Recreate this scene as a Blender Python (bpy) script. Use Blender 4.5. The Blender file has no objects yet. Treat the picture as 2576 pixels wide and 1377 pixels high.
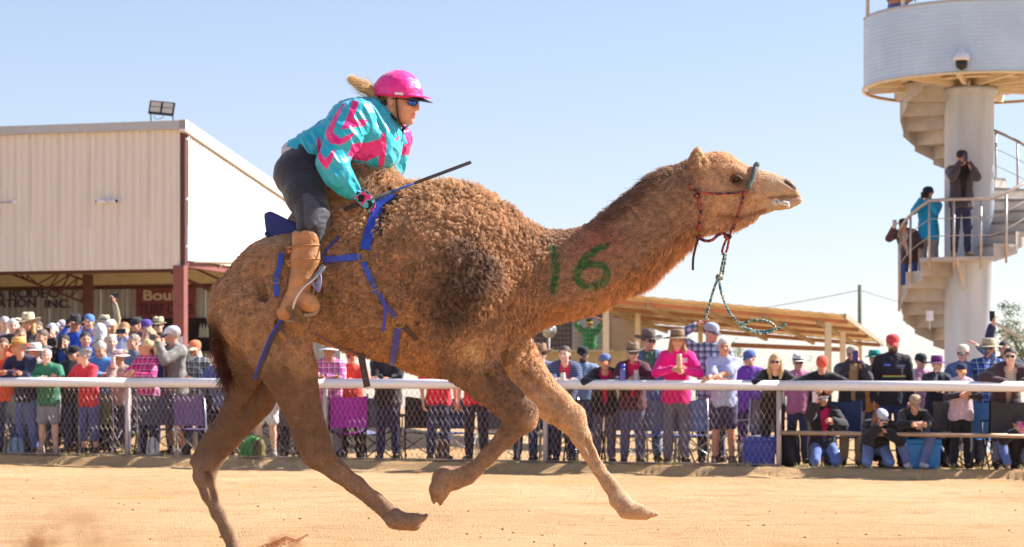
import bpy, bmesh, math, random
import numpy as np
from mathutils import Vector, Matrix, Euler
random.seed(7); RNG = np.random.default_rng(7)
scene = bpy.context.scene
COL = scene.collection
# ------------------------------------------------------------------ camera, sky, sun, exposure
F = 5800.0            # focal length in pixels of a 2576 px wide picture
CAMH = 0.78           # camera height above the track
HOR = 1024.0          # horizon row in that picture
CXP = 1288.0
YC = 12.08            # distance of the running camel
def P(px, py, Y):
    return Vector(((px - CXP) * Y / F, Y, CAMH + (HOR - py) * Y / F))
cam = bpy.data.cameras.new('camera'); camo = bpy.data.objects.new('camera', cam); COL.objects.link(camo)
camo.location = (0, 0, CAMH); camo.rotation_euler = (math.pi / 2, 0, 0)
cam.sensor_width = 36.0; cam.lens = F / 2576 * 36.0
cam.shift_y = (HOR - 688.5) / 2576.0
cam.clip_start = 0.1; cam.clip_end = 6000
cam.dof.use_dof = True; cam.dof.focus_distance = YC - 0.1; cam.dof.aperture_fstop = 6.3
scene.camera = camo
SUN_EL = math.radians(39)
sx, sy = 0.955, 0.296
sdir = Vector((sx * math.cos(SUN_EL), sy * math.cos(SUN_EL), math.sin(SUN_EL))).normalized()
w = bpy.data.worlds.new('World'); scene.world = w; w.use_nodes = True
nt = w.node_tree; bg = nt.nodes['Background']
sky = nt.nodes.new('ShaderNodeTexSky'); sky.sky_type = 'NISHITA'; sky.sun_disc = False
sky.sun_elevation = SUN_EL; sky.sun_rotation = math.atan2(sx, sy)
sky.air_density = 1.0; sky.dust_density = 0.15; sky.ozone_density = 2.2
gam = nt.nodes.new('ShaderNodeGamma'); gam.inputs[1].default_value = 0.72
tnt = nt.nodes.new('ShaderNodeMix'); tnt.data_type = 'RGBA'; tnt.blend_type = 'MULTIPLY'; tnt.inputs[0].default_value = 1.0; tnt.inputs[7].default_value = (1.0, 0.945, 1.03, 1)
nt.links.new(sky.outputs[0], gam.inputs[0]); nt.links.new(gam.outputs[0], tnt.inputs[6]); nt.links.new(tnt.outputs[2], bg.inputs[0]); bg.inputs[1].default_value = 0.126
sun = bpy.data.lights.new('sun', 'SUN'); suno = bpy.data.objects.new('sun', sun); COL.objects.link(suno)
sun.energy = 5.0; sun.angle = math.radians(0.5); sun.color = (1.0, 0.965, 0.91)
suno.rotation_euler = sdir.to_track_quat('Z', 'Y').to_euler(); suno.location = (0, 0, 30)
scene.view_settings.view_transform = 'Standard'; scene.view_settings.look = 'None'
scene.view_settings.gamma = 1.0; scene.view_settings.use_curve_mapping = False
scene.view_settings.exposure = 1.08
scene.render.engine = 'CYCLES'
scene.cycles.max_bounces = 5; scene.cycles.diffuse_bounces = 4; scene.cycles.glossy_bounces = 2
scene.cycles.transparent_max_bounces = 6; scene.cycles.transmission_bounces = 3
scene.cycles.use_adaptive_sampling = True; scene.cycles.adaptive_threshold = 0.02
scene.cycles.use_denoising = True
scene.cycles_curves.shape = 'RIBBONS'

# ------------------------------------------------------------------ numpy helpers
def S(r, g, b):
    def f(c):
        c /= 255.0
        return c / 12.92 if c <= 0.04045 else ((c + 0.055) / 1.055) ** 2.4
    return (f(r), f(g), f(b))
_L = np.random.default_rng(3).random((32, 32, 32)).astype(np.float32)
def vnoise(p):
    p = np.asarray(p, np.float32)
    i = np.floor(p).astype(np.int32); f = p - i; f = f * f * (3 - 2 * f)
    i0 = i & 31; i1 = (i + 1) & 31
    x0, y0, z0 = i0[..., 0], i0[..., 1], i0[..., 2]; x1, y1, z1 = i1[..., 0], i1[..., 1], i1[..., 2]
    fx, fy, fz = f[..., 0], f[..., 1], f[..., 2]
    def l(a, b, t): return a + (b - a) * t
    return l(l(l(_L[x0, y0, z0], _L[x1, y0, z0], fx), l(_L[x0, y1, z0], _L[x1, y1, z0], fx), fy),
             l(l(_L[x0, y0, z1], _L[x1, y0, z1], fx), l(_L[x0, y1, z1], _L[x1, y1, z1], fx), fy), fz)
def fbm(p, o=3):
    s = 0; a = 0.5; t = 0
    for k in range(o):
        s = s + a * vnoise(np.asarray(p) * 2 ** k + 17.3 * k); t += a; a *= 0.5
    return s / t
def smooth(a, b, x):
    t = np.clip((np.asarray(x, float) - a) / (b - a), 0, 1); return t * t * (3 - 2 * t)

class Vol:
    """signed distance volume: blended primitives, meshed by surface nets"""
    def __init__(s, lo, hi, h):
        s.lo = np.array(lo, np.float32); s.h = h
        n = np.ceil((np.array(hi) - s.lo) / h).astype(int) + 1
        s.n = n; s.d = np.full(n, 1.0, np.float32)
        s.ax = [s.lo[i] + h * np.arange(n[i], dtype=np.float32) for i in range(3)]
    def _sl(s, lo, hi):
        out = []
        for i in range(3):
            a = max(0, int(math.floor((lo[i] - s.lo[i]) / s.h))); b = min(s.n[i], int(math.ceil((hi[i] - s.lo[i]) / s.h)) + 1)
            if b <= a: return None
            out.append(slice(a, b))
        return tuple(out)
    def _pts(s, sl):
        return (s.ax[0][sl[0]][:, None, None], s.ax[1][sl[1]][None, :, None], s.ax[2][sl[2]][None, None, :])
    def _mix(s, sl, d2, k, sub):
        d1 = s.d[sl]
        if sub:
            hh = np.maximum(k - np.abs(d1 + d2), 0) / max(k, 1e-6); s.d[sl] = np.maximum(d1, -d2) + hh * hh * k / 4
        else:
            hh = np.maximum(k - np.abs(d1 - d2), 0) / max(k, 1e-6); s.d[sl] = np.minimum(d1, d2) - hh * hh * k / 4
    def cone(s, a, b, ra, rb, k=0.02, sq=(1, 1, 1), sub=False):
        a = np.array(a, np.float32); b = np.array(b, np.float32); m = max(ra, rb) * max(1, max(sq)) + k + 3 * s.h
        sl = s._sl(np.minimum(a, b) - m, np.maximum(a, b) + m)
        if sl is None: return
        X, Y, Z = s._pts(sl); ba = (b - a); L = float((ba / np.array(sq)) @ (ba / np.array(sq))) + 1e-9
        q = np.array(sq, np.float32)
        px, py, pz = (X - a[0]) / q[0], (Y - a[1]) / q[1], (Z - a[2]) / q[2]; bb = ba / q
        t = np.clip((px * bb[0] + py * bb[1] + pz * bb[2]) / L, 0, 1)
        d = np.sqrt((px - t * bb[0]) ** 2 + (py - t * bb[1]) ** 2 + (pz - t * bb[2]) ** 2) - (ra + (rb - ra) * t)
        s._mix(sl, d * min(1.0, min(sq)), k, sub)
    def ell(s, c, r, k=0.02, R=None, sub=False):
        c = np.array(c, np.float32); r = np.array(r, np.float32); m = float(r.max()) + k + 3 * s.h
        sl = s._sl(c - m, c + m)
        if sl is None: return
        X, Y, Z = s._pts(sl); x, y, z = X - c[0], Y - c[1], Z - c[2]
        if R is not None:
            R = np.array(R, np.float32)
            x, y, z = (R[0, 0] * x + R[1, 0] * y + R[2, 0] * z, R[0, 1] * x + R[1, 1] * y + R[2, 1] * z, R[0, 2] * x + R[1, 2] * y + R[2, 2] * z)
        k0 = np.sqrt((x / r[0]) ** 2 + (y / r[1]) ** 2 + (z / r[2]) ** 2)
        k1 = np.sqrt((x / r[0] ** 2) ** 2 + (y / r[1] ** 2) ** 2 + (z / r[2] ** 2) ** 2) + 1e-6
        s._mix(sl, k0 * (k0 - 1) / k1, k, sub)
    def chain(s, pts, k=0.02, sq=(1, 1, 1)):
        for p, q in zip(pts[:-1], pts[1:]): s.cone(p[:3], q[:3], p[3], q[3], k, sq)
    def grid(s):
        X, Y, Z = np.meshgrid(*s.ax, indexing='ij'); return np.stack([X, Y, Z], -1)
    def mesh(s, relax=1):
        d = s.d; n = d.shape; ins = d < 0
        c = np.zeros([k - 1 for k in n], np.int8)
        for i in (0, 1):
            for j in (0, 1):
                for k in (0, 1): c += ins[i:n[0] - 1 + i, j:n[1] - 1 + j, k:n[2] - 1 + k]
        act = (c > 0) & (c < 8); idx = np.full(act.shape, -1, np.int64); ai = np.argwhere(act); idx[act] = np.arange(len(ai))
        if len(ai) == 0: return np.zeros((0, 3)), np.zeros((0, 4), int)
        acc = np.zeros((len(ai), 3)); cnt = np.zeros(len(ai))
        D = {}
        for i in (0, 1):
            for j in (0, 1):
                for k in (0, 1): D[i, j, k] = d[ai[:, 0] + i, ai[:, 1] + j, ai[:, 2] + k]
        for axis in range(3):
            for u in (0, 1):
                for v in (0, 1):
                    A = [0, 0, 0]; o = [a for a in range(3) if a != axis]; A[o[0]] = u; A[o[1]] = v; B = list(A); B[axis] = 1
                    da, db = D[tuple(A)], D[tuple(B)]; m = (da < 0) != (db < 0)
                    t = np.where(m, da / np.where(m, da - db, 1), 0)
                    p = np.tile(np.array(A, float), (len(ai), 1)); p[:, axis] += t
                    acc[m] += p[m]; cnt[m] += 1
        V = (ai + acc / cnt[:, None]) * s.h + s.lo
        Q = []
        def I(i, j, k): return idx[i, j, k]
        for axis in range(3):
            u, v = (axis + 1) % 3, (axis + 2) % 3
            sa = [slice(1, -1)] * 3; sb = [slice(1, -1)] * 3; sa[axis] = slice(0, -1); sb[axis] = slice(1, None)
            A, B = ins[tuple(sa)], ins[tuple(sb)]; ch = np.argwhere(A != B)
            if len(ch) == 0: continue
            fl = A[tuple(ch.T)]; e = ch.copy(); e[:, u] += 1; e[:, v] += 1
            def off(du, dv):
                g = e.copy(); g[:, u] += du; g[:, v] += dv; return I(*g.T)
            q = np.stack([off(-1, -1), off(0, -1), off(0, 0), off(-1, 0)], 1); q[~fl] = q[~fl][:, ::-1]; Q.append(q)
        Q = np.concatenate(Q)
        for _ in range(relax):
            a = np.zeros_like(V); w_ = np.zeros(len(V))
            for i in range(4):
                j = (i + 1) % 4
                for x, y in ((i, j), (j, i)):
                    for ax in range(3): a[:, ax] += np.bincount(Q[:, x], V[Q[:, y], ax], len(V))
                    w_ += np.bincount(Q[:, x], minlength=len(V))
            V = V * 0.5 + 0.5 * a / np.maximum(w_, 1)[:, None]
        return V, Q

def npmesh(name, V, faces_list, mats=(), midx=None, smoothed=True, col=None):
    """mesh from arrays; faces_list is a list of (n,k) index arrays"""
    me = bpy.data.meshes.new(name); V = np.asarray(V, np.float32)
    me.vertices.add(len(V)); me.vertices.foreach_set('co', V.ravel())
    fl = [np.asarray(f, np.int32) for f in faces_list if len(f)]
    if fl:
        tot = np.concatenate([np.full(len(f), f.shape[1], np.int32) for f in fl]); li = np.concatenate([f.ravel() for f in fl])
        me.loops.add(len(li)); me.loops.foreach_set('vertex_index', li)
        me.polygons.add(len(tot)); st = np.zeros(len(tot), np.int32); st[1:] = np.cumsum(tot)[:-1]
        me.polygons.foreach_set('loop_start', st)
        me.polygons.foreach_set('use_smooth', np.full(len(tot), smoothed))
        if midx is not None: me.polygons.foreach_set('material_index', np.asarray(midx, np.int32))
    for m in mats: me.materials.append(m)
    if col is not None:
        a = me.color_attributes.new('col', 'FLOAT_COLOR', 'POINT')
        c = np.ones((len(V), 4), np.float32); c[:, :3] = col; a.data.foreach_set('color', c.ravel())
    me.update(calc_edges=True); me.validate()
    return me

# ------------------------------------------------------------------ object helpers
def wl(o):
    v = Vector(o.location); p = o.parent
    while p: v = v + Vector(p.location); p = p.parent
    return v
def tag(o, label=None, cat=None, group=None, kind=None):
    if label: o['label'] = label
    if cat: o['category'] = cat
    if group: o['group'] = group
    if kind: o['kind'] = kind
    return o
def empty(name, loc, label=None, cat=None, group=None, kind=None):
    o = bpy.data.objects.new(name, None); o.location = loc; o.empty_display_size = 0.2
    COL.objects.link(o); return tag(o, label, cat, group, kind)
def link(name, me, parent=None, loc=(0, 0, 0)):
    o = bpy.data.objects.new(name, me); COL.objects.link(o); o.location = loc
    if parent: o.parent = parent
    return o

class MB:
    """collects simple shapes in world space; build() links them as one object"""
    def __init__(s): s.v = []; s.f = []; s.m = []; s.sm = []; s.mi = 0
    def add(s, vs, fs, sm=False):
        b = len(s.v); s.v += [tuple(v) for v in vs]; s.f += [tuple(b + i for i in f) for f in fs]
        s.m += [s.mi] * len(fs); s.sm += [sm] * len(fs); return s
    def box(s, c, size, R=None, ex=None, taper=1.0):
        c = Vector(c); hx, hy, hz = [q / 2 for q in size]; vs = []
        for z in (-1, 1):
            t = taper if z > 0 else 1
            for x, y in ((-1, -1), (1, -1), (1, 1), (-1, 1)):
                p = Vector((x * hx * t, y * hy * t, z * hz)); vs.append(c + (R @ p if R else p))
        return s.add(vs, [(3, 2, 1, 0), (4, 5, 6, 7), (0, 1, 5, 4), (1, 2, 6, 5), (2, 3, 7, 6), (3, 0, 4, 7)])
    def bar(s, a, b, wd, th=None, up=(0, 0, 1)):
        a, b = Vector(a), Vector(b); d = (b - a); L = d.length; d.normalize(); up = Vector(up)
        x = d.cross(up)
        if x.length < 1e-4: x = d.cross(Vector((1, 0, 0)))
        x.normalize(); y = x.cross(d)
        R = Matrix((x, d, y)).transposed(); return s.box((a + b) / 2, (wd, L, th or wd), R)
    def tube(s, pts, r, n=8, caps=True, sm=True, flat=1.0, up=None):
        pts = [Vector(p) for p in pts]; k = len(pts)
        rs = r if isinstance(r, (list, tuple)) else [r] * k
        T = [(pts[min(i + 1, k - 1)] - pts[max(i - 1, 0)]).normalized() for i in range(k)]
        u = Vector(up) if up else (Vector((0, 0, 1)) if abs(T[0].z) < 0.9 else Vector((1, 0, 0)))
        vs = []; fs = []
        for i in range(k):
            x = T[i].cross(u)
            if x.length < 1e-5: x = T[i].orthogonal()
            x.normalize(); y = x.cross(T[i]).normalized(); u = y if not up else u
            for j in range(n):
                a = 2 * math.pi * j / n; vs.append(pts[i] + (x * math.cos(a) + y * math.sin(a) * flat) * rs[i])
        for i in range(k - 1):
            for j in range(n):
                fs.append((i * n + j, i * n + (j + 1) % n, (i + 1) * n + (j + 1) % n, (i + 1) * n + j))
        if caps: fs += [tuple(range(n - 1, -1, -1)), tuple((k - 1) * n + j for j in range(n))]
        return s.add(vs, fs, sm)
    def lathe(s, prof, c=(0, 0, 0), n=16, sm=True, R=None, sc=(1, 1)):
        c = Vector(c); vs = []; fs = []
        for (r, z) in prof:
            for j in range(n):
                a = 2 * math.pi * j / n; p = Vector((r * math.cos(a) * sc[0], r * math.sin(a) * sc[1], z)); vs.append(c + (R @ p if R else p))
        for i in range(len(prof) - 1):
            for j in range(n):
                fs.append((i * n + j, i * n + (j + 1) % n, (i + 1) * n + (j + 1) % n, (i + 1) * n + j))
        return s.add(vs, fs, sm)
    def sheet(s, rows, sm=True):
        n = len(rows[0]); vs = [p for r in rows for p in r]
        fs = [(i * n + j, i * n + j + 1, (i + 1) * n + j + 1, (i + 1) * n + j) for i in range(len(rows) - 1) for j in range(n - 1)]
        return s.add(vs, fs, sm)
    def prism(s, poly, d):
        n = len(poly); d = Vector(d); vs = [Vector(p) for p in poly] + [Vector(p) + d for p in poly]
        fs = [tuple(range(n)), tuple(range(2 * n - 1, n - 1, -1))] + [(i, i + n, (i + 1) % n + n, (i + 1) % n) for i in range(n)]
        b = len(s.f); s.add(vs, fs); return s
    def mesh(s, name, mats, org=(0, 0, 0), fixn=True, bevel=0):
        o = Vector(org); me = bpy.data.meshes.new(name)
        me.from_pydata([tuple(Vector(v) - o) for v in s.v], [], s.f)
        for m in (mats if isinstance(mats, (list, tuple)) else [mats]): me.materials.append(m)
        me.polygons.foreach_set('material_index', s.m); me.polygons.foreach_set('use_smooth', s.sm)
        if fixn or bevel:
            bm = bmesh.new(); bm.from_mesh(me)
            if bevel: bmesh.ops.bevel(bm, geom=[e for e in bm.edges if len(e.link_faces) == 2 and e.calc_face_angle(0) > 0.6], offset=bevel, segments=2, affect='EDGES', profile=0.7)
            bmesh.ops.recalc_face_normals(bm, faces=bm.faces); bm.to_mesh(me); bm.free()
        me.update(); return me
    def build(s, name, mats, parent=None, label=None, cat=None, group=None, kind=None, bevel=0, org=None):
        if parent: o0 = wl(parent); me = s.mesh(name, mats, o0, bevel=bevel); o = link(name, me, parent)
        else:
            o0 = Vector(org) if org is not None else Vector(s.v[0]); me = s.mesh(name, mats, o0, bevel=bevel); o = link(name, me, None, o0)
        return tag(o, label, cat, group, kind)
def npobj(name, V, faces, mats, parent=None, **kw):
    tags = {k: kw.pop(k) for k in ('label', 'cat', 'group', 'kind') if k in kw}
    o0 = wl(parent) if parent else Vector(np.asarray(V).mean(0))
    me = npmesh(name, np.asarray(V) - np.array(o0), faces, mats, **kw)
    o = link(name, me, parent, (0, 0, 0) if parent else o0); return tag(o, **tags)

def spline(p, k):
    out = []; n = len(p)
    for i in range(n - 1):
        a, b, c, d = p[max(i - 1, 0)], p[i], p[i + 1], p[min(i + 2, n - 1)]
        for j in range(k):
            t = j / k; out.append(0.5 * ((2 * b) + (c - a) * t + (2 * a - 5 * b + 4 * c - d) * t * t + (3 * b - a - 3 * c + d) * t ** 3))
    return out + [p[-1]]
# ------------------------------------------------------------------ materials
_MC = {}
def M(name, c, rough=0.6, metal=0.0, var=0.12, scale=8.0, bump=0.0, bscale=40.0, spec=0.5, stretch=(1, 1, 1), sheen=0, coat=0, trans=0):
    key = (name, c, rough, metal)
    if key in _MC: return _MC[key]
    m = bpy.data.materials.new(name); m.use_nodes = True; n = m.node_tree.nodes; L = m.node_tree.links; b = n['Principled BSDF']
    b.inputs['Roughness'].default_value = rough; b.inputs['Metallic'].default_value = metal
    b.inputs['Specular IOR Level'].default_value = spec
    if sheen: b.inputs['Sheen Weight'].default_value = sheen
    if coat: b.inputs['Coat Weight'].default_value = coat
    if trans: b.inputs['Transmission Weight'].default_value = trans
    b.inputs['Base Color'].default_value = (*c, 1)
    tc = n.new('ShaderNodeTexCoord'); mp = n.new('ShaderNodeMapping'); mp.inputs['Scale'].default_value = stretch
    L.new(tc.outputs['Object'], mp.inputs[0])
    if var:
        nz = n.new('ShaderNodeTexNoise'); nz.inputs['Scale'].default_value = scale; nz.inputs['Detail'].default_value = 5
        L.new(mp.outputs[0], nz.inputs['Vector'])
        mx = n.new('ShaderNodeMix'); mx.data_type = 'RGBA'
        mx.inputs[6].default_value = (*[min(1, q * (1 - var)) for q in c], 1); mx.inputs[7].default_value = (*[min(1, q * (1 + var) + 0.01 * var) for q in c], 1)
        mr = n.new('ShaderNodeMapRange'); mr.inputs[1].default_value = 0.3; mr.inputs[2].default_value = 0.7
        L.new(nz.outputs[0], mr.inputs[0]); L.new(mr.outputs[0], mx.inputs[0]); L.new(mx.outputs[2], b.inputs['Base Color'])
    if bump:
        nb = n.new('ShaderNodeTexNoise'); nb.inputs['Scale'].default_value = bscale; nb.inputs['Detail'].default_value = 4
        L.new(mp.outputs[0], nb.inputs['Vector'])
        bp = n.new('ShaderNodeBump'); bp.inputs['Strength'].default_value = bump; bp.inputs['Distance'].default_value = 0.02
        L.new(nb.outputs[0], bp.inputs['Height']); L.new(bp.outputs[0], b.inputs['Normal'])
    _MC[key] = m; return m
def MATTR(name, rough=0.8, bump=0.0, bscale=60, spec=0.3, sheen=0, stretch=(1, 1, 1)):
    m = M(name, (0.5, 0.5, 0.5), rough, 0, 0, 1, bump, bscale, spec, stretch, sheen)
    n = m.node_tree.nodes; L = m.node_tree.links; a = n.new('ShaderNodeAttribute'); a.attribute_name = 'col'
    L.new(a.outputs['Color'], n['Principled BSDF'].inputs['Base Color']); return m
def plaid(name, c1, c2, c3, scale=14):
    key = ('plaid', name)
    if key in _MC: return _MC[key]
    m = bpy.data.materials.new(name); m.use_nodes = True; n = m.node_tree.nodes; L = m.node_tree.links; b = n['Principled BSDF']
    b.inputs['Roughness'].default_value = 0.85
    tc = n.new('ShaderNodeTexCoord'); sp = n.new('ShaderNodeSeparateXYZ'); L.new(tc.outputs['Object'], sp.inputs[0])
    def stripe(sock, sc, th):
        a = n.new('ShaderNodeMath'); a.operation = 'MULTIPLY'; a.inputs[1].default_value = sc; L.new(sock, a.inputs[0])
        f = n.new('ShaderNodeMath'); f.operation = 'FRACT'; L.new(a.outputs[0], f.inputs[0])
        g = n.new('ShaderNodeMath'); g.operation = 'GREATER_THAN'; g.inputs[1].default_value = th; L.new(f.outputs[0], g.inputs[0]); return g.outputs[0]
    def mix(f, a, bcol, fac=1.0):
        mx = n.new('ShaderNodeMix'); mx.data_type = 'RGBA'
        mu = n.new('ShaderNodeMath'); mu.operation = 'MULTIPLY'; mu.inputs[1].default_value = fac; L.new(f, mu.inputs[0]); L.new(mu.outputs[0], mx.inputs[0])
        if isinstance(a, tuple): mx.inputs[6].default_value = (*a, 1)
        else: L.new(a, mx.inputs[6])
        mx.inputs[7].default_value = (*bcol, 1); return mx.outputs[2]
    o = mix(stripe(sp.outputs[0], scale, 0.55), c1, c2, 0.6); o = mix(stripe(sp.outputs[2], scale, 0.55), o, c2, 0.6)
    o = mix(stripe(sp.outputs[0], scale, 0.88), o, c3, 0.8); o = mix(stripe(sp.outputs[2], scale, 0.88), o, c3, 0.8)
    L.new(o, b.inputs['Base Color']); _MC[key] = m; return m
# ------------------------------------------------------------------ ground
def fenceY(x): return 34.2 - 0.265 * (x + 7.59)
def crowdz(x): return 0.067 - 0.0091 * (np.clip(x, -14, 14) + 7.59)
def gz(x, y):
    """height of the ground: graded track, lip at the fence, raised bank behind on the left"""
    x = np.asarray(x, float); y = np.asarray(y, float)
    fy = fenceY(x); zc = crowdz(x); pts = np.stack([x * .9, y * .9, x * 0], -1); nz = vnoise(pts * 1.1)
    s = fy - y + (nz - .5) * .28 + (vnoise(pts * 3.1 + 4) - .5) * .20
    tr = (zc - .14) * smooth(12.5, 30, y)
    z = tr + (zc - tr) * smooth(.40, .27, s) * (.8 + .2 * smooth(1.1, .4, s))
    z = z + .05 * np.exp(-((s - .62) / .26) ** 2) * (vnoise(pts * 2.3 + 9) - .1) * 1.3
    bank = .5 * smooth(1.0, 5.5, y - fy) * smooth(1.5, -4.0, x) + .08 * smooth(1, 6, y - fy)
    return z + bank
def gzf(x, y): return float(gz(np.array([x]), np.array([y]))[0])
def ground_material():
    m = bpy.data.materials.new('red_dirt'); m.use_nodes = True; n = m.node_tree.nodes; L = m.node_tree.links; b = n['Principled BSDF']
    b.inputs['Roughness'].default_value = .95; b.inputs['Specular IOR Level'].default_value = .1
    tc = n.new('ShaderNodeTexCoord')
    def noise(scale, st, det=6, ro=.6):
        mp = n.new('ShaderNodeMapping'); mp.inputs['Scale'].default_value = st; L.new(tc.outputs['Object'], mp.inputs[0])
        z = n.new('ShaderNodeTexNoise'); z.inputs['Scale'].default_value = scale; z.inputs['Detail'].default_value = det; z.inputs['Roughness'].default_value = ro; L.new(mp.outputs[0], z.inputs['Vector']); return z.outputs[0]
    def mixc(f, a, c, lo=.4, hi=.62, amt=1.0):
        mr = n.new('ShaderNodeMapRange'); mr.inputs[1].default_value = lo; mr.inputs[2].default_value = hi; mr.inputs[4].default_value = amt; L.new(f, mr.inputs[0])
        mx = n.new('ShaderNodeMix'); mx.data_type = 'RGBA'; L.new(mr.outputs[0], mx.inputs[0])
        if isinstance(a, tuple): mx.inputs[6].default_value = (*a, 1)
        else: L.new(a, mx.inputs[6])
        mx.inputs[7].default_value = (*c, 1); return mx.outputs[2]
    c = mixc(noise(.35, (1, .35, 1)), S(209, 168, 121), S(220, 184, 139))
    c = mixc(noise(1.6, (.25, 1.2, 1)), c, S(196, 148, 98), .5, .72, .7)
    c = mixc(noise(9, (.3, .8, 1), 8), c, S(192, 142, 94), .52, .72, .7)
    c = mixc(noise(3.0, (.10, 1.6, 1), 7), c, S(184, 132, 86), .58, .74, .6)
    c = mixc(noise(40, (1, 1, 1), 4), c, S(218, 182, 142), .55, .75, .6)
    L.new(c, b.inputs['Base Color'])
    bp = n.new('ShaderNodeBump'); bp.inputs['Strength'].default_value = .8; bp.inputs['Distance'].default_value = .05
    ad = n.new('ShaderNodeMath'); ad.operation = 'ADD'; L.new(noise(14, (.45, 1, 1), 8), ad.inputs[0]); L.new(noise(70, (1, 1, 1), 5), ad.inputs[1])
    L.new(ad.outputs[0], bp.inputs['Height']); L.new(bp.outputs[0], b.inputs['Normal']); return m
DIRT = ground_material()
gx = np.arange(-15, 15.01, .085); gy = np.concatenate([np.arange(9, 27, .075), np.arange(27, 37.5, .05), np.arange(37.5, 62, .5)])
GX, GY = np.meshgrid(gx, gy, indexing='ij'); GZ = gz(GX, GY)
pp = np.stack([GX, GY, GX * 0], -1)
rough = (fbm(pp * np.array([1.2, 3.2, 1]), 4) - .5) * .05 + (fbm(pp * 9, 2) - .5) * .022
foot = np.zeros_like(GX)
for k in range(420):
    fx, fyy = RNG.uniform(-6, 6), RNG.uniform(12, 31); r = RNG.uniform(.05, .1)
    i0, i1 = np.searchsorted(gx, [fx - .4, fx + .4]); j0, j1 = np.searchsorted(gy, [fyy - .4, fyy + .4])
    dd = np.hypot(GX[i0:i1, j0:j1] - fx, GY[i0:i1, j0:j1] - fyy); foot[i0:i1, j0:j1] += -.02 * np.exp(-(dd / r) ** 2) + .009 * np.exp(-((dd - r * 1.6) / (r * .5)) ** 2)
for k, yy in enumerate((28.4, 26.2, 23.0, 19.5)):      # wheel and drag lines along the track
    foot += -.012 * np.exp(-((GY - yy - .12 * np.sin(GX * .6 + k) + .06 * GX) / .12) ** 2) * (vnoise(pp * 1.3 + k * 7) > .42)
GZ = GZ + rough * np.where(GY < 38, 1, .4) + foot
nx, ny = len(gx), len(gy); ii = np.arange(nx * ny).reshape(nx, ny)
gq = np.stack([ii[:-1, :-1].ravel(), ii[1:, :-1].ravel(), ii[1:, 1:].ravel(), ii[:-1, 1:].ravel()], 1)
npobj('dirt_track', np.stack([GX, GY, GZ], -1).reshape(-1, 3), [gq], [DIRT], kind='structure')
me = MB(); R_ = 4000; me.sheet([[(-R_, -200, -.3), (R_, -200, -.3)], [(-R_, 5000, -.3), (R_, 5000, -.3)]], False)
me.build('ground', M('dry_plain', S(188, 148, 104), .95, var=.2, scale=.05), kind='structure')
# clods and stones on the track
cl = MB()
for k in range(240):
    y = 11.5 + 22 * RNG.random() ** 1.3; x = RNG.uniform(-.26, .26) * y; r = RNG.uniform(.004, .012) * (1 + (RNG.random() > .95) * .8); z = gzf(x, y) + r * .3
    if y > fenceY(x) - .1: continue
    a = RNG.uniform(0, 6); vs = [(x + r * 1.3 * math.cos(a + q * 1.57) * RNG.uniform(.7, 1.2), y + r * math.sin(a + q * 1.57), z + r * RNG.uniform(-.3, .3)) for q in range(4)]
    cl.add(vs + [(x, y, z + r * .8), (x, y, z - r)], [(0, 1, 4), (1, 2, 4), (2, 3, 4), (3, 0, 4), (1, 0, 5), (2, 1, 5), (3, 2, 5), (0, 3, 5)])
cl.build('dirt_clods', M('clod', S(190, 140, 98), .95, var=.25, scale=3), kind='stuff')
# dry tufts of grass along the lip
gr = MB()
for k in range(260):
    x = RNG.uniform(-9, 8); y = fenceY(x) - RNG.normal(.2, .25) if k % 3 else fenceY(x) + RNG.uniform(.2, 3); z = gzf(x, y)
    for q in range(9):
        a = RNG.uniform(0, 6.28); h = RNG.uniform(.03, .11); d = Vector((math.cos(a), math.sin(a), 0)); b0 = Vector((x, y, z)) + d * RNG.uniform(0, .05); s_ = d.cross(Vector((0, 0, 1))) * .004
        gr.add([b0 - s_, b0 + s_, b0 + d * h * .5 + Vector((0, 0, h))], [(0, 1, 2)])
gr.build('dry_grass', M('straw', S(196, 186, 120), .9, var=.25, scale=3), kind='stuff')
# ------------------------------------------------------------------ the big shed on the left
O_ = Vector((-7.62, 53.7, 0)); E1 = Vector((-.967, .254, 0)); E2 = Vector((.254, .967, 0))
def Bd(a, b, z): return O_ + E1 * a + E2 * b + Vector((0, 0, z))
CLAD = M('cream_cladding', S(222, 215, 206), .55, var=.09, scale=.7, spec=.35, stretch=(5, 5, .35))
CLADS = M('white_cladding', S(226, 220, 210), .5, var=.04, scale=.6)
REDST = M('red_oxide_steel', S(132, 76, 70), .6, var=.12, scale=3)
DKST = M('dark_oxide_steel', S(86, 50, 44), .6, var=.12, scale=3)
GREYST = M('grey_steel', S(176, 178, 182), .5, var=.06, scale=2)
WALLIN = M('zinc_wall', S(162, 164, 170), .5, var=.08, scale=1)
shed = empty('shed', Bd(0, 0, 0), 'large cream corrugated metal shed with an open front behind the crowd', 'shed')
def rib_sheet(wd, n, th=.022, rb=.5):
    """profile offsets across one cladding sheet: (u, depth)"""
    pr = []; p = wd / n
    for k in range(n):
        u = k * p; pr += [(u, 0), (u + p * rb * .5, 0), (u + p * (rb * .5 + .12), th), (u + p * (1 - .12), th)]
    return pr + [(wd - .004, 0)]
def clad(org, du, wd, z0, z1, dn, count, mat, parent, nm='wall_sheet', n=4, z1f=None, th=.022):
    org = Vector(org); du = Vector(du); dn = Vector(dn); pr = rib_sheet(wd, n, th); me = None; po = wl(parent)
    for k in range(count):
        zt = z1 if z1f is None else None
        if me is None or z1f is not None:
            m = MB(); m.sheet([[du * u + dn * d + Vector((0, 0, z0)) for u, d in pr], [du * u + dn * d + Vector((0, 0, zt if zt else z1f(k * wd + u))) for u, d in pr]], False)
            me = m.mesh(nm, mat, fixn=False)
        o = link(nm, me, parent); o.location = org + du * (k * wd) + dn * (.0035 * (k % 2)) - po
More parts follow.
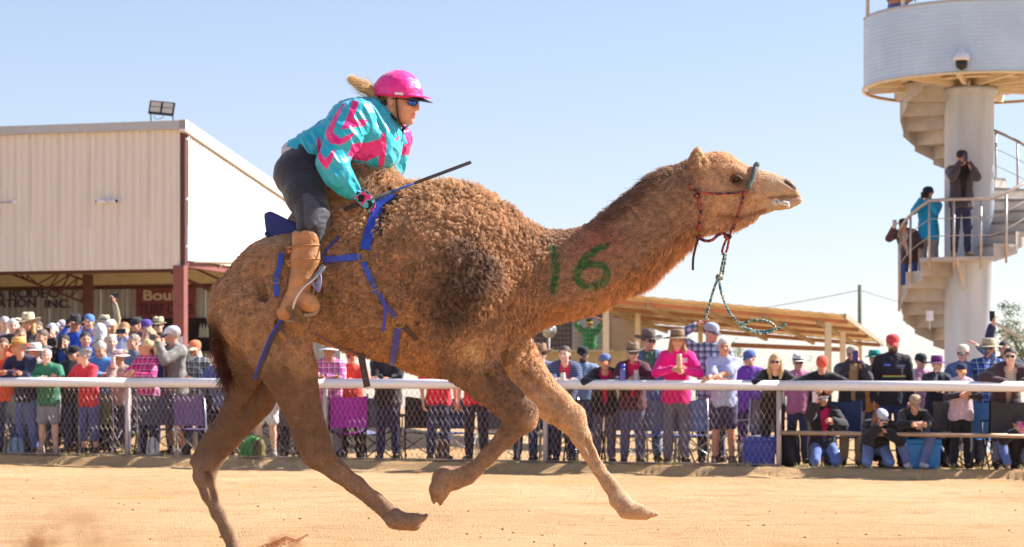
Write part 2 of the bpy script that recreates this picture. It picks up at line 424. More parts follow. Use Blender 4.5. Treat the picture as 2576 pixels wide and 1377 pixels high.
WID = 18; ZB, ZT = 4.0, 7.24
clad(Bd(.12, 0, 0), E1, .76, ZB, ZT, -E2, 22, CLAD, shed, n=4, th=.03)
def roofz(b): return 7.44 - .150 * b
clad(Bd(-.0, .22, 0), E2, .76, 4.22, 0, -E1, 13, CLADS, shed, n=4, z1f=lambda u: roofz(u + .22) - .30)
# gutter and barge flashings
m = MB()
for k in range(6): m.prism([Bd(-.08 + k * 3, -.16, 7.24), Bd(-.08 + k * 3, -.16, 7.44), Bd(-.08 + k * 3, .02, 7.46), Bd(-.08 + k * 3, .02, 7.24)], E1 * 2.995)
m.build('gutter', GREYST, shed)
m = MB(); m.prism([Bd(-.09, -.16, 7.19), Bd(-.09, -.16, 7.455), Bd(-.09, 10.1, roofz(10.1)), Bd(-.09, 10.1, roofz(10.1) - .26)], E1 * .16); m.build('barge_flashing', CLADS, shed)
m = MB(); m.prism([Bd(-.05, .05, 7.42), Bd(-.05, 10.1, roofz(10.1) - .02), Bd(-.05, 10.1, roofz(10.1) - .07), Bd(-.05, .05, 7.37)], E1 * WID); m.build('roof', GREYST, shed)
# corner column, seen between the two skins
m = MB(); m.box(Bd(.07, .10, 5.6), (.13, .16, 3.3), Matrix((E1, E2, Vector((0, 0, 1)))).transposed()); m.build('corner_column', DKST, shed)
m = MB(); m.box(Bd(.13, .05, 2.05), (.27, .24, 4.05), Matrix((E1, E2, Vector((0, 0, 1)))).transposed()); m.build('post', REDST, shed, bevel=.008)
for k, zz in enumerate((4.5, 5.6, 7.0)):
    m = MB(); m.bar(Bd(-.03, .0, zz), Bd(-.03, .2, zz + .1), .035); m.build('bracket', GREYST, shed)
m = MB(); m.box(Bd(.13, -.085, 2.28), (.24, .006, .28), Matrix((E1, E2, Vector((0, 0, 1)))).transposed()); m.build('paper_notice', M('paper', S(206, 202, 216), .8, var=.05), shed)
# verandah ceiling, beam, side beam
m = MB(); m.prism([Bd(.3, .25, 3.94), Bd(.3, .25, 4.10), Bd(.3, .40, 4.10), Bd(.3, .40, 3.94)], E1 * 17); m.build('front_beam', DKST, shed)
m = MB(); m.prism([Bd(.05, .3, 4.06), Bd(.05, .3, 4.2), Bd(.2, .3, 4.2), Bd(.2, .3, 4.06)], E2 * 9); m.build('side_beam', REDST, shed)
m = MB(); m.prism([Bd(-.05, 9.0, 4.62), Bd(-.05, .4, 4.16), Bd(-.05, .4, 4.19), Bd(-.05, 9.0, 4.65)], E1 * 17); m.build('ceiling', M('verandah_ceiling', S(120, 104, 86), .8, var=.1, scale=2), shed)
for b in (2.2, 4.4, 6.4):
    m = MB(); m.prism([Bd(.0, b, 4.05 + .053 * b), Bd(.0, b + .06, 4.05 + .053 * b), Bd(.0, b + .06, 4.15 + .053 * b), Bd(.0, b, 4.15 + .053 * b)], E1 * 17); m.build('purlin', M('purlin_zinc', S(150, 138, 112), .6, var=.1), shed)
BW = 7.6
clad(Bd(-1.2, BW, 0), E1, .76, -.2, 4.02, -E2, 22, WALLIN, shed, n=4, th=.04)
m = MB(); m.prism([Bd(-1.2, BW - .1, 4.02), Bd(-1.2, BW - .1, 4.55), Bd(-1.2, BW + .02, 4.55), Bd(-1.2, BW + .02, 4.02)], E1 * 17); m.build('top_panel', M('skylight_cream', S(206, 196, 164), .7, var=.1), shed)  # opaque cream stands in for daylight through the translucent strip
m = MB(); m.prism([Bd(-1.2, BW - .14, 3.96), Bd(-1.2, BW - .14, 4.06), Bd(-1.2, BW - .08, 4.06), Bd(-1.2, BW - .08, 3.96)], E1 * 17); m.build('wall_rail', DKST, shed)
# inner columns with lattice braces
for a in (3.95, 10.2):
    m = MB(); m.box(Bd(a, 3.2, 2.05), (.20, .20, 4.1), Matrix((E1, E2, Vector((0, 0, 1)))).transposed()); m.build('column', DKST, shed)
    t0, t1 = Bd(a, 3.2, 3.35), Bd(a + 2.3, 3.2, 4.22); u0, u1 = Bd(a, 3.2, 3.92), Bd(a + .9, 3.2, 4.24)
    m = MB(); m.bar(t0, t1, .07, .05); m.bar(u0, u1, .06, .05)
    for k in range(6):
        p = t0.lerp(t1, .08 + .13 * k); q = u0.lerp(u1, min(1, .05 + .26 * k)) if k < 4 else t0.lerp(t1, .13 * k + .2) + Vector((0, 0, .12)); m.bar(p, q, .03)
        if k < 5: m.bar(q, t0.lerp(t1, .08 + .13 * (k + 1)), .03)
    m.build('lattice_brace', DKST, shed)
p0_, p1_ = Bd(-.0, 3.2, 4.2), Bd(-2.2, 3.2, 3.6)
m = MB(); m.bar(Bd(.13, 3.2, 3.4), Bd(1.9, 3.2, 4.22), .07); m.bar(Bd(.13, 3.2, 3.8), Bd(1.1, 3.2, 4.22), .05); m.build('lattice_brace', DKST, shed)
# lettering and sign on the back wall
def text_mesh(body, size, ext=.004, bold=0):
    cu = bpy.data.curves.new('text', 'FONT'); cu.body = body; cu.size = size; cu.extrude = ext; cu.offset = bold; cu.align_x = 'LEFT'
    o = bpy.data.objects.new('tmp', cu); COL.objects.link(o); dg = bpy.context.evaluated_depsgraph_get(); dg.update()
    me = bpy.data.meshes.new_from_object(o.evaluated_get(dg)); bpy.data.objects.remove(o); return me
def put_text(body, org, du, dn, height, mat, parent, nm, width=None, bold=0, flip=False):
    me = text_mesh(body, 1.0, .004, bold); co = np.zeros(len(me.vertices) * 3, np.float32); me.vertices.foreach_get('co', co); co = co.reshape(-1, 3)
    mn, mx_ = co.min(0), co.max(0); sc = height / (mx_[1] - mn[1]); sxx = sc if width is None else width / (mx_[0] - mn[0])
    u = (co[:, 0] - mn[0]) * sxx; w_ = (co[:, 1] - mn[1]) * sc; o0 = np.array(wl(parent)) if parent else np.zeros(3)
    V = np.array(org) + u[:, None] * np.array(du) + w_[:, None] * np.array([0, 0, 1.]) + co[:, 2:3] * np.array(dn) - o0
    me.vertices.foreach_set('co', V.astype(np.float32).ravel()); me.materials.clear(); me.materials.append(mat); me.update(); return link(nm, me, parent)
INK = M('sign_ink', S(70, 66, 86), .8, var=.2, scale=4)
yb = BW - .06
def wallpt(px, py):
    """point of the back wall seen at a pixel"""
    d = Vector(((px - CXP) / F, 1, (HOR - py) / F)); n = E2; q = Bd(0, yb, CAMH); c0 = Vector((0, 0, CAMH)); t = (q - c0).dot(n) / d.dot(n); return c0 + d * t
lp, rp = wallpt(-62, 757), wallpt(160, 757)
put_text('IA RODEO', wallpt(-22, 752), -E1, -E2, (wallpt(0, 728) - wallpt(0, 752)).length, INK, shed, 'lettering', width=(wallpt(150, 752) - wallpt(-22, 752)).length, bold=.02)
put_text('ASSOCIATION', wallpt(-112, 776), -E1, -E2, (wallpt(0, 754) - wallpt(0, 776)).length, INK, shed, 'lettering', width=(wallpt(90, 776) - wallpt(-112, 776)).length, bold=.02)
put_text('INC.', wallpt(112, 776), -E1, -E2, (wallpt(0, 754) - wallpt(0, 776)).length, INK, shed, 'lettering', width=(wallpt(178, 776) - wallpt(112, 776)).length, bold=.02)
a, b = wallpt(343, 800), wallpt(493, 800); hh = (wallpt(343, 726) - a).length
m = MB(); m.prism([a, b, b + Vector((0, 0, hh)), a + Vector((0, 0, hh))], -E2 * .03)
sgn = m.build('sign', M('sign_maroon', S(118, 62, 74), .6, var=.1, scale=1), None, 'maroon club sign with white and dark lettering on the shed back wall', 'sign')
put_text('Boulia', wallpt(362, 757) - E2 * .04, -E1, -E2, (wallpt(0, 731) - wallpt(0, 757)).length, M('sign_white', S(196, 186, 176), .7, var=.1), sgn, 'lettering', width=(wallpt(474, 757) - wallpt(362, 757)).length, bold=.03)
put_text('TURF CLUB', wallpt(350, 793) - E2 * .04, -E1, -E2, (wallpt(0, 766) - wallpt(0, 793)).length, M('sign_dark', S(72, 46, 62), .7, var=.1), sgn, 'lettering', width=(wallpt(488, 793) - wallpt(350, 793)).length, bold=.02)
# dark board in place of the unlit bar hatch under the sign
m = MB(); c0, c1 = wallpt(300, 890) - E2 * .05, wallpt(600, 890) - E2 * .05; m.prism([c0, c1, c1 + Vector((0, 0, .95)), c0 + Vector((0, 0, .95))], E2 * .04); m.build('hatch_board', M('hatch_dark', S(44, 40, 40), .9, var=.2), shed)
m = MB(); m.prism([c0 - E2 * .5, c1 - E2 * .5, c1 - E2 * .5 + Vector((0, 0, .05)), c0 - E2 * .5 + Vector((0, 0, .05))], E2 * .55); m.build('counter', M('counter_top', S(120, 100, 84), .5), shed)
for px in (516, 524, 532):
    m = MB(); q = wallpt(px, 850) - E2 * .3; m.lathe([(.0, 0), (.05, 0), (.05, .22), (.02, .3), (.02, .36), (0, .36)], q, 10); m.build('bottle', M('bottle_pale', S(160, 176, 170), .2, var=.1), None, f'{["pale", "middle pale", "right hand pale"][(px - 516) // 8]} bottle on the bar counter inside the shed', 'bottle', 'bottles on the shed bar counter')
# flood light on the roof edge
fl = empty('floodlight', P(405, 300, 54.2), 'black twin panel floodlight standing on the shed roof', 'floodlight')
YF = 54.2
R_ = Matrix.Rotation(math.radians(-14), 3, 'X') @ Matrix.Rotation(math.radians(6), 3, 'Y')
c = P(407, 273, YF)
m = MB(); m.box(c, (.60, .06, .33), R_); m.build('housing', M('black_metal', S(40, 40, 44), .5, .3, var=.1), fl, bevel=.01)
for s in (-1, 1):
    m = MB(); m.box(c + R_ @ Vector((s * .142, -.036, .01)), (.235, .012, .25), R_); pn = m.build('lamp_panel', M('lamp_glass', S(206, 196, 176), .15, var=.06, spec=.8), fl)
    m = MB(); m.box(c + R_ @ Vector((s * .142, -.044, .01)), (.235, .006, .012), R_); m.build('divider', M('black_metal', S(40, 40, 44), .5, .3), pn)
for s in (-1, 1):
    m = MB(); m.bar(c + Vector((s * .26, 0, -.12)), c + Vector((s * .26, .05, -.33)), .025); m.build('leg', M('black_metal', S(40, 40, 44), .5, .3), fl)
m = MB(); m.tube(spline([c + Vector((-.2, .05, -.15)), c + Vector((-.15, .05, -.24)), c + Vector((.0, .05, -.22)), c + Vector((.05, .05, -.14))], 4), .008, 5); m.build('cable', M('black_metal', S(40, 40, 44), .5, .3), fl)
# cameras on the wall
def wcam(px, py, label, nb):
    d = Vector(((px - CXP) / F, 1, (HOR - py) / F)); t = (Bd(0, 0, 0) - Vector((0, 0, 0))).dot(E2) / d.dot(E2); q = Vector((0, 0, CAMH)) + d * t - E2 * .03
    e = empty('security_camera', q, label, 'camera'); W = M('camera_white', S(222, 222, 226), .4, var=.04)
    m = MB(); m.box(q - E2 * .02, (.12, .05, .10), Matrix((E1, E2, Vector((0, 0, 1)))).transposed()); m.build('bracket', W, e)
    for s in (-1, 1) if nb == 2 else (1,):
        a = q - E2 * .06 + E1 * s * .06; b = a - E2 * .14 + E1 * s * .20 + Vector((0, 0, -.02))
        m = MB(); m.tube([a, b], [.05, .055] if nb == 2 else [.022, .028], 10); o = m.build('camera_body', W if nb == 2 else GREYST, e)
        m = MB(); m.tube([b - (b - a).normalized() * .002, b + (b - a).normalized() * .012], [.042, .03] if nb == 2 else [.02, .012], 10); m.build('lens', M('lens_black', S(24, 24, 28), .2, var=0), o)
wcam(278, 507, 'pair of white security cameras on the cream shed wall', 2); wcam(40, 509, 'small grey fitting on the left of the cream shed wall', 1)

# ------------------------------------------------------------------ shelter on the right
sh = empty('shelter', P(1800, 1000, 52), 'open shelter with a sloping beige metal roof behind the crowd', 'shelter')
A_, B_ = P(1395, 728, 50), P(2130, 795, 56); Cc = P(2222, 863, 66); D_ = A_ + (Cc - B_)
BEI = M('beige_sheet', S(228, 212, 180), .6, var=.08, scale=1.2); PNK = M('pink_gutter', S(186, 128, 108), .5, var=.08); BRN = M('brown_purlin', S(150, 112, 92), .6, var=.12)
eu = (B_ - A_); ev = (D_ - A_); n_ = eu.cross(ev).normalized(); n_ = n_ if n_.z > 0 else -n_
def Rf(u, v, o=0): return A_ + eu * u + ev * v + n_ * o
NS = 12
for k in range(NS):
    u0, u1 = k / NS, (k + 1) / NS - .001; m = MB(); rows = []
    pr = [(0, 0), (.2, 0), (.26, .012), (.44, .012), (.5, 0), (.7, 0), (.76, .012), (.94, .012), (1, 0)]
    for v in (-.02, 1): rows.append([Rf(u0 + (u1 - u0) * a_, v, d_) for a_, d_ in pr])
    m.sheet(rows, False); m.sheet([[p + n_ * .006 for p in r] for r in rows], False); m.build('roof_sheet', BEI, sh)
for v, mt, sz in ((.10, PNK, .09), (.36, BRN, .09), (.62, BRN, .09), (.97, BRN, .10)):
    m = MB(); m.bar(Rf(0, v, -.09), Rf(.985, v, -.09), sz, sz, n_); m.build('gutter' if v < .2 else 'purlin', mt, sh)
for k in range(5):
    u = (k + .3) / 5.0 + .03; m = MB(); m.bar(Rf(u, 0, -.2), Rf(u, 1, -.16), .07, .10, n_); m.build('rafter', M('rafter_shade', S(150, 132, 102), .6, var=.1), sh)
m = MB(); m.bar(Rf(.998, -.03, -.03), Rf(.998, 1.01, -.03), .06, .12, n_); m.build('end_trim', M('end_trim_grey', S(150, 140, 120), .6), sh)
CRM = M('cream_post', S(214, 200, 172), .6, var=.06)
def post(px, pyt, wpx, Y):
    t = P(px, pyt, Y); wd = wpx * Y / F; z0 = gzf(t.x, min(Y, 60)) - .05; m = MB(); m.box(((t.x), Y, (t.z + z0) / 2), (wd, wd, t.z - z0)); m.build('post', CRM, sh, bevel=.006)
post(1524, 764, 15, 51.3); post(1604, 790, 13, 55); post(2083, 812, 16, 55.6); post(2120, 835, 13, 58); post(2160, 870, 10, 63); post(1762, 820, 11, 60)
m = MB(); m.bar(P(1840, 868, 62), P(2120, 880, 62), .12); m.build('tie_beam', BRN, sh)
# kiosk with a mesh window
kk = empty('kiosk', P(1450, 1000, 57), 'beige kiosk with a wire mesh servery window under the shelter', 'kiosk')
YK = 57.5
def quad(px0, py0, px1, py1, Y, d, nm, mat, parent):
    a, b = P(px0, py1, Y), P(px1, py0, Y); m = MB(); m.box(((a.x + b.x) / 2, Y + d / 2, (a.z + b.z) / 2), (b.x - a.x, d, b.z - a.z)); return m.build(nm, mat, parent)
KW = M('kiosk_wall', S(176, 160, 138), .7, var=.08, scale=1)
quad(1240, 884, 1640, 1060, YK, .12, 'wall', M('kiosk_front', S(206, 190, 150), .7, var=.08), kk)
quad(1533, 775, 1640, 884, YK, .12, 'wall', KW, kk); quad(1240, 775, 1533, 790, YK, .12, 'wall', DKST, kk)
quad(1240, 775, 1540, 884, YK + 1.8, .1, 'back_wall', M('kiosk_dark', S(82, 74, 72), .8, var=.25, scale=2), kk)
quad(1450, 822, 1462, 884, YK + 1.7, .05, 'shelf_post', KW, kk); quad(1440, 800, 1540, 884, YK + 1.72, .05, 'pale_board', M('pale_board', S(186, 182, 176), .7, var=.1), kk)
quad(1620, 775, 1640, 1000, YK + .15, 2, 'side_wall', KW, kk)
quad(1240, 880, 1545, 886, YK - .35, .4, 'counter', M('counter_cream', S(200, 188, 160), .6), kk)
m = MB()
for k in range(34):
    x = 1240 + k * 9; m.bar(P(x, 884, YK - .02), P(x, 788, YK - .02), .010)
for k in range(9): m.bar(P(1240, 790 + k * 12, YK - .026), P(1535, 790 + k * 12, YK - .026), .012)
m.build('wire_mesh', M('mesh_wire', S(150, 132, 116), .5, .4, var=.05), kk, kind='stuff')
fan = empty('fan', P(1381, 831, YK + .9), 'round silver pedestal fan behind the kiosk mesh', 'fan'); c = P(1381, 831, YK + .9); r = 19 * (YK + .9) / F
m = MB(); m.lathe([(0, -.05), (r * .3, -.07), (r * .85, -.05), (r, 0), (r * .85, .06), (0, .1)], c, 22, R=Matrix.Rotation(math.pi / 2, 3, 'X')); m.build('cage', M('fan_silver', S(190, 188, 184), .35, .5, var=.15, scale=12), fan)
m = MB(); m.lathe([(0, .10), (r * .42, .09), (r * .42, .07), (0, .07)], c, 14, R=Matrix.Rotation(math.pi / 2, 3, 'X')); m.build('hub', M('fan_hub', S(206, 216, 226), .3), fan)
m = MB(); m.tube([c + Vector((0, .1, -.1)), c + Vector((0, .1, -1.4))], .03, 8); m.build('stand', GREYST, fan)

# ------------------------------------------------------------------ spiral stair tower
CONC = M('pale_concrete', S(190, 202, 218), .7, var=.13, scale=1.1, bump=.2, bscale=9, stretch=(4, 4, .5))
STAIR = M('stair_cream', S(186, 180, 174), .6, var=.16, scale=3, bump=.1, bscale=30)
GALV = M('galvanised_rail', S(186, 176, 168), .45, .4, var=.1, scale=6)
TY = 40.6; tc_ = P(2438, 1000, TY); TX = tc_.x; k_ = TY / F
tw = empty('tower', (TX, TY, 0), 'pale concrete judging tower with a spiral stair and round metal deck', 'tower')
zb = -.1; ztop = CAMH + (HOR - 240) * k_
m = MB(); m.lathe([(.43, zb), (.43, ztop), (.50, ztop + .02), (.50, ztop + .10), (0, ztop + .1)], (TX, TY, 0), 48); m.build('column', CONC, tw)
# deck: frame of beams under a floor, ring and perforated parapet
zd = CAMH + (HOR - 226) * k_; Rr = 2.05; dx = .20
dc = Vector((TX + dx, TY, 0))
CREAM = M('deck_cream', S(220, 204, 176), .55, var=.06)
for k in range(12):
    a = 2 * math.pi * k / 12 + .13; d = Vector((math.cos(a), math.sin(a), 0)); m = MB(); m.bar(Vector((TX, TY, zd + .10)) + d * .3, dc + d * (Rr - .03) + Vector((0, 0, zd + .10)), .07, .16); m.build('beam', CREAM, tw)
for rr in (.95, 1.5):
    m = MB(); m.tube([dc + Vector((rr * math.cos(a), rr * math.sin(a), zd + .12)) for a in np.linspace(0, 6.2832, 13)], .035, 4, False, sm=False); m.build('ring_beam', CREAM, tw)
m = MB(); m.lathe([(0, zd + .2), (Rr - .02, zd + .2), (Rr - .02, zd + .24), (0, zd + .24)], dc, 64); m.build('deck_floor', M('deck_plate', S(176, 160, 136), .6), tw)
m = MB(); m.lathe([(Rr - .04, zd), (Rr + .015, zd), (Rr + .015, zd + .05), (Rr - .04, zd + .05)], dc, 72); m.build('deck_edge', CREAM, tw)
# parapet panels: folded dimpled metal, real dimples
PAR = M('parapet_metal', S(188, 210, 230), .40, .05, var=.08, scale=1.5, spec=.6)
zp0, zp1 = zd + .015, zd + 1.23
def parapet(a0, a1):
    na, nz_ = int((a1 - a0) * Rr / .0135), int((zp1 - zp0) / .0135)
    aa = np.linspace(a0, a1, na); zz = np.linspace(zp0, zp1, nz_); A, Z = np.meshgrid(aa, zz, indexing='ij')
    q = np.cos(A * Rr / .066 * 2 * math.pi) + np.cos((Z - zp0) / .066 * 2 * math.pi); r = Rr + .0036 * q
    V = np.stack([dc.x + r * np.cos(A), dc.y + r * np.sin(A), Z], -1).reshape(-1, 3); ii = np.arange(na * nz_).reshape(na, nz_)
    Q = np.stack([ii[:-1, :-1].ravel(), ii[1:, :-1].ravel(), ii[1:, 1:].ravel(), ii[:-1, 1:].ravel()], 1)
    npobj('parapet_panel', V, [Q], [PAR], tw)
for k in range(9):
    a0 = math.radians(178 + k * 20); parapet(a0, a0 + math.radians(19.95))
for k in range(7):
    a = math.radians(182 + k * 36); d = Vector((math.cos(a), math.sin(a), 0)); m = MB(); m.bar(dc + d * (Rr - .05) + Vector((0, 0, zd + .2)), dc + d * (Rr - .05) + Vector((0, 0, zd + 3.4)), .06); m.build('deck_post', M('deck_post_cream', S(226, 208, 186), .6), tw)
m = MB(); m.tube([dc + Vector(((Rr) * math.cos(a), (Rr) * math.sin(a), zp1 + .01)) for a in np.linspace(math.pi, 2 * math.pi, 40)], .022, 6); m.build('parapet_cap', GREYST, tw)
m = MB(); m.lathe([(0, zd + 3.3), (Rr + .3, zd + 3.3), (Rr + .3, zd + 3.42), (0, zd + 3.7)], dc, 48); m.build('canopy', GREYST, tw)
# dome camera on the parapet
aC = math.atan2(-.94, -.34); qd = dc + Vector(((Rr + .09) * math.cos(aC), (Rr + .09) * math.sin(aC), CAMH + (HOR - 148) * (TY - Rr) / F))
dcam = empty('dome_camera', qd, 'white dome security camera hanging on the tower parapet', 'camera')
m = MB(); m.lathe([(0, .20), (.04, .19), (.05, .13), (.105, .10), (.14, .02), (.14, -.02), (.115, -.03), (0, -.03)], qd, 18); m.build('cover', M('camera_white', S(222, 222, 226), .4), dcam)
m = MB(); m.lathe([(0, -.03), (.10, -.03), (.10, -.10), (.075, -.155), (.03, -.18), (0, -.18)], qd, 18); m.build('lens_dome', M('lens_black', S(24, 24, 28), .2), dcam)
m = MB(); m.bar(qd + Vector((0, 0, .15)), qd + Vector((0, .12, .15)), .04); m.build('arm', M('camera_white', S(222, 222, 226), .4), dcam)
# spiral stair
RI, RO = .42, 1.20; NST = 17; RISE = 3.72; z_land = CAMH + (HOR - 648) * (TY - .9) / F
def ang(i): return math.radians(-110) - math.radians(360 / NST) * (i) * -1 * -1
def stair_pt(a, r, z): return Vector((TX + r * math.cos(a), TY + r * math.sin(a), z))
sh_ = RISE / NST
# angle grows clockwise from behind, by the left, to the front and on to the right (seen from above this is anticlockwise)
def step(i):
    da = 2 * math.pi / NST; a0 = math.radians(215) + i * da; return a0, a0 + da, z_land + i * sh_
steps = [i for i in range(-9, 0)] + list(range(3, 17))
bal = []
def wedge(a0, a1, z, th=.05, riser=True):
    m = MB(); n = 3; top = [stair_pt(a0 + (a1 - a0) * k / n, RO, z) for k in range(n + 1)] + [stair_pt(a0 + (a1 - a0) * k / n, RI, z) for k in range(n, -1, -1)]
    m.prism(top, (0, 0, -th))
    if riser:
        d = Vector((-math.sin(a0), math.cos(a0), 0)) * .05; m.prism([stair_pt(a0, RI, z), stair_pt(a0, RO, z), stair_pt(a0, RO, z - sh_ - .06), stair_pt(a0, RI, z - sh_ - .06)], d)
        m.prism([stair_pt(a0, RO + .004, z + .0), stair_pt(a1, RO + .004, z), stair_pt(a1, RO + .004, z - .16), stair_pt(a0, RO + .004, z - sh_ - .10)], (stair_pt(a0, RO, 0) - stair_pt(a0, RO + .02, 0)))
    m.build('step', STAIR, tw)
for i in steps:
    a0, a1, z = step(i)
    if i >= 3: z = z_land + (i - 2) * sh_
    wedge(a0, a1 + .03, z)
aL0, aL1 = step(0)[0], step(2)[1]
m = MB(); n = 12; m.prism([stair_pt(aL0 + (aL1 - aL0) * k / n, RO + .02, z_land + .0) for k in range(n + 1)] + [stair_pt(aL0 + (aL1 - aL0) * k / n, RI, z_land) for k in range(n, -1, -1)], (0, 0, -.06)); m.build('landing', STAIR, tw)
m = MB(); m.prism([stair_pt(aL0, RI, z_land - .06), stair_pt(aL0, RO, z_land - .06), stair_pt(aL0, RO, z_land - .30), stair_pt(aL0, RI, z_land - .30)], (.04, 0, 0)); m.build('step', STAIR, tw)
aM = (aL0 + aL1) / 2; m = MB(); m.prism([stair_pt(aM, RI, z_land - .06), stair_pt(aM, RO - .1, z_land - .06), stair_pt(aM, RI, z_land - .55)], (.05, .02, 0)); m.build('gusset', STAIR, tw)
def zat(i): return z_land + (i if i < 0 else (0 if i < 2.5 else i - 2.5)) * sh_
hand = [stair_pt(math.radians(215) + (i + .5) * 2 * math.pi / NST, RO + .03, zat(i) + .98) for i in np.arange(-4, 12.3, .4)]
m = MB(); m.tube(hand, .028, 8); m.build('handrail', GALV, tw)
for off in (.32, .62):
    m = MB(); m.tube([p - Vector((0, 0, off)) for p in hand], .008, 5); m.build('guard_wire', GALV, tw)
for i in range(-4, 12):
    a = math.radians(215) + (i + .5) * 2 * math.pi / NST; m = MB()
    m.tube([stair_pt(a, RO + .03, zat(i) - .22), stair_pt(a, RO + .03, zat(i) + .98)], .022, 6); m.build('baluster', GALV, tw)
m = MB(); m.box(stair_pt(math.radians(228), RO + .10, CAMH + (HOR - 795) * (TY - 1) / F), (.11, .11, .17)); m.tube([stair_pt(math.radians(228), RO + .10, CAMH + (HOR - 806) * (TY - 1) / F), stair_pt(math.radians(228), RO + .10, CAMH + (HOR - 830) * (TY - 1) / F)], .008, 5); m.build('light_box', M('light_box_white', S(226, 226, 236), .4), tw)
# ramp rail beyond the column, right edge
rl = empty('hand_rail', P(2560, 900, 46), 'pale sloping metal rail near the tree at the right edge', 'rail'); m = MB(); m.bar(P(2500, 812, 46), P(2600, 866, 46), .09, .05); m.build('rail', GALV, rl); m = MB(); m.bar(P(2530, 828, 46), P(2530, 1000, 46), .05); m.build('post', GALV, rl); m = MB(); m.bar(P(2590, 861, 46), P(2590, 1000, 46), .05); m.build('post', GALV, rl)

# ------------------------------------------------------------------ pole, wires, trees
pl = empty('utility_pole', P(2163, 1000, 90), 'weathered timber utility pole standing beyond the shelter', 'pole'); m = MB(); m.tube([P(2163, 1040, 90), P(2163, 717, 90)], [.10, .075], 10); m.build('pole', M('grey_timber', S(112, 116, 100), .85, var=.15, stretch=(4, 4, .5), scale=3), pl)
for (a, b, sag) in (((2163, 730, 90), (1500, 812, 120), .3), ((2163, 730, 90), (2700, 805, 110), .5)):
    q0, q1 = P(*a), P(*b); m = MB(); m.tube([q0.lerp(q1, t) - Vector((0, 0, sag * 4 * t * (1 - t))) for t in np.linspace(0, 1, 17)], .014, 4); m.build('wire', M('wire_grey', S(120, 120, 122), .6), pl)
def tree(base, h, w_, seed, label, group='trees behind the tower', nl=5200, low=.3):
    rg = np.random.default_rng(seed); t = empty('tree', base, label, 'tree', group); b = Vector(base)
    tm = MB(); tm.tube([b, b + Vector((.1, 0, h * .3)), b + Vector((-.05, .1, h * .62))], [h * .035, h * .028, h * .012], 8)
    tips = []
    for k in range(11):
        a = rg.uniform(0, 6.28); z0 = h * rg.uniform(.25, .55); e = b + Vector((math.cos(a) * w_ * rg.uniform(.3, .85), math.sin(a) * w_ * rg.uniform(.3, .85), h * rg.uniform(low + .15, .95))); tips.append(e)
        tm.tube([b + Vector((0, 0, z0)), b.lerp(e, .5) + Vector((0, 0, z0 * .5 + .1)), e], [h * .014, h * .009, h * .003], 5)
    tm.build('trunk', M('gum_bark', S(122, 106, 90), .9, var=.2), t)
    cl = []
    for e in tips:
        for k in range(7): cl.append((np.array(e) + rg.normal(0, 1, 3) * np.array([w_, w_, h]) * .10, rg.uniform(.12, .26) * w_))
    n = nl; ci = rg.integers(0, len(cl), n); P_ = np.array([cl[i][0] for i in ci]); R__ = np.array([cl[i][1] for i in ci]); d = rg.normal(0, 1, (n, 3)); d /= np.linalg.norm(d, axis=1, keepdims=True)
    c = P_ + d * (R__ * rg.random(n) ** .45)[:, None]; u = rg.normal(0, 1, (n, 3)); u /= np.linalg.norm(u, axis=1, keepdims=True); v_ = np.cross(u, rg.normal(0, 1, (n, 3))); v_ /= np.linalg.norm(v_, axis=1, keepdims=True)
    L1 = rg.uniform(.03, .075, n)[:, None] * h / 4.5; V = np.stack([c - u * L1, c + v_ * L1 * .45, c + u * L1, c - v_ * L1 * .45], 1).reshape(-1, 3); Q = np.arange(4 * n).reshape(n, 4)
    col = np.repeat(np.array([S(92, 108, 66)]) * rg.uniform(.6, 1.4, (n, 1)), 4, 0)
    npobj('crown', V, [Q], [LEAFM], t, col=col, smoothed=False, kind='stuff'); return t
LEAFM = hair_mat_leaf = None
def leaf_mat():
    m = bpy.data.materials.new('leaf'); m.use_nodes = True; n = m.node_tree.nodes; L = m.node_tree.links; b = n['Principled BSDF']; b.inputs['Roughness'].default_value = .6
    a = n.new('ShaderNodeAttribute'); a.attribute_name = 'col'; L.new(a.outputs['Color'], b.inputs['Base Color']); tr = n.new('ShaderNodeBsdfTranslucent'); L.new(a.outputs['Color'], tr.inputs['Color'])
    mx = n.new('ShaderNodeMixShader'); mx.inputs[0].default_value = .3; L.new(b.outputs[0], mx.inputs[1]); L.new(tr.outputs[0], mx.inputs[2]); L.new(mx.outputs[0], n['Material Output'].inputs['Surface']); return m
LEAFM = leaf_mat()
q = P(2610, 1010, 75); tree((q.x, 75, 0), 3.9, 1.5, 3, 'grey green gum tree behind the tower at the right edge')
for px, Y, h, s_, lb in ((1880, 170, 5.6, 5, 'small distant tree seen under the shelter roof beside the grey haired man'), (2060, 190, 4.6, 8, 'small distant bush tree seen between the shelter posts'), (1860, 230, 5.4, 9, 'faint far tree behind the check shirted man')):
    q = P(px, 1010, Y); tree((q.x, Y, -.2), h, h * .45, s_, lb, 'distant trees on the plain', 1400, .2)
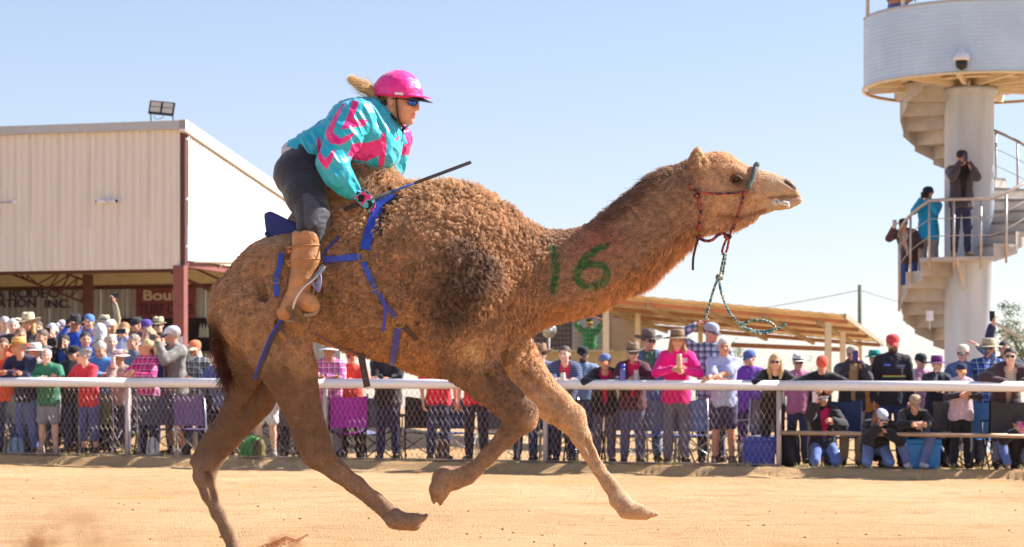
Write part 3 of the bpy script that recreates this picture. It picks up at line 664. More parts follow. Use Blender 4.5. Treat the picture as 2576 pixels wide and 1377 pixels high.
# ------------------------------------------------------------------ racecourse fence
WHITE = M('rail_white', S(244, 240, 240), .4, var=.04, scale=3)
GALP = M('post_grey', S(196, 180, 176), .5, var=.1, scale=4)
fen = empty('fence', (0, fenceY(0), crowdz(0)), 'white topped racecourse fence with chain link along the dirt track', 'fence')
def fX(px):
    """x on the fence line seen at column px"""
    a = (px - CXP) / F; return (a * (34.2 - .265 * 7.59)) / (1 + .265 * a)
def railz(x): return 1.216 - (1.216 - 1.115) * (x + 7.59) / 14.34
POSTS = [fX(p) for p in (-190, 320, 818, 1372, 1960, 2610)]
for i, (x0, x1) in enumerate(zip(POSTS[:-1], POSTS[1:])):
    a, b = Vector((x0, fenceY(x0) - .02, railz(x0) - .068)), Vector((x1, fenceY(x1) - .02, railz(x1) - .068))
    m = MB(); d = (b - a).normalized(); m.tube([a + d * .002, b - d * .002], .068, 12, flat=1.0, up=(0, 0, 1)); m.build('rail', WHITE, fen)
for x in POSTS:
    y = fenceY(x); m = MB(); m.tube([(x, y + .03, gzf(x, y) - .2), (x, y + .03, railz(x) - .1)], .036, 10); m.build('post', GALP, fen)
WIRE = M('chain_wire', S(168, 146, 136), .5, .3, var=.05)
def chain_link(x0, x1):
    m = MB(); p = .074; r = .0030; n = int((x1 - x0) / p); zt = 1.0
    def pt(u, w_, off):
        x = x0 + u; zb = float(crowdz(np.array(x))) + .02; return Vector((x, fenceY(x) + off, zb + w_ * (railz(x) - .12 - zb)))
    rows = int(round((railz(x0) - .12 - float(crowdz(np.array(x0)))) / p))
    for k in range(n + 1):
        for s in (1, -1):
            pts = []
            for j in range(rows + 1):
                u = k * p + (p * .5 if (j % 2) else 0) * s; pts.append(pt(min(max(u, 0), x1 - x0), j / rows, .006 * (1 if j % 2 else -1) * s))
            m.tube(pts, r, 3, False, sm=False)
    o = m.build('chain_link', WIRE, fen, kind='stuff'); return o
for x0, x1 in zip(POSTS[:4], POSTS[1:5]): chain_link(x0 + .03, x1 - .03)
xa, xb = POSTS[4], POSTS[5]
def midp(x, py): y = fenceY(x) - .02; px = x * F / y + CXP; return P(px, py, y)
m = MB(); m.tube([midp(xa + .03, 1089), midp(xb, 1098)], .030, 8); m.build('mid_rail', M('mid_rail_brown', S(186, 156, 130), .5, .3, var=.15), fen)
m = MB()
for x0, x1 in zip(POSTS[:4], POSTS[1:5]): m.tube([(x0, fenceY(x0), crowdz(x0) + .03), (x1, fenceY(x1), crowdz(x1) + .03)], .012, 5)
m.build('bottom_wire', WIRE, fen, kind='stuff')
def behind(px, back):
    """point on the crowd's ground seen at a column, BACK metres behind the fence"""
    a = (px - CXP) / F; Y = (34.2 - .265 * 7.59 + back) / (1 + .265 * a); x = a * Y; return Vector((x, Y, gzf(x, Y)))

# ------------------------------------------------------------------ folding chairs, cool boxes, bags
ALU = M('aluminium', S(214, 216, 220), .3, .85, var=.05); BLKM = M('black_frame', S(40, 40, 44), .4, .5, var=.05)
_chair = {}
def chair_parts(kind):
    if kind in _chair: return _chair[kind]
    fr = MB(); w_, d = .27, .24; r = .0125; out = {}
    if kind == 'flat':
        for s in (-1, 1):
            fr.tube([(s * w_, -d, 0), (s * w_, -d, .40), (s * w_, -d, .62), (s * w_, d * .8, .64), (s * w_, d, .64)], r, 6)
            fr.tube([(s * w_, d, 0), (s * w_, d * .9, .42), (s * w_, d * 1.15, .92)], r, 6)
            fr.tube([(s * (w_ - .02), -d, .06), (s * (w_ - .02), d, .40)], r * .8, 5); fr.tube([(s * (w_ - .02), d, .06), (s * (w_ - .02), -d, .40)], r * .8, 5)
        fr.tube([(-w_, -d, .05), (w_, -d, .40)], r * .7, 5); fr.tube([(w_, -d, .05), (-w_, -d, .40)], r * .7, 5)
    else:
        for s in (-1, 1):
            fr.tube([(s * w_, -d, 0), (s * w_, d, .55), (s * w_, d * 1.2, .95)], r, 6); fr.tube([(s * w_, d, 0), (s * w_, -d, .48), (s * w_, -d, .64)], r, 6)
        fr.tube([(-w_, -d, 0.03), (w_, -d, .45)], r * .8, 5); fr.tube([(w_, -d, 0.03), (-w_, -d, .45)], r * .8, 5); fr.tube([(-w_, d, 0.03), (w_, d, .45)], r * .8, 5); fr.tube([(w_, d, .03), (-w_, d, .45)], r * .8, 5)
    out['frame'] = fr.mesh('chair_frame', ALU)
    s_ = MB(); n = 7
    s_.sheet([[((-1 + 2 * j / (n - 1)) * w_ * .96, -d + 2 * d * i / 5, .43 - .05 * math.sin(math.pi * j / (n - 1)) * (1 if kind == 'bag' else .4) - .02 * i / 5) for j in range(n)] for i in range(6)])
    s_.sheet([[((-1 + 2 * j / (n - 1)) * w_ * .96, -d + 2 * d * i / 5, .418 - .05 * math.sin(math.pi * j / (n - 1)) * (1 if kind == 'bag' else .4) - .02 * i / 5) for j in range(n)] for i in range(6)])
    out['seat'] = s_.mesh('seat', ALU)
    b = MB(); b.sheet([[((-1 + 2 * j / (n - 1)) * w_ * .98, d * (.95 + .22 * i / 4) + .04 * math.sin(math.pi * j / (n - 1)), .46 + .46 * i / 4 - .03 * math.sin(math.pi * j / (n - 1)) * (i == 4)) for j in range(n)] for i in range(5)])
    b.sheet([[((-1 + 2 * j / (n - 1)) * w_ * .98, d * (.95 + .22 * i / 4) + .052 + .04 * math.sin(math.pi * j / (n - 1)), .46 + .46 * i / 4 - .03 * math.sin(math.pi * j / (n - 1)) * (i == 4)) for j in range(n)] for i in range(5)])
    out['backrest'] = b.mesh('backrest', ALU)
    for s in (-1, 1):
        a = MB(); a.box((s * w_, -.01, .655), (.05, .44, .022)); out['armrest' + str(s)] = a.mesh('armrest', BLKM, bevel=.006)
    _chair[kind] = out; return out
def chair(px, back, rot, col, label, kind='flat', frame=None, lift=0):
    p = behind(px, back); e = empty('folding_chair', p, label, 'folding chair', 'folding chairs behind the fence'); e.rotation_euler[2] = math.radians(rot)
    cm = M('canvas_%d_%d_%d' % col, S(*col), .85, var=.12, scale=10, bump=.2, bscale=80)
    for k, me in chair_parts(kind).items():
        nm = 'armrest' if k.startswith('arm') else k; o = link(nm, me, e)
        if k in ('seat', 'backrest'): o.material_slots[0].link = 'OBJECT'; o.material_slots[0].material = cm
        if k == 'frame' and frame: o.material_slots[0].link = 'OBJECT'; o.material_slots[0].material = frame
    return e
CH = [(75, .8, 160, (120, 132, 140), 'grey flat seat folding chair beside the green jumper man', 'flat', None),
      (20, 1.3, 200, (80, 88, 104), 'blue grey folding chair at the far left end behind the mesh', 'flat', None),
      (155, 1.6, 190, (60, 66, 60), 'dark folding chair between the green and red jumpers', 'bag', BLKM),
      (255, .9, 170, (92, 96, 78), 'olive folding chair with silver legs behind the red jumper', 'flat', None),
      (300, 1.5, 200, (80, 74, 70), 'brown grey folding chair just left of the first fence post', 'bag', BLKM),
      (395, .75, 185, (70, 74, 96), 'slate folding chair with white frame between pink plaid and backpack man', 'flat', None),
      (505, .6, 150, (116, 96, 150), 'lilac camp chair with a silver frame near the camel tail', 'flat', None),
      (560, 1.4, 180, (70, 66, 70), 'dark camp chair behind the camel rear leg', 'bag', BLKM),
      (700, 1.0, 175, (78, 74, 84), 'dark grey camp chair seen between the camel hind legs', 'bag', BLKM),
      (748, 1.6, 195, (64, 60, 66), 'charcoal camp chair left of the second fence post', 'bag', BLKM),
      (872, .55, 190, (176, 44, 178), 'bright magenta camp chair behind the mesh', 'bag', BLKM),
      (955, .9, 165, (112, 116, 146), 'blue grey camp chair beside the magenta one', 'bag', BLKM),
      (1052, 1.0, 200, (52, 50, 56), 'black camp chair between the dark jacket and first red shirt', 'flat', BLKM),
      (1150, 1.0, 170, (62, 80, 130), 'navy folding chair between the two red shirts', 'flat', None),
      (1255, .9, 185, (84, 84, 96), 'grey folding chair behind the bent camel knee', 'flat', None),
      (1405, 1.1, 180, (70, 78, 92), 'steel blue folding chair right of the third fence post', 'flat', None),
      (1470, .8, 170, (58, 66, 92), 'navy camp chair behind the navy jacket woman', 'bag', BLKM),
      (1575, 1.2, 185, (170, 180, 196), 'pale folding chair behind the maroon jacket woman', 'flat', None),
      (1655, 1.0, 170, (110, 130, 170), 'light blue folding chair left of the hot pink shirt', 'flat', None),
      (1745, .9, 160, (96, 120, 180), 'blue and white folding chair right of the hot pink shirt', 'flat', None),
      (1775, 1.5, 200, (58, 54, 60), 'dark folding chair left of the navy shorts', 'bag', BLKM),
      (1905, .8, 205, (110, 110, 130), 'grey folding chair behind the blue cool box', 'flat', None),
      (2110, 1.1, 180, (60, 70, 110), 'navy folding chair behind the first kneeling woman', 'flat', None),
      (2385, .9, 180, (78, 78, 82), 'patterned grey camp chair under the person in grey camouflage', 'bag', BLKM),
      (2450, 1.3, 190, (60, 110, 170), 'blue folding chair with white frame behind the child', 'flat', None),
      (2530, .55, 180, (56, 56, 60), 'low black camp chair at the right edge under the jeans', 'bag', BLKM)]
for c in CH: chair(c[0], c[1], c[2], c[3], c[4], c[5], c[6])
def coolbox(px, back, label, rgb, w_, d, h, rot):
    p = behind(px, back); e = empty('cool_box', p, label, 'cool box'); R = Matrix.Rotation(rot, 3, 'Z')
    mt = M('cool_plastic_%d_%d_%d' % rgb, S(*rgb), .35, var=.06)
    m = MB(); m.box(p + Vector((0, 0, h * .42)), (w_, d, h * .84), R, taper=1.06); m.build('box', mt, e, bevel=.02)
    m = MB(); m.box(p + Vector((0, 0, h * .92)), (w_ * 1.1, d * 1.1, h * .16), R); m.build('lid', mt, e, bevel=.02)
    for s in (-1, 1): m = MB(); m.tube(spline([p + R @ Vector(q) for q in ((s * w_ * .56, -.06, h * .8), (s * w_ * .62, -.06, h * .62), (s * w_ * .62, .06, h * .62), (s * w_ * .56, .06, h * .8))], 3), .012, 6); m.build('handle', M('white_plastic', S(220, 222, 226), .4, var=.04), e)
    for k in range(5): m = MB(); m.box(p + R @ Vector((-w_ * .42 + w_ * .21 * k, -d * .515, h * .4)), (.02, .016, h * .6), R); m.build('rib', mt, e)
    return e
coolbox(1908, .28, 'royal blue cool box on the ground behind the chain link', (34, 66, 176), .40, .34, .40, .05)
coolbox(2318, .42, 'cyan blue cool box under the khaki capped woman', (20, 130, 200), .46, .36, .40, -.08)
def bag(px, back, label, rgb, sz, name='bag', lumps=()):
    p = behind(px, back); e = empty(name, p, label, 'bag'); v = Vol(np.array(p) - [sz[0], sz[1], .03], np.array(p) + [sz[0], sz[1], sz[2] * 1.15], .016)
    v.ell(p + Vector((0, 0, sz[2] * .45)), (sz[0] * .62, sz[1] * .6, sz[2] * .52), .03); v.ell(p + Vector((0, -sz[1] * .35, sz[2] * .3)), (sz[0] * .45, sz[1] * .4, sz[2] * .28), .03)
    v.ell(p + Vector((0, 0, sz[2] * .16)), (sz[0] * .66, sz[1] * .62, sz[2] * .18), .04)
    G = v.grid(); v.d += ((vnoise(G * 16) - .5) * .03).astype(np.float32); V, Q = v.mesh(1); npobj('sack', V, [Q], [M('bag_%d_%d_%d' % rgb, S(*rgb), .8, var=.2, bump=.3, bscale=40)], e)
    for s in (-1, 1):
        m = MB(); m.tube(spline([p + Vector((s * sz[0] * .3, -sz[1] * .6, sz[2] * .2)), p + Vector((s * sz[0] * .32, -sz[1] * .8, sz[2] * .6)), p + Vector((s * sz[0] * .2, -sz[1] * .3, sz[2] * .98))], 4), .014, 6, flat=.5); m.build('strap', BLK2, e)
    m = MB(); m.tube(spline([p + Vector((-.05, 0, sz[2] * .95)), p + Vector((0, 0, sz[2] * 1.1)), p + Vector((.05, 0, sz[2] * .95))], 4), .011, 6); m.build('handle', BLK2, e)
BLK2 = M('bag_webbing', S(40, 40, 44), .8, var=.1)
bag(1990, .22, 'black backpack standing right of the fence post', (38, 36, 42), (.20, .2, .56), 'backpack')
bag(632, .3, 'green and brown duffel bag seen between the camel hind legs', (64, 140, 62), (.30, .2, .34), 'duffel_bag')
bag(650, .26, 'small olive pack leaning on the green duffel bag', (112, 96, 44), (.16, .15, .3), 'small_pack')
bag(385, .2, 'white shopping bag on the ground near the pink plaid shirt', (222, 222, 216), (.15, .14, .30), 'carry_bag')
bag(40, .25, 'pale blue bag on the ground at the far left', (150, 180, 206), (.18, .15, .28), 'carry_bag')
bag(1115, .5, 'brown bag on the ground between the red shirts', (120, 92, 80), (.15, .15, .34), 'carry_bag')
# ------------------------------------------------------------------ head used by every person (local: face towards -Y, chin -.115, top +.115)
def head_sdf(h, female=False, nosek=1.0):
    v = Vol((-.11, -.15, -.2), (.11, .13, .15), h)
    v.ell((0, .018, .032), (.075, .094, .086), .02)
    v.ell((0, -.03, -.02), (.064, .062, .075), .03)
    jw = .046 if female else .052
    v.ell((0, -.030, -.066), (jw, .055, .045), .03)
    v.ell((0, -.072, -.098), (.018 if female else .022, .017, .016), .025)
    for s in (-1, 1):
        v.ell((s * .04, -.066, -.028), (.022, .022, .02), .025)
        v.ell((s * .031, -.094, .004), (.019, .012, .012), .012, sub=True)
        v.ell((s * .031, -.0765, .003), (.0135, .0125, .011), .003)
        v.cone((s * .014, -.088, .022), (s * .048, -.076, .02), .008, .006, .012)
        v.ell((s * .076, .012, -.004), (.008, .020, .032), .008)
    v.cone((0, -.084, .012), (0, -.108, -.028), .0075, .0115 * nosek, .012)
    for s in (-1, 1): v.ell((s * .010, -.096, -.032), (.008, .009, .007), .008)
    v.ell((0, -.090, -.058), (.022, .010, .0065), .008); v.ell((0, -.088, -.070), (.018, .010, .0075), .008)
    v.cone((-.024, -.094, -.064), (.024, -.094, -.064), .0016, .0016, .002, sub=True)
    v.cone((0, .02, -.06), (0, .04, -.17), .050 if female else .056, .054 if female else .06, .03)
    return v
def head_mats(V, Q):
    c = V[Q].mean(1); x, y, z = np.abs(c[:, 0]), c[:, 1], c[:, 2]; m = np.zeros(len(Q), np.int32)
    m[(np.hypot((x - .031) / .013, (z - .003) / .0075) < 1) & (y < -.078)] = 1
    m[(np.hypot(x / .022, (z + .064) / .011) < 1) & (y < -.085)] = 2
    m[(np.hypot((x - .031) / .020, (z - .0245) / .0055) < 1) & (y < -.06)] = 3
    return m
def skin(name, rgb): return M(name, S(*rgb), .5, var=.08, scale=30, bump=.06, bscale=220, spec=.4)
EYE = M('eye_dark', S(40, 30, 26), .2, var=0, spec=.8)
def xf(V, mtx): V = np.asarray(V); R = np.array(mtx.to_3x3()); return V @ R.T + np.array(mtx.translation)

# ------------------------------------------------------------------ generic people: pose -> joints -> one body surface, clothes, hats
def hand_template(curl):
    m = MB(); m.box((0, 0, .045), (.078, .026, .09), taper=1.05)
    for i in range(4):
        x = -.029 + .0195 * i; L1 = [.036, .040, .038, .030][i]; a = curl; p = Vector((x, 0, .088)); pts = [p]
        for k in range(3):
            t = a * (k + .6); p = p + Vector((0, -math.sin(t), math.cos(t))) * L1 * (.95 - .16 * k); pts.append(p)
        m.tube(pts, [.0098, .0095, .0088, .0072], 6)
    m.tube([(-.034, -.004, .025), (-.056, -.014, .052), (-.056, -.026, .082), (-.046, -.034, .10)], [.014, .0125, .0105, .008], 6)
    me = bpy.data.meshes.new('hand'); me.from_pydata([tuple(v) for v in m.v], [], m.f)
    V = np.array([tuple(v) for v in m.v]); return V, m.f
HANDS = {c: hand_template(c) for c in (.25, .6, .95)}
def ik(S_, W_, l1, l2, hint):
    S_, W_ = Vector(S_), Vector(W_); d = W_ - S_; L = d.length; mx = (l1 + l2) * .985
    if L > mx: W_ = S_ + d * (mx / L); d = W_ - S_; L = mx
    u = d.normalized(); a = (l1 * l1 - l2 * l2 + L * L) / (2 * L); h = math.sqrt(max(l1 * l1 - a * a, 1e-6)); hv_ = Vector(hint); hv_ = (hv_ - u * hv_.dot(u)).normalized()
    return S_ + u * a + hv_ * h, W_
POSE = {
    'stand': dict(lean=2, w=((-.25, -.05, .84), (.25, -.05, .84)), h=((-.5, .5, 0), (.5, .5, 0)), curl=.6),
    'rail': dict(lean=20, w=((.05, -.43, 1.185), (-.03, -.45, 1.19)), h=((-1, .2, -.45), (1, .2, -.45)), curl=.6),
    'raillow': dict(lean=33, w=((-.05, -.50, 1.18), (.06, -.50, 1.18)), h=((-1, .1, .1), (1, .1, .1)), curl=.6),
    'railclap': dict(lean=14, w=((-.07, -.42, 1.22), (.06, -.42, 1.20)), h=((-1, .3, -.5), (1, .3, -.5)), curl=.25),
    'railwide': dict(lean=26, w=((-.14, -.47, 1.18), (.14, -.47, 1.18)), h=((-1, .2, .2), (1, .2, .2)), curl=.95),
    'railhang': dict(lean=10, w=((.03, -.46, 1.13), (-.20, -.42, 1.18)), h=((-1, .2, -.5), (1, .2, -.5)), curl=.25),
    'phone': dict(lean=4, w=((-.07, -.30, 1.50), (.06, -.30, 1.49)), h=((-.6, 0, -1), (.6, 0, -1)), curl=.6, hold=(0, -.36, 1.58)),
    'onephone': dict(lean=4, w=((-.09, -.30, 1.54), (.10, -.26, 1.18)), h=((-.6, 0, -1), (.8, .2, -.6)), curl=.6, hold=(-.06, -.35, 1.61)),
    'clap': dict(lean=4, w=((-.06, -.34, 1.22), (.05, -.34, 1.20)), h=((-1, .3, -.5), (1, .3, -.5)), curl=.25),
    'raise': dict(lean=2, w=((-.2, -.16, 1.15), (.20, -.14, 1.93)), h=((-.6, .3, -.6), (.8, -.3, 0)), curl=.6, hold=(.20, -.16, 2.06)),
    'shade': dict(lean=2, w=((-.20, -.15, 1.70), (.25, -.05, .9)), h=((-1, 0, -.3), (.5, .5, 0)), curl=.25),
    'point': dict(lean=14, w=((-.36, -.40, 1.24), (.02, -.40, 1.19)), h=((-.4, .3, -1), (1, .3, -.4)), curl=.6),
    'mouth': dict(lean=6, w=((-.04, -.18, 1.46), (.08, -.3, 1.2)), h=((-.6, -.1, -1), (.8, .2, -.6)), curl=.6),
    'kneel': dict(lean=6, legs='kneel', w=((-.17, -.36, 0.98), (.10, -.32, .70)), h=((-.5, 0, -1), (.8, .2, -.6)), curl=.6, hold=(-.19, -.41, 1.07)),
    'kneelbend': dict(lean=58, legs='kneel', w=((-.06, -.56, .62), (.08, -.52, .54)), h=((-.7, .2, -.9), (.8, .2, -.6)), curl=.6),
    'sit': dict(lean=42, legs='sit', w=((-.03, -.62, .66), (.03, -.62, .66)), h=((-1, .1, -.3), (1, .1, -.3)), curl=.25),
    'slump': dict(lean=30, legs='sitdeep', w=((-.10, -.50, .52), (.10, -.50, .52)), h=((-.8, .1, -.6), (.8, .1, -.6)), curl=.6),
    'sitlow': dict(lean=26, legs='sitlow', w=((-.06, -.48, .62), (.06, -.48, .62)), h=((-.8, .1, -.6), (.8, .1, -.6)), curl=.6, hold=(0, -.54, .68)),
    'leanphone': dict(lean=38, w=((-.12, -.62, 1.40), (.14, -.5, 1.12)), h=((-.6, 0, -1), (.8, .2, -.6)), curl=.6, hold=(-.09, -.68, 1.47)),
    'fold': dict(lean=10, w=((.10, -.30, 1.16), (-.10, -.33, 1.18)), h=((-1, .1, -.4), (1, .1, -.4)), curl=.6),
    'lift': dict(lean=0, w=((-.10, -.12, 1.74), (.16, -.12, 1.72)), h=((-1, 0, .1), (1, 0, .1)), curl=.95),
}
LEGS = {'stand': dict(p=(0, 0, .94), k=((-.10, -.02, .50), (.10, -.02, .50)), a=((-.115, .02, .09), (.115, .02, .09))),
        'kneel': dict(p=(0, .12, .38), k=((-.17, -.22, .09), (.17, -.22, .09)), a=((-.12, .24, .10), (.12, .24, .10))),
        'sit': dict(p=(0, .10, .46), k=((-.24, -.30, .47), (.24, -.30, .47)), a=((-.10, -.26, .09), (.12, -.30, .09))),
        'sitlow': dict(p=(0, .10, .17), k=((-.26, -.26, .44), (.26, -.26, .44)), a=((-.20, -.46, .09), (.22, -.48, .09))), 'sitdeep': dict(p=(0, .12, .24), k=((-.16, -.26, .46), (.16, -.26, .46)), a=((-.14, -.34, .09), (.14, -.36, .09)))}
_PC = {}
def joints(pose, yawh, pit, mir, fem):
    q = POSE[pose]; lg = LEGS[q.get('legs', 'stand')]; p = Vector(lg['p']); R = Matrix.Rotation(math.radians(q['lean']), 3, 'X')
    T = lambda x, y, z: p + R @ Vector((x, y, z))
    sw = .165 if fem else .185
    J = dict(p=p, waist=T(0, 0, .16), chest=T(0, -.005, .34), neck=T(0, .01, .52), R=R)
    J['s'] = [T(-sw, 0, .455), T(sw, 0, .455)]
    Rh = Matrix.Rotation(math.radians(q['lean'] * .75), 3, 'X'); J['head'] = J['neck'] + Rh @ Vector((0, -.03, .145))
    J['hm'] = Matrix.Translation(J['head']) @ Matrix.Rotation(math.radians(yawh), 4, 'Z') @ Matrix.Rotation(math.radians(pit), 4, 'X')
    W = [Vector(v) for v in q['w']]; H = [Vector(v) for v in q['h']]
    if mir: W = [Vector((-W[1].x, W[1].y, W[1].z)), Vector((-W[0].x, W[0].y, W[0].z))]; H = [Vector((-H[1].x, H[1].y, H[1].z)), Vector((-H[0].x, H[0].y, H[0].z))]
    J['e'], J['w'] = [], []
    for i in range(2):
        e, w_ = ik(J['s'][i], W[i], .30, .255, H[i]); J['e'].append(e); J['w'].append(w_)
    J['hip'] = [p + Vector((-.088, 0, -.02)), p + Vector((.088, 0, -.02))]
    J['k'] = [Vector(v) for v in lg['k']]; J['a'] = [Vector(v) for v in lg['a']]
    J['toe'] = [a + (Vector((-.03 + .06 * i, -.15, -.045)) if q.get('legs') != 'kneel' else Vector((0, .12, -.06))) for i, a in enumerate(J['a'])]
    h = q.get('hold'); J['hold'] = (Vector((-h[0] if mir else h[0], h[1], h[2])) if h else None); J['curl'] = q['curl']; return J
def bounds(J, m=.2):
    P_ = np.array([tuple(v) for v in [J['p'], J['neck'], J['head']] + J['s'] + J['e'] + J['w'] + J['k'] + J['a'] + J['toe']]); return P_.min(0) - m, P_.max(0) + m
def torso(v, J, inf, fem, low=True, k=.05):
    sq = (1, .70, 1); p, wa, ch, ne = J['p'], J['waist'], J['chest'], J['neck']; wr = .115 if fem else .132
    v.cone(p + Vector((0, 0, -.04)), wa, .155 + inf, wr + inf, k, sq); v.cone(wa, ch, wr + inf, .155 + inf, k, sq)
    v.cone(J['s'][0] * .86 + J['s'][1] * .14, J['s'][1] * .86 + J['s'][0] * .14, .068 + inf, .068 + inf, k); v.cone(ch, ne - (ne - ch) * .25, .145 + inf, .085 + inf, k, sq)
    if fem:
        for s in (-1, 1): b = ch + J['R'] @ Vector((s * .07, -.085, .0)); v.ell(b, (.065 + inf * .6,) * 3, .04)
def arm(v, J, i, inf, upto, k=.03):
    s, e, w_ = J['s'][i], J['e'][i], J['w'][i]
    if upto == 'half': v.cone(s, s.lerp(e, .78), .060 + inf, .056 + inf * 1.5, k); return
    v.cone(s, e, .054 + inf, .043 + inf, k)
    if upto == 'full': v.cone(e, e.lerp(w_, .93), .042 + inf, .031 + inf, k * .6)
    else: v.cone(e, w_, .040, .026, .02)
def wrinkle(v, amt, sc=11):
    G = v.grid(); g = np.stack([G[..., 0] + .4 * G[..., 2], G[..., 1], G[..., 2] - .3 * G[..., 0]], -1)
    v.d -= (((1 - np.abs(2 * vnoise(g * np.array([sc * 1.6, sc, sc * .9])) - 1)) ** 2 - .3) * amt).astype(np.float32)
HEADS = {}
for fm_ in (False, True):
    V_, Q_ = head_sdf(.0075, fm_).mesh(1); HEADS[fm_] = (V_, Q_, head_mats(V_, Q_))
def get_body(pose, yawh, pit, mir, fem):
    key = ('b', pose, yawh, pit, mir, fem)
    if key in _PC: return _PC[key]
    J = joints(pose, yawh, pit, mir, fem); lo, hi = bounds(J, .14); v = Vol(lo, hi, .02); torso(v, J, -.008, fem)
    v.cone(J['neck'] - Vector((0, 0, .05)), J['head'] + Vector((0, .02, -.06)), .062, .052, .03)
    for i in range(2):
        arm(v, J, i, 0, 'skin'); v.cone(J['hip'][i], J['k'][i], .082, .055, .03); v.cone(J['k'][i], J['k'][i].lerp(J['a'][i], .35), .052, .055, .02); v.cone(J['k'][i].lerp(J['a'][i], .35), J['a'][i], .054, .036, .02)
        v.cone(J['a'][i] + Vector((0, 0, -.03)), J['toe'][i], .038, .03, .02)
    V, Q = v.mesh(1); Vs, Fs, mi = [V], [Q], [np.zeros(len(Q), int)]; b = len(V)
    hV, hQ, hM = HEADS[fem]; Vs.append(xf(hV, J['hm'])); Fs.append(hQ + b); mi.append(hM); b += len(hV); tri = []
    hv_, hf = HANDS[J['curl']]
    for i in range(2):
        z = (J['w'][i] - J['e'][i]).normalized(); inw = Vector((1 if i == 0 else -1, -.2, -.3)); y = -(inw - z * inw.dot(z)).normalized(); x = y.cross(z)
        A = np.array(Matrix((x, y, z)).transposed()); hh = hv_.copy()
        hh[:, 0] *= (1 if i == 0 else -1); hw = hh @ A.T + np.array(J['w'][i] - z * .005); Vs.append(hw)
        q4 = np.array([f for f in hf if len(f) == 4]); q6 = np.array([f for f in hf if len(f) == 6])
        if i == 1: q4 = q4[:, ::-1]; q6 = q6[:, ::-1]
        Fs.append(q4 + b); mi.append(np.zeros(len(q4), int)); tri.append(q6 + b); b += len(hh)
    Fq = np.concatenate(Fs); F6 = np.concatenate(tri); me = npmesh('body', np.concatenate(Vs), [Fq, F6], [], np.concatenate(mi + [np.zeros(len(F6), int)]))
    for k in range(4): me.materials.append(None)
    _PC[key] = (me, J); return _PC[key]
def get_top(pose, yawh, pit, mir, fem, kind):
    key = ('t', pose, mir, fem, kind)
    if key in _PC: return _PC[key]
    J = joints(pose, yawh, pit, mir, fem); lo, hi = bounds(J, .2); v = Vol(lo, hi, .0165); inf = {'tee': .012, 'shirt': .014, 'inner': .006, 'jacket': .028, 'puffer': .036, 'vest': .030}[kind]
    torso(v, J, inf, fem)
    if kind != 'inner':
        v.cone(J['p'] + Vector((0, 0, -.10)), J['p'] + Vector((0, 0, .08)), .175 + inf, .155 + inf, .04, (1, .80, 1))
    for i in range(2):
        if kind not in ('vest', 'inner'): arm(v, J, i, inf, 'half' if kind == 'tee' else 'full')
    col = J['neck'] + Vector((0, -.005, -.005)); v.cone(J['neck'] - Vector((0, 0, .07)), col, .075 + inf * .6, .064 + inf * .4, .02)
    wrinkle(v, .010 if kind != 'puffer' else .004)
    if POSE[pose].get('legs', 'stand') != 'sit0':
        G = v.grid(); lz = ((G - np.array(J['p'], np.float32)) @ np.array(J['R'], np.float32))[..., 2]; near_ = np.hypot(G[..., 0], G[..., 1] - J['p'].y) < .34
        hem_ = (-.13 if kind in ('tee', 'shirt', 'jacket', 'vest') else -.08) + .018 * np.sin(np.arctan2(G[..., 1], G[..., 0]) * 3)
        v.d = np.maximum(v.d, np.where(near_ & (lz < 0), hem_ - lz, -1).astype(np.float32)); del G, lz
    if kind == 'puffer':
        G = v.grid(); v.d -= (.010 * np.abs(np.sin(G[..., 2] * 42))).astype(np.float32)
    V, Q = v.mesh(1)
    if kind in ('jacket', 'puffer'):
        c = V[Q].mean(1); lc = (c - np.array(J['p'])) @ np.array(J['R']); front = lc[:, 1] < -.02; zz = lc[:, 2]
        keep = ~(front & (np.abs(lc[:, 0] - .006) < np.interp(zz, [-.05, .15, .50], [.020, .035, .085])) & (zz > .02) & (zz < .56))
        Q = Q[keep]
    me = npmesh('top', V, [Q], []); me.materials.append(None); _PC[key] = me; return me
def get_bottom(pose, mir, kind):
    key = ('l', POSE[pose].get('legs', 'stand'), kind)
    if key in _PC: return _PC[key]
    J = joints(pose, 0, 0, False, False); lo = np.array([-.5, -.7, -.02]); hi = np.array([.5, .6, 1.15]); v = Vol(lo, hi, .0165); inf = .013
    v.cone(J['p'] + Vector((0, 0, -.05)), J['p'] + Vector((0, 0, .10)), .152 + inf, .13 + inf, .05, (1, .74, 1))
    for i in range(2):
        h, k, a = J['hip'][i], J['k'][i], J['a'][i]
        if kind == 'shorts': v.cone(h, h.lerp(k, .86), .090 + inf, .078 + inf, .03)
        else: v.cone(h, k, .086 + inf, .060 + inf, .03); v.cone(k, k.lerp(a, .90 if kind == 'trousers' else .55), .060 + inf, .050 + inf, .02)
    wrinkle(v, .011, 9); V, Q = v.mesh(1); me = npmesh('bottom', V, [Q], []); me.materials.append(None); _PC[key] = me; return me
def get_shoe(pose, i):
    key = ('s', POSE[pose].get('legs', 'stand'), i)
    if key in _PC: return _PC[key]
    J = joints(pose, 0, 0, False, False); a, t = J['a'][i], J['toe'][i]; v = Vol(np.minimum(a, t) - .1, np.maximum(a, t) + .1, .013)
    v.cone(a + Vector((0, 0, .02)), a + Vector((0, .01, -.04)), .048, .046, .02); v.cone(a + Vector((0, .01, -.04)), t, .046, .038, .02, (1, 1, .9)); V, Q = v.mesh(1)
    me = npmesh('shoe', V, [Q], []); me.materials.append(None); _PC[key] = me; return me
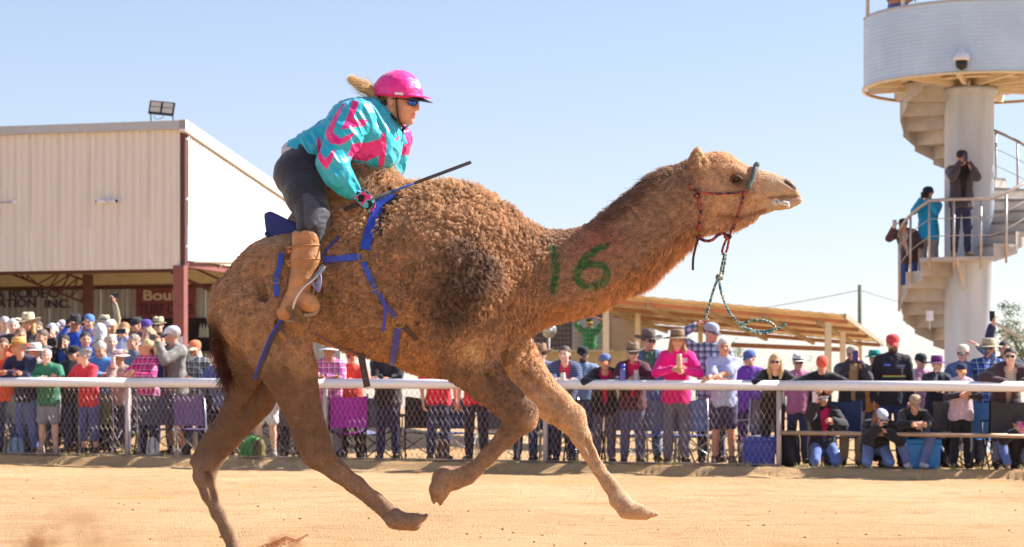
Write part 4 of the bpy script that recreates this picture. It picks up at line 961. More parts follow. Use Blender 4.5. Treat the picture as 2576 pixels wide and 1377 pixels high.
def hair_mesh(kind):
    v = Vol((-.15, -.14, -.36), (.15, .22, .17), .009)
    v.ell((0, .026, .044), (.084, .100, .086), .02)
    if kind == 'balding': v.ell((0, -.02, .10), (.07, .10, .07), .02, sub=True)
    if kind == 'long':
        for s in (-1, 1): v.cone((s * .068, .02, .02), (s * .082, .015, -.12), .032, .034, .03); v.cone((s * .082, .015, -.12), (s * .07, -.01, -.23), .034, .018, .03)
        v.cone((0, .085, .0), (0, .095, -.22), .06, .05, .04, (1.3, .7, 1))
    if kind == 'pony': v.cone((0, .12, .02), (.03, .16, -.02), .030, .03, .02); v.cone((.03, .16, -.02), (.05, .15, -.14), .03, .014, .02)
    if kind == 'curly':
        for k in range(26):
            a = k * 2.4; z = .0 + .11 * ((k * .618) % 1); v.ell((.078 * math.cos(a), .03 + .09 * abs(math.sin(a)) * (1 if math.sin(a) > 0 else -.4), z), (.026,) * 3, .012)
    v.ell((0, -.105, -.035), (.074, .072, .092), .012, sub=True); v.ell((0, -.06, -.10), (.085, .085, .07), .012, sub=True)
    if kind in ('short', 'balding', 'curly'): v.ell((0, .02, -.13), (.12, .13, .085), .012, sub=True)
    G = v.grid(); v.d += ((vnoise(G * np.array([60, 60, 22])) - .5) * .014).astype(np.float32); V, Q = v.mesh(1); return npmesh('hair', V, [Q], [])
def beard_mesh():
    v = Vol((-.1, -.15, -.16), (.1, .08, .05), .007); v.ell((0, -.035, -.075), (.060, .064, .052), .02); v.ell((0, -.09, -.05), (.032, .014, .010), .01)
    v.ell((0, -.06, .01), (.07, .07, .052), .01, sub=True); v.ell((0, -.10, -.064), (.02, .018, .008), .004, sub=True); v.ell((0, .06, -.06), (.1, .06, .1), .01, sub=True)
    G = v.grid(); v.d += ((vnoise(G * 50) - .5) * .008).astype(np.float32); V, Q = v.mesh(1); return npmesh('beard', V, [Q], [])
def hat_mesh(kind):
    m = MB(); C0 = Vector((0, .012, 0)); n = 28
    def ring_(rx, ry, z, f=None): return [C0 + Vector((rx * math.cos(a), ry * math.sin(a), z + (f(a) if f else 0))) for a in np.linspace(0, 2 * math.pi, n + 1)]
    if kind == 'cap':
        m.sheet([ring_(.087, .106, .030), ring_(.089, .108, .06), ring_(.084, .101, .092), ring_(.062, .072, .117), ring_(.030, .036, .129), ring_(.001, .001, .131)])
        m.mi = 1; rows = []
        for t in (0, .5, 1): rows.append([C0 + Vector(((.080 - .012 * t) * math.cos(a), (.102 + .088 * t * max(0, -math.sin(a)) ** .8) * math.sin(a), .040 - .040 * t * -math.sin(a) - .014 * math.cos(a) ** 2)) for a in np.linspace(math.radians(195), math.radians(345), 15)])
        m.sheet(rows); m.sheet([[p - Vector((0, 0, .006)) for p in r] for r in rows]); m.sheet([rows[2], [p - Vector((0, 0, .006)) for p in rows[2]]])
    elif kind in ('akubra', 'straw', 'fedora', 'wide', 'boonie'):
        bx, by, cr, ch = {'akubra': (.185, .195, .088, .125), 'straw': (.175, .185, .090, .105), 'fedora': (.135, .15, .088, .11), 'wide': (.19, .195, .092, .10), 'boonie': (.155, .165, .092, .085)}[kind]
        up = {'akubra': .045, 'straw': .008, 'fedora': .012, 'wide': -.018, 'boonie': -.03}[kind]
        fb = lambda t: (lambda a: up * t * t * math.cos(a) ** 2 - .014 * t * math.sin(a) ** 2)
        z0 = .048; rr = []
        for t in (1, .66, .33, 0): rr.append(ring_(.092 + (bx - .092) * t, .110 + (by - .110) * t, z0, fb(t)))
        m.sheet(rr); m.sheet([[p - Vector((0, 0, .005)) for p in r] for r in rr]); m.sheet([rr[0], [p - Vector((0, 0, .005)) for p in rr[0]]])
        pin = (lambda a: -.026 * math.exp(-(math.cos(a) / .45) ** 2) * (1 if kind in ('akubra', 'fedora') else .2))
        m.mi = 1; m.sheet([ring_(.0925, .1105, z0), ring_(.0915, .1095, z0 + .024)]); m.mi = 0
        m.sheet([ring_(.091, .109, z0 + .022), ring_(cr, .104, z0 + ch * .6), ring_(cr * .86, .092, z0 + ch * .95, pin), ring_(cr * .6, .066, z0 + ch, pin), ring_(.001, .001, z0 + ch * (.80 if kind in ('akubra', 'fedora') else 1.0))])
    elif kind == 'beanie':
        m.sheet([ring_(.088, .106, .02), ring_(.092, .110, .05), ring_(.086, .102, .095), ring_(.06, .07, .130), ring_(.001, .001, .148)])
    me = m.mesh('hat', [None, None], fixn=True); return me
def glasses_mesh():
    m = MB()
    for s in (-1, 1):
        rows = []
        for i in range(4):
            rows.append([Vector((s * (.034 + .027 * u), -.1035 + .022 * (abs(.034 + .027 * u) / .062) ** 2, .002 + .019 * v_ * (1 - .15 * u * u))) for u in np.linspace(-1, 1, 6) for v_ in [(i / 3 - .5) * 2]])
        m.sheet(rows); m.tube([(s * .061, -.080, .008), (s * .078, -.04, .01), (s * .081, .02, .004)], .0028, 5)
    m.tube([(-.009, -.105, .006), (0, -.111, .008), (.009, -.105, .006)], .003, 5); return m.mesh('sunglasses', [None], fixn=False)
_T = {}
def tmpl(k, f):
    if k not in _T: _T[k] = f()
    return _T[k]
def matlink(o, mats):
    for i, mm in enumerate(mats):
        o.material_slots[i].link = 'OBJECT'; o.material_slots[i].material = mm
PLAIN = {(238, 24, 132), (178, 184, 222), (62, 128, 98), (206, 50, 62), (46, 44, 52), (38, 34, 38), (40, 38, 42), (226, 28, 56), (226, 30, 54), (30, 146, 84), (28, 158, 206), (36, 34, 38), (44, 46, 78)}
def cloth(rgb, tag_='cloth', sh=.25):
    m = M('%s_%d_%d_%d' % ((tag_,) + tuple(rgb)), S(*rgb), .82, var=.14, scale=7, bump=.25, bscale=70, spec=.25, sheen=sh)
    k = (rgb[0] * 7 + rgb[1] * 3 + rgb[2]) % 6
    if tag_ == 'cloth' and tuple(rgb) not in PLAIN and k < 4 and sum(rgb) > 210 and 'print' not in m.node_tree.nodes:
        n = m.node_tree.nodes; L = m.node_tree.links; b = n['Principled BSDF']; src = b.inputs['Base Color'].links[0].from_socket
        wv = n.new('ShaderNodeTexWave' if k < 2 else 'ShaderNodeTexVoronoi'); wv.name = 'print'; tc = n.new('ShaderNodeTexCoord'); L.new(tc.outputs['Object'], wv.inputs['Vector'])
        if k < 2: wv.bands_direction = 'Z' if k == 0 else 'X'; wv.inputs['Scale'].default_value = 9 if k == 0 else 13; wv.inputs['Distortion'].default_value = .6
        else: wv.inputs['Scale'].default_value = 16 if k == 2 else 26
        r = n.new('ShaderNodeMapRange'); r.inputs[1].default_value = .55 if k < 2 else .25; r.inputs[2].default_value = .62 if k < 2 else .32; L.new(wv.outputs[0], r.inputs[0])
        mx = n.new('ShaderNodeMix'); mx.data_type = 'RGBA'; mx.blend_type = 'MIX'; lum = sum(rgb) / 3; c2 = tuple(min(255, int(q * .62 + 90)) for q in rgb) if lum < 120 else tuple(int(q * .66) for q in rgb)
        mu = n.new('ShaderNodeMath'); mu.operation = 'MULTIPLY'; mu.inputs[1].default_value = .55; L.new(r.outputs[0], mu.inputs[0]); L.new(mu.outputs[0], mx.inputs[0]); L.new(src, mx.inputs[6]); mx.inputs[7].default_value = (*S(*c2), 1); L.new(mx.outputs[2], b.inputs['Base Color'])
    return m
def hairm(rgb): return M('hair_%d_%d_%d' % tuple(rgb), S(*rgb), .55, var=.4, scale=26, bump=.6, bscale=60, stretch=(3, 3, .7))
SKIN = {'a': (238, 188, 164), 'b': (226, 168, 138), 'c': (208, 148, 118), 'd': (178, 120, 92)}
GLS = M('dark_lens', S(34, 26, 26), .12, var=0, spec=.8)
def phone(pos, rotz, label, rgb=(26, 26, 30), land=False):
    e = empty('phone', pos, label, 'phone', 'phones held up by the crowd'); R = Matrix.Rotation(rotz, 3, 'Z') @ Matrix.Rotation(math.radians(-8), 3, 'X'); sz = (.15, .010, .075) if land else (.075, .010, .15)
    m = MB(); m.box(pos, sz, R); m.build('case', M('phone_%d' % rgb[0], S(*rgb), .35, var=.04), e, bevel=.004)
    m = MB(); m.box(Vector(pos) + R @ Vector((sz[0] * .28, -.0065, sz[2] * .33)), (.018, .004, .03), R); m.build('camera_bump', GLS, e)
    m = MB(); m.box(Vector(pos) + R @ Vector((0, .0057, 0)), (sz[0] * .92, .002, sz[2] * .92), R); m.build('screen', GLS, e)
PEOPLE = {}
def person(px, py, back, pose, label, sk='b', top=('shirt', (90, 90, 90)), inner=None, bottom=('trousers', (70, 78, 110)), shoe=(70, 60, 54), hat=None, hair=('short', (90, 66, 50)), glasses=False, beard=None, yaw=0, hy=0, hp=0, mir=False, fem=False, ph=None, group='spectators behind the fence', Y=None, gz0=None, brow=(80, 60, 48), name=None):
    me, J = get_body(pose, hy, hp, mir, fem); hd = J['head']; Rz = Matrix.Rotation(math.radians(yaw), 3, 'Z'); s = 1.0
    if Y is None:
        b0 = behind(px, back); Yr = b0.y
    else: Yr = Y
    for _ in range(4):
        h = Rz @ hd * s; w_ = P(px, py, Yr + h.y); x = w_.x - h.x; y = (fenceY(x) + back) if Y is None else Y; Yr = y; g = gzf(x, y) if gz0 is None else gz0; s = (w_.z - g) / hd.z
    if not .84 < s < 1.14: print('SCALE', label, round(s, 2))
    s2 = min(max(s, .62), 1.2); e = empty('person', (x, y, w_.z - hd.z * s2), label, 'person', group); e.rotation_euler[2] = math.radians(yaw); e.scale = (s2,) * 3
    o = link('body', me, e); matlink(o, [skin('skin_' + sk, SKIN[sk]), EYE, M('lips_' + sk, tuple(q * .72 for q in S(*SKIN[sk])), .5, var=0), hairm(brow)])
    def mk(c, t='cloth'): return c if not isinstance(c, tuple) else cloth(c, t)
    if inner: o = link('shirt', get_top(pose, hy, hp, mir, fem, 'inner'), e); matlink(o, [mk(inner)])
    o = link({'tee': 'shirt', 'shirt': 'shirt', 'jacket': 'jacket', 'puffer': 'jacket', 'vest': 'vest'}[top[0]], get_top(pose, hy, hp, mir, fem, top[0]), e); matlink(o, [mk(top[1])])
    if len(top) > 2: o = link('shirt', get_top(pose, hy, hp, mir, fem, 'shirt'), e); matlink(o, [mk(top[2])])
    o = link({'trousers': 'trousers', 'shorts': 'shorts', 'crop': 'trousers'}[bottom[0]], get_bottom(pose, mir, bottom[0]), e); matlink(o, [mk(bottom[1], 'denim')])
    for i in range(2): o = link('shoe', get_shoe(pose, i), e); matlink(o, [cloth(shoe, 'shoe', 0)])
    if hair: o = link('hair', tmpl('h' + hair[0], lambda: hair_mesh(hair[0])), e); o.matrix_local = J['hm']; (o.data.materials.append(None) if not o.data.materials else None); matlink(o, [hairm(hair[1])])
    if beard: o = link('beard', tmpl('beard', beard_mesh), e); o.matrix_local = J['hm']; (o.data.materials.append(None) if not o.data.materials else None); matlink(o, [hairm(beard)])
    if hat:
        o = link('cap' if hat[0] == 'cap' else 'hat', tmpl('t' + hat[0], lambda: hat_mesh(hat[0])), e); o.matrix_local = J['hm'] @ Matrix.Rotation(math.radians(9 if hat[0] == 'cap' else 3), 4, 'X'); c2 = hat[2] if len(hat) > 2 else tuple(int(q * .6) for q in hat[1]); matlink(o, [cloth(hat[1], 'felt', .1), cloth(c2, 'felt', .1)])
    if glasses: o = link('sunglasses', tmpl('gl', glasses_mesh), e); o.matrix_local = J['hm']; matlink(o, [GLS])
    if ph and J['hold'] is not None:
        q = Vector((x, y, w_.z - hd.z * s2)) + Rz @ J['hold'] * s2; phone(q, math.radians(yaw), ph[0], ph[1] if len(ph) > 1 else (26, 26, 30), len(ph) > 2)
    e['_J'] = 0; del e['_J']; PEOPLE[label] = (e, J, Rz, s2, Vector((x, y, w_.z - hd.z * s2))); return e
def at_person(label, local):
    e, J, Rz, s2, o = PEOPLE[label]; return o + Rz @ Vector(local) * s2
# ------------------------------------------------------------------ the crowd, left to right
JEAN = (84, 98, 140); LJEAN = (120, 142, 182); DJEAN = (58, 64, 96); BLK_ = (42, 40, 46); NAVY = (40, 48, 92)
PPL = plaid('pink_plaid', S(216, 56, 120), S(120, 24, 76), S(238, 170, 200), 11); PPL2 = plaid('lilac_plaid', S(206, 110, 160), S(120, 60, 120), S(240, 206, 226), 12)
CHK = plaid('navy_check', S(196, 206, 220), S(44, 56, 92), S(30, 40, 70), 13); DCHK = plaid('charcoal_check', S(116, 118, 122), S(40, 42, 48), S(196, 196, 196), 12)
CAMO = M('grey_camo', S(128, 126, 130), .85, var=.55, scale=9)
# front row, left of the camel
person(8, 872, .55, 'rail', 'person in an orange jumper cut off by the left edge of the photo', 'b', ('shirt', (238, 98, 66)), hair=('short', (120, 90, 70)), hy=20)
person(46, 874, .5, 'rail', 'man in a straw hat and navy jumper with white collar leaning on the rail', 'c', ('shirt', (44, 46, 78)), bottom=('trousers', (92, 108, 158)), hat=('straw', (226, 178, 104), (160, 116, 64)), hy=-38, hair=('short', (180, 170, 160)), yaw=-20)
person(88, 886, 1.1, 'stand', 'person under a white hat between the straw hat and the green jumper', 'b', ('shirt', (206, 190, 180)), hat=('wide', (232, 226, 216)), hy=-30, hair=('short', (170, 160, 150)), bottom=('trousers', (90, 88, 92)))
person(117, 896, .5, 'railclap', 'smiling grey haired man in a green jumper clapping at the rail', 'a', ('shirt', (62, 128, 98)), bottom=('shorts', (150, 152, 166)), hair=('balding', (196, 190, 184)), hy=10, shoe=(196, 170, 150), inner=(40, 60, 70))
person(186, 890, 1.0, 'stand', 'person in a black cap just behind the red jumper woman', 'b', ('jacket', (58, 58, 62)), inner=(110, 110, 116), hat=('cap', (40, 38, 42)), hair=('short', (60, 46, 40)), hy=-30)
person(209, 897, .5, 'point', 'grey haired woman in a red jumper pointing over the rail', 'b', ('shirt', (206, 50, 62)), bottom=('crop', (82, 94, 142)), hair=('curly', (168, 162, 158)), hy=-62, yaw=-25, fem=True, glasses=True)
person(252, 880, 1.4, 'rail', 'person in a light blue shirt bending behind the red jumper', 'b', ('shirt', (92, 144, 206)), hair=('short', (200, 190, 176)), hy=-20, hp=25)
person(300, 900, .95, 'mouth', 'woman in a pale pink hat sipping from a paper cup', 'b', ('shirt', (176, 150, 140)), hat=('boonie', (236, 196, 192)), hair=('curly', (206, 190, 160)), hy=-50, fem=True, glasses=True)
person(366, 874, .65, 'clap', 'blond woman in a bright pink plaid shirt and jeans near the rail', 'c', ('shirt', PPL), bottom=('trousers', DJEAN), hair=('pony', (214, 186, 140)), hy=-55, yaw=-35, fem=True)
person(432, 845, 1.0, 'phone', 'bearded man in a white and blue cap with a grey jacket and backpack', 'c', ('jacket', (164, 158, 150)), inner=(120, 114, 110), bottom=('shorts', (58, 46, 52)), hat=('cap', (226, 226, 232), (52, 60, 110)), hair=('short', (190, 180, 170)), beard=(190, 184, 178), hy=-60, yaw=-50, ph=('small camera phone held by the bearded backpack man', (50, 52, 58), 1))
person(490, 878, 1.2, 'stand', 'man in an orange and cream cap and dark check shirt behind the backpack', 'c', ('shirt', DCHK), hat=('cap', (236, 132, 92), (226, 206, 176)), hy=-20, hair=('short', (90, 66, 50)))
person(545, 900, .6, 'point', 'person in a navy top reaching an arm out beside the camel tail', 'b', ('shirt', (48, 60, 122)), bottom=('trousers', (60, 52, 90)), hy=-40, yaw=-30, hair=('short', (80, 60, 46)), mir=False)
# raised rows behind, on the bank
def back(px, py, b, pose, label, **k): return person(px, py, b, pose, label, group='spectators on the bank by the shed', **k)
back(12, 816, 4.0, 'stand', 'grey haired man in a cream shirt at the far left of the back row', sk='a', top=('shirt', (214, 196, 186)), hair=('short', (196, 190, 186)), hy=30)
back(33, 822, 3.4, 'stand', 'white haired person in a dark top beside the khaki hat', sk='a', top=('shirt', (52, 54, 66)), hair=('curly', (228, 222, 214)), hy=15)
back(70, 815, 3.2, 'stand', 'woman in a khaki cattle hat and dark T-shirt standing in the back row', sk='b', top=('tee', (70, 68, 72)), hat=('akubra', (206, 190, 158), (170, 150, 120)), hair=('long', (214, 170, 110)), hy=-20, fem=True)
back(95, 826, 4.4, 'stand', 'person in a violet blue top behind the khaki hat woman', sk='b', top=('shirt', (92, 92, 150)), hair=('short', (110, 90, 76)), hy=10)
back(130, 834, 3.1, 'phone', 'white haired person in a black top holding a phone behind the green jumper', sk='a', top=('shirt', (44, 42, 48)), hair=('curly', (230, 224, 220)), hy=-15, ph=('phone held by the white haired person in black',), fem=True)
back(158, 824, 4.2, 'stand', 'woman in a pale pink cap between two white haired heads', sk='b', top=('shirt', (196, 180, 186)), hat=('cap', (228, 206, 214)), hair=('long', (170, 130, 96)), hy=-35, fem=True)
back(189, 818, 3.6, 'onephone', 'man in a tall black cattle hat and royal blue shirt filming with a phone', sk='c', top=('shirt', (48, 92, 196)), hat=('akubra', (58, 54, 56), (40, 38, 40)), hair=('short', (120, 80, 50)), hy=5, ph=('phone held by the man in the black cattle hat',))
back(224, 812, 4.6, 'onephone', 'person in a blue knitted cap with a raised hand behind the black hat', sk='b', top=('shirt', (116, 132, 196)), hat=('beanie', (96, 134, 190)), hair=('short', (196, 170, 130)), hy=-10, ph=('phone held by the blue capped person',))
back(247, 834, 3.0, 'stand', 'person with long white hair in a peach cardigan seen from the side', sk='b', top=('shirt', (232, 178, 154)), hair=('long', (234, 228, 218)), hy=-60, yaw=-60, fem=True)
back(276, 824, 4.0, 'stand', 'woman in a white cap and white top beside the peach cardigan', sk='b', top=('shirt', (230, 226, 224)), hat=('cap', (236, 230, 224)), hair=('long', (206, 166, 116)), hy=-40, fem=True)
back(262, 812, 5.0, 'raise', 'person with an arm raised holding a dark phone above the crowd', sk='b', top=('shirt', (200, 186, 150)), hat=('boonie', (206, 196, 160)), hair=('short', (130, 100, 80)), ph=('dark phone held highest above the left crowd', (60, 58, 62), 1))
back(312, 832, 3.0, 'phone', 'man filming with a sideways phone in a blue and white rugby shirt', sk='b', top=('shirt', plaid('rugby_white', S(232, 234, 242), S(110, 128, 196), S(226, 230, 240), 3.2)), hair=('short', (186, 134, 88)), ph=('sideways phone held by the man in the rugby shirt', (40, 40, 46), 1))
back(343, 818, 4.2, 'stand', 'man in a black cap and slate shirt behind the sideways phone', sk='b', top=('shirt', (96, 98, 112)), hat=('cap', (62, 60, 62)), hair=('short', (80, 64, 54)), hy=-40)
back(368, 824, 3.8, 'stand', 'person in a violet cap and maroon top left of the tan hat', sk='b', top=('shirt', (86, 48, 66)), hat=('cap', (88, 66, 150), (70, 46, 80)), hair=('short', (70, 50, 44)), hy=-15)
back(398, 820, 4.4, 'stand', 'man in a tan short brimmed hat with dark band and navy shirt', sk='a', top=('shirt', (44, 48, 78)), hat=('fedora', (196, 180, 146), (90, 76, 66)), hair=('short', (120, 90, 70)), hy=-10, glasses=True)
back(372, 846, 2.4, 'mouth', 'woman with a hand at her mouth in a beige cardigan behind the pink plaid', sk='b', top=('shirt', (222, 188, 162)), hair=('long', (196, 160, 120)), hy=-40, fem=True)
back(408, 858, 1.7, 'stand', 'person in a navy fleece partly behind the bearded backpack man', sk='b', top=('shirt', (48, 58, 112)), hair=('short', (90, 66, 50)), hy=-20)
back(105, 850, 2.2, 'stand', 'man in a grey T-shirt behind the straw hat', sk='b', top=('tee', (84, 84, 86)), hair=('short', (120, 96, 80)), hy=-30)
back(215, 856, 2.0, 'stand', 'person in a royal blue fleece behind the grey haired woman', sk='b', top=('shirt', (40, 86, 190)), hair=('short', (60, 48, 44)), hy=20)
back(160, 862, 2.0, 'phone', 'dark haired person in a black jacket taking a picture behind the green jumper', sk='b', top=('jacket', (46, 44, 48)), inner=(36, 84, 180), hair=('short', (58, 46, 42)), ph=('phone held in front of the black jacket behind the green jumper',))
back(335, 862, 1.8, 'stand', 'man in a grey blue polo carrying a bag behind the pink plaid shirt', sk='b', top=('tee', (120, 130, 150)), hair=('short', (170, 150, 130)), hy=-35)
back(280, 862, 2.2, 'stand', 'person in a cream knit standing behind the pale pink hat', sk='a', top=('shirt', (222, 214, 200)), hair=('curly', (216, 200, 176)), hy=20, fem=True)
back(52, 846, 2.4, 'stand', 'woman in a coral red top behind the straw hat man', sk='b', top=('shirt', (228, 96, 84)), hair=('short', (150, 110, 84)), hy=25, fem=True)
# seen between and behind the camel's legs
person(828, 884, .5, 'rail', 'woman in a white hat and lilac pink plaid shirt seen under the camel belly', 'd', ('shirt', PPL2), bottom=('trousers', (150, 148, 160)), hat=('boonie', (238, 236, 236)), hair=('short', (90, 66, 50)), fem=True, hy=-15)
person(884, 898, .8, 'clap', 'person in a coral red shirt just right of the lilac plaid under the belly', 'b', ('shirt', (240, 92, 70)), hat=('cap', (200, 60, 60)), bottom=('trousers', (70, 60, 70)), hair=('short', (90, 66, 50)))
person(975, 880, .5, 'fold', 'person in a black jacket with folded arms on the rail under the belly', 'b', ('jacket', (42, 38, 44)), inner=(60, 56, 60), bottom=('trousers', (52, 50, 84)), hair=('short', (70, 52, 44)))
person(1105, 880, .5, 'stand', 'person in a red polo seen as a torso behind the camel girth', 'b', ('tee', (226, 28, 56)), bottom=('trousers', DJEAN), hair=('short', (90, 66, 50)), yaw=20)
person(1197, 880, .55, 'stand', 'person in a red polo seen as a torso behind the bent foreleg', 'b', ('tee', (226, 30, 54)), bottom=('trousers', (54, 46, 62)), hair=('short', (90, 66, 50)), yaw=-10)
person(668, 880, .55, 'stand', 'bare legged person in white shorts seen between the camel hind legs', 'a', ('tee', (220, 214, 214)), bottom=('shorts', (226, 222, 222)), hair=('short', (120, 90, 70)), shoe=(150, 146, 144))
person(735, 886, 1.2, 'stand', 'person in a grey shirt and dark trousers behind the camel thigh', 'b', ('shirt', (120, 116, 124)), bottom=('trousers', (62, 58, 76)), hair=('short', (90, 66, 50)))
person(600, 888, .9, 'stand', 'person in dark blue trousers behind the camel rear leg', 'b', ('shirt', (90, 90, 120)), bottom=('trousers', (64, 60, 100)), hair=('short', (90, 66, 50)))
# right of the camel
person(1322, 872, 1.0, 'stand', 'person in a white cap mostly hidden by the camel chest', 'a', ('shirt', (210, 200, 200)), hat=('cap', (234, 230, 236)), hair=('short', (170, 150, 130)), hy=-20)
person(1360, 893, .6, 'rail', 'man in a brown hat and dark sunglasses beside the camel front leg', 'a', ('jacket', (70, 84, 130)), inner=(220, 60, 90), hat=('akubra', (152, 118, 90), (120, 90, 70)), glasses=True, hair=('short', (120, 96, 80)), hp=-8, bottom=('trousers', DJEAN))
person(1420, 892, .5, 'rail', 'dark haired woman in a navy and beige jacket resting folded hands on the rail', 'a', ('jacket', (52, 64, 104)), inner=(200, 40, 70), bottom=('trousers', (54, 50, 72)), hair=('pony', (92, 72, 62)), hy=-15, fem=True)
person(1466, 893, 1.6, 'stand', 'man in a black cap and sunglasses behind the navy jacket woman', 'b', ('shirt', (140, 160, 190)), hat=('cap', (44, 42, 46)), glasses=True, hair=('short', (60, 50, 46)), beard=(80, 64, 54), hy=10)
person(1522, 912, .5, 'raillow', 'woman in a red and blue trucker cap and black jacket leaning low on the rail', 'c', ('jacket', (44, 42, 48)), inner=(226, 40, 110), bottom=('trousers', (96, 88, 106)), hat=('cap', (96, 116, 170), (226, 128, 84)), glasses=True, hair=('pony', (90, 60, 46)), fem=True)
person(1592, 890, .5, 'railclap', 'woman in a brown cattle hat and maroon jacket holding a blue bottle', 'b', ('jacket', (92, 46, 58)), inner=(220, 40, 90), bottom=('trousers', (98, 92, 124)), hat=('akubra', (140, 122, 102), (90, 76, 64)), glasses=True, hair=('short', (110, 80, 60)), fem=True)
person(1632, 860, 1.3, 'stand', 'man in a big grey brown cattle hat and denim blue jacket behind the maroon jacket', 'b', ('jacket', (66, 86, 128)), inner=(110, 150, 120), hat=('akubra', (116, 102, 94), (80, 70, 64)), hair=('short', (80, 60, 50)), hy=30, glasses=True, bottom=('trousers', LJEAN))
person(1704, 857, .52, 'railclap', 'tall long haired person in a hot pink shirt and brown hat at the rail', 'b', ('shirt', (238, 24, 132)), bottom=('trousers', (112, 110, 128)), hat=('wide', (144, 118, 94), (110, 84, 66)), hair=('long', (170, 128, 88)), fem=True)
person(1790, 838, 1.5, 'shade', 'person in a pale cap and navy check shirt shading the eyes with a raised arm', 'b', ('shirt', CHK), hat=('cap', (176, 182, 202)), hair=('short', (90, 70, 60)), hy=35, bottom=('trousers', DJEAN))
person(1822, 874, .5, 'railhang', 'grey haired man in a pale blue polo and navy shorts at the rail', 'c', ('tee', (178, 184, 222)), bottom=('shorts', (62, 58, 92)), hair=('short', (206, 200, 194)), shoe=(120, 90, 76), inner=(50, 56, 90))
person(1885, 902, 1.2, 'stand', 'person in a blue cap and purple top behind the pale blue polo', 'b', ('shirt', (128, 76, 178)), hat=('cap', (88, 108, 166)), hair=('short', (90, 70, 60)), hy=-35, bottom=('trousers', (70, 60, 110)))
person(1950, 912, .5, 'raillow', 'blonde woman in sunglasses and black top leaning widely over the rail', 'b', ('shirt', (38, 34, 38)), bottom=('trousers', (44, 40, 46)), hair=('long', (202, 164, 116)), glasses=True, fem=True, hy=-10)
person(2008, 914, 1.6, 'stand', 'person in a pale straw fedora with a black band behind the blonde woman', 'b', ('shirt', (226, 140, 170)), hat=('fedora', (232, 228, 214), (60, 56, 56)), glasses=True, hair=('short', (130, 100, 80)))
person(2068, 918, .5, 'railwide', 'person in a coral and cream cap looking down in a black shirt at the rail', 'b', ('tee', (36, 34, 38)), hat=('cap', (226, 96, 76), (214, 150, 116)), hair=('short', (110, 80, 60)), hp=38, hy=-6, bottom=('trousers', (150, 128, 100)))
person(2144, 893, 1.0, 'phone', 'bearded man in a camouflage cap filming with a purple cased phone', 'b', ('jacket', (62, 56, 62)), inner=(190, 160, 120), hat=('cap', (186, 168, 148), (120, 104, 90)), beard=(110, 84, 66), hair=('short', (90, 66, 50)), bottom=('trousers', (206, 180, 140)), ph=('purple cased phone held by the camouflage capped man', (70, 50, 130)), hy=-10)
person(2200, 902, 2.0, 'stand', 'person in a teal green hat behind the big man in the hoodie', 'b', ('shirt', (226, 160, 70)), hat=('boonie', (56, 154, 146)), hair=('short', (90, 66, 50)), hy=-20)
person(2246, 866, 1.1, 'stand', 'big moustached man in a red cap and black hooded jumper', 'c', ('shirt', (46, 44, 52)), hat=('cap', (206, 74, 78), (196, 70, 72)), hair=('short', (50, 40, 36)), beard=(70, 52, 44), bottom=('trousers', (62, 66, 110)))
person(2317, 910, 1.8, 'stand', 'person with a pink and white top half hidden right of the black hoodie', 'a', ('shirt', (236, 170, 196)), hair=('short', (150, 116, 86)), hy=20, fem=True, hat=('cap', (52, 66, 62)))
person(2357, 918, .9, 'mouth', 'woman in a wide purple hat with a hand covering her face', 'a', ('shirt', (44, 44, 60)), hat=('wide', (116, 52, 116), (90, 40, 96)), hair=('short', (70, 50, 44)), fem=True, hy=10)
person(2422, 890, 1.4, 'shade', 'woman in a cream cap and sunglasses with a raised hand near the tower column', 'a', ('shirt', (112, 140, 190)), hat=('cap', (226, 208, 186)), glasses=True, hair=('short', (150, 110, 84)), hy=-20, fem=True, mir=True)
person(2419, 934, .42, 'clap', 'child in a dark cap and pale pink vest standing at the rail', 'b', ('vest', (242, 208, 222), (50, 46, 56)), hat=('cap', (44, 50, 82), (226, 140, 80)), hair=('short', (120, 84, 60)), bottom=('trousers', (40, 38, 44)), fem=True)
person(2487, 878, 1.5, 'mouth', 'man in a khaki wide brimmed hat and blue checked shirt near the tower', 'c', ('shirt', plaid('blue_check', S(60, 96, 170), S(30, 46, 96), S(190, 200, 220), 12)), hat=('wide', (176, 166, 138), (140, 126, 100)), glasses=True, hair=('short', (120, 90, 70)), hy=-15)
person(2528, 880, 2.2, 'raise', 'person behind holding a phone high beside the khaki hat', 'b', ('jacket', (48, 52, 88)), inner=(90, 90, 100), hair=('short', (70, 52, 44)), mir=True, ph=('black phone held high near the tower column',))
person(2541, 898, .5, 'railwide', 'dark haired woman in sunglasses and brown puffer jacket with hands over the rail', 'a', ('puffer', (74, 56, 62)), inner=(214, 190, 170), bottom=('trousers', (132, 134, 150)), hair=('pony', (60, 46, 44)), glasses=True, fem=True, hy=-12)
# front row below the mid rail
person(2072, 1004, .38, 'kneel', 'kneeling woman in a floral cap and black puffer jacket holding up a white phone', 'b', ('puffer', (50, 46, 52)), inner=(226, 50, 110), bottom=('trousers', (98, 120, 180)), hat=('cap', (206, 206, 220), (92, 90, 112)), hair=('pony', (80, 60, 50)), fem=True, hy=-20, ph=('white phone held up by the kneeling woman', (230, 214, 220)))
person(2216, 1052, .38, 'kneelbend', 'kneeling woman bowed over with hair hiding her face in a black jacket', 'b', ('puffer', (44, 42, 46)), inner=(60, 56, 60), bottom=('trousers', (122, 144, 196)), hat=('cap', (190, 196, 214), (80, 84, 110)), hair=('long', (140, 104, 76)), fem=True, hy=30, hp=30)
person(2302, 1016, .42, 'sit', 'woman in a khaki cap and black hoodie sitting on the cyan cool box', 'b', ('shirt', (40, 38, 42)), bottom=('trousers', (104, 116, 168)), hat=('cap', (172, 150, 128), (166, 140, 116)), hair=('pony', (110, 80, 60)), glasses=True, fem=True, hp=12, shoe=(206, 200, 206))
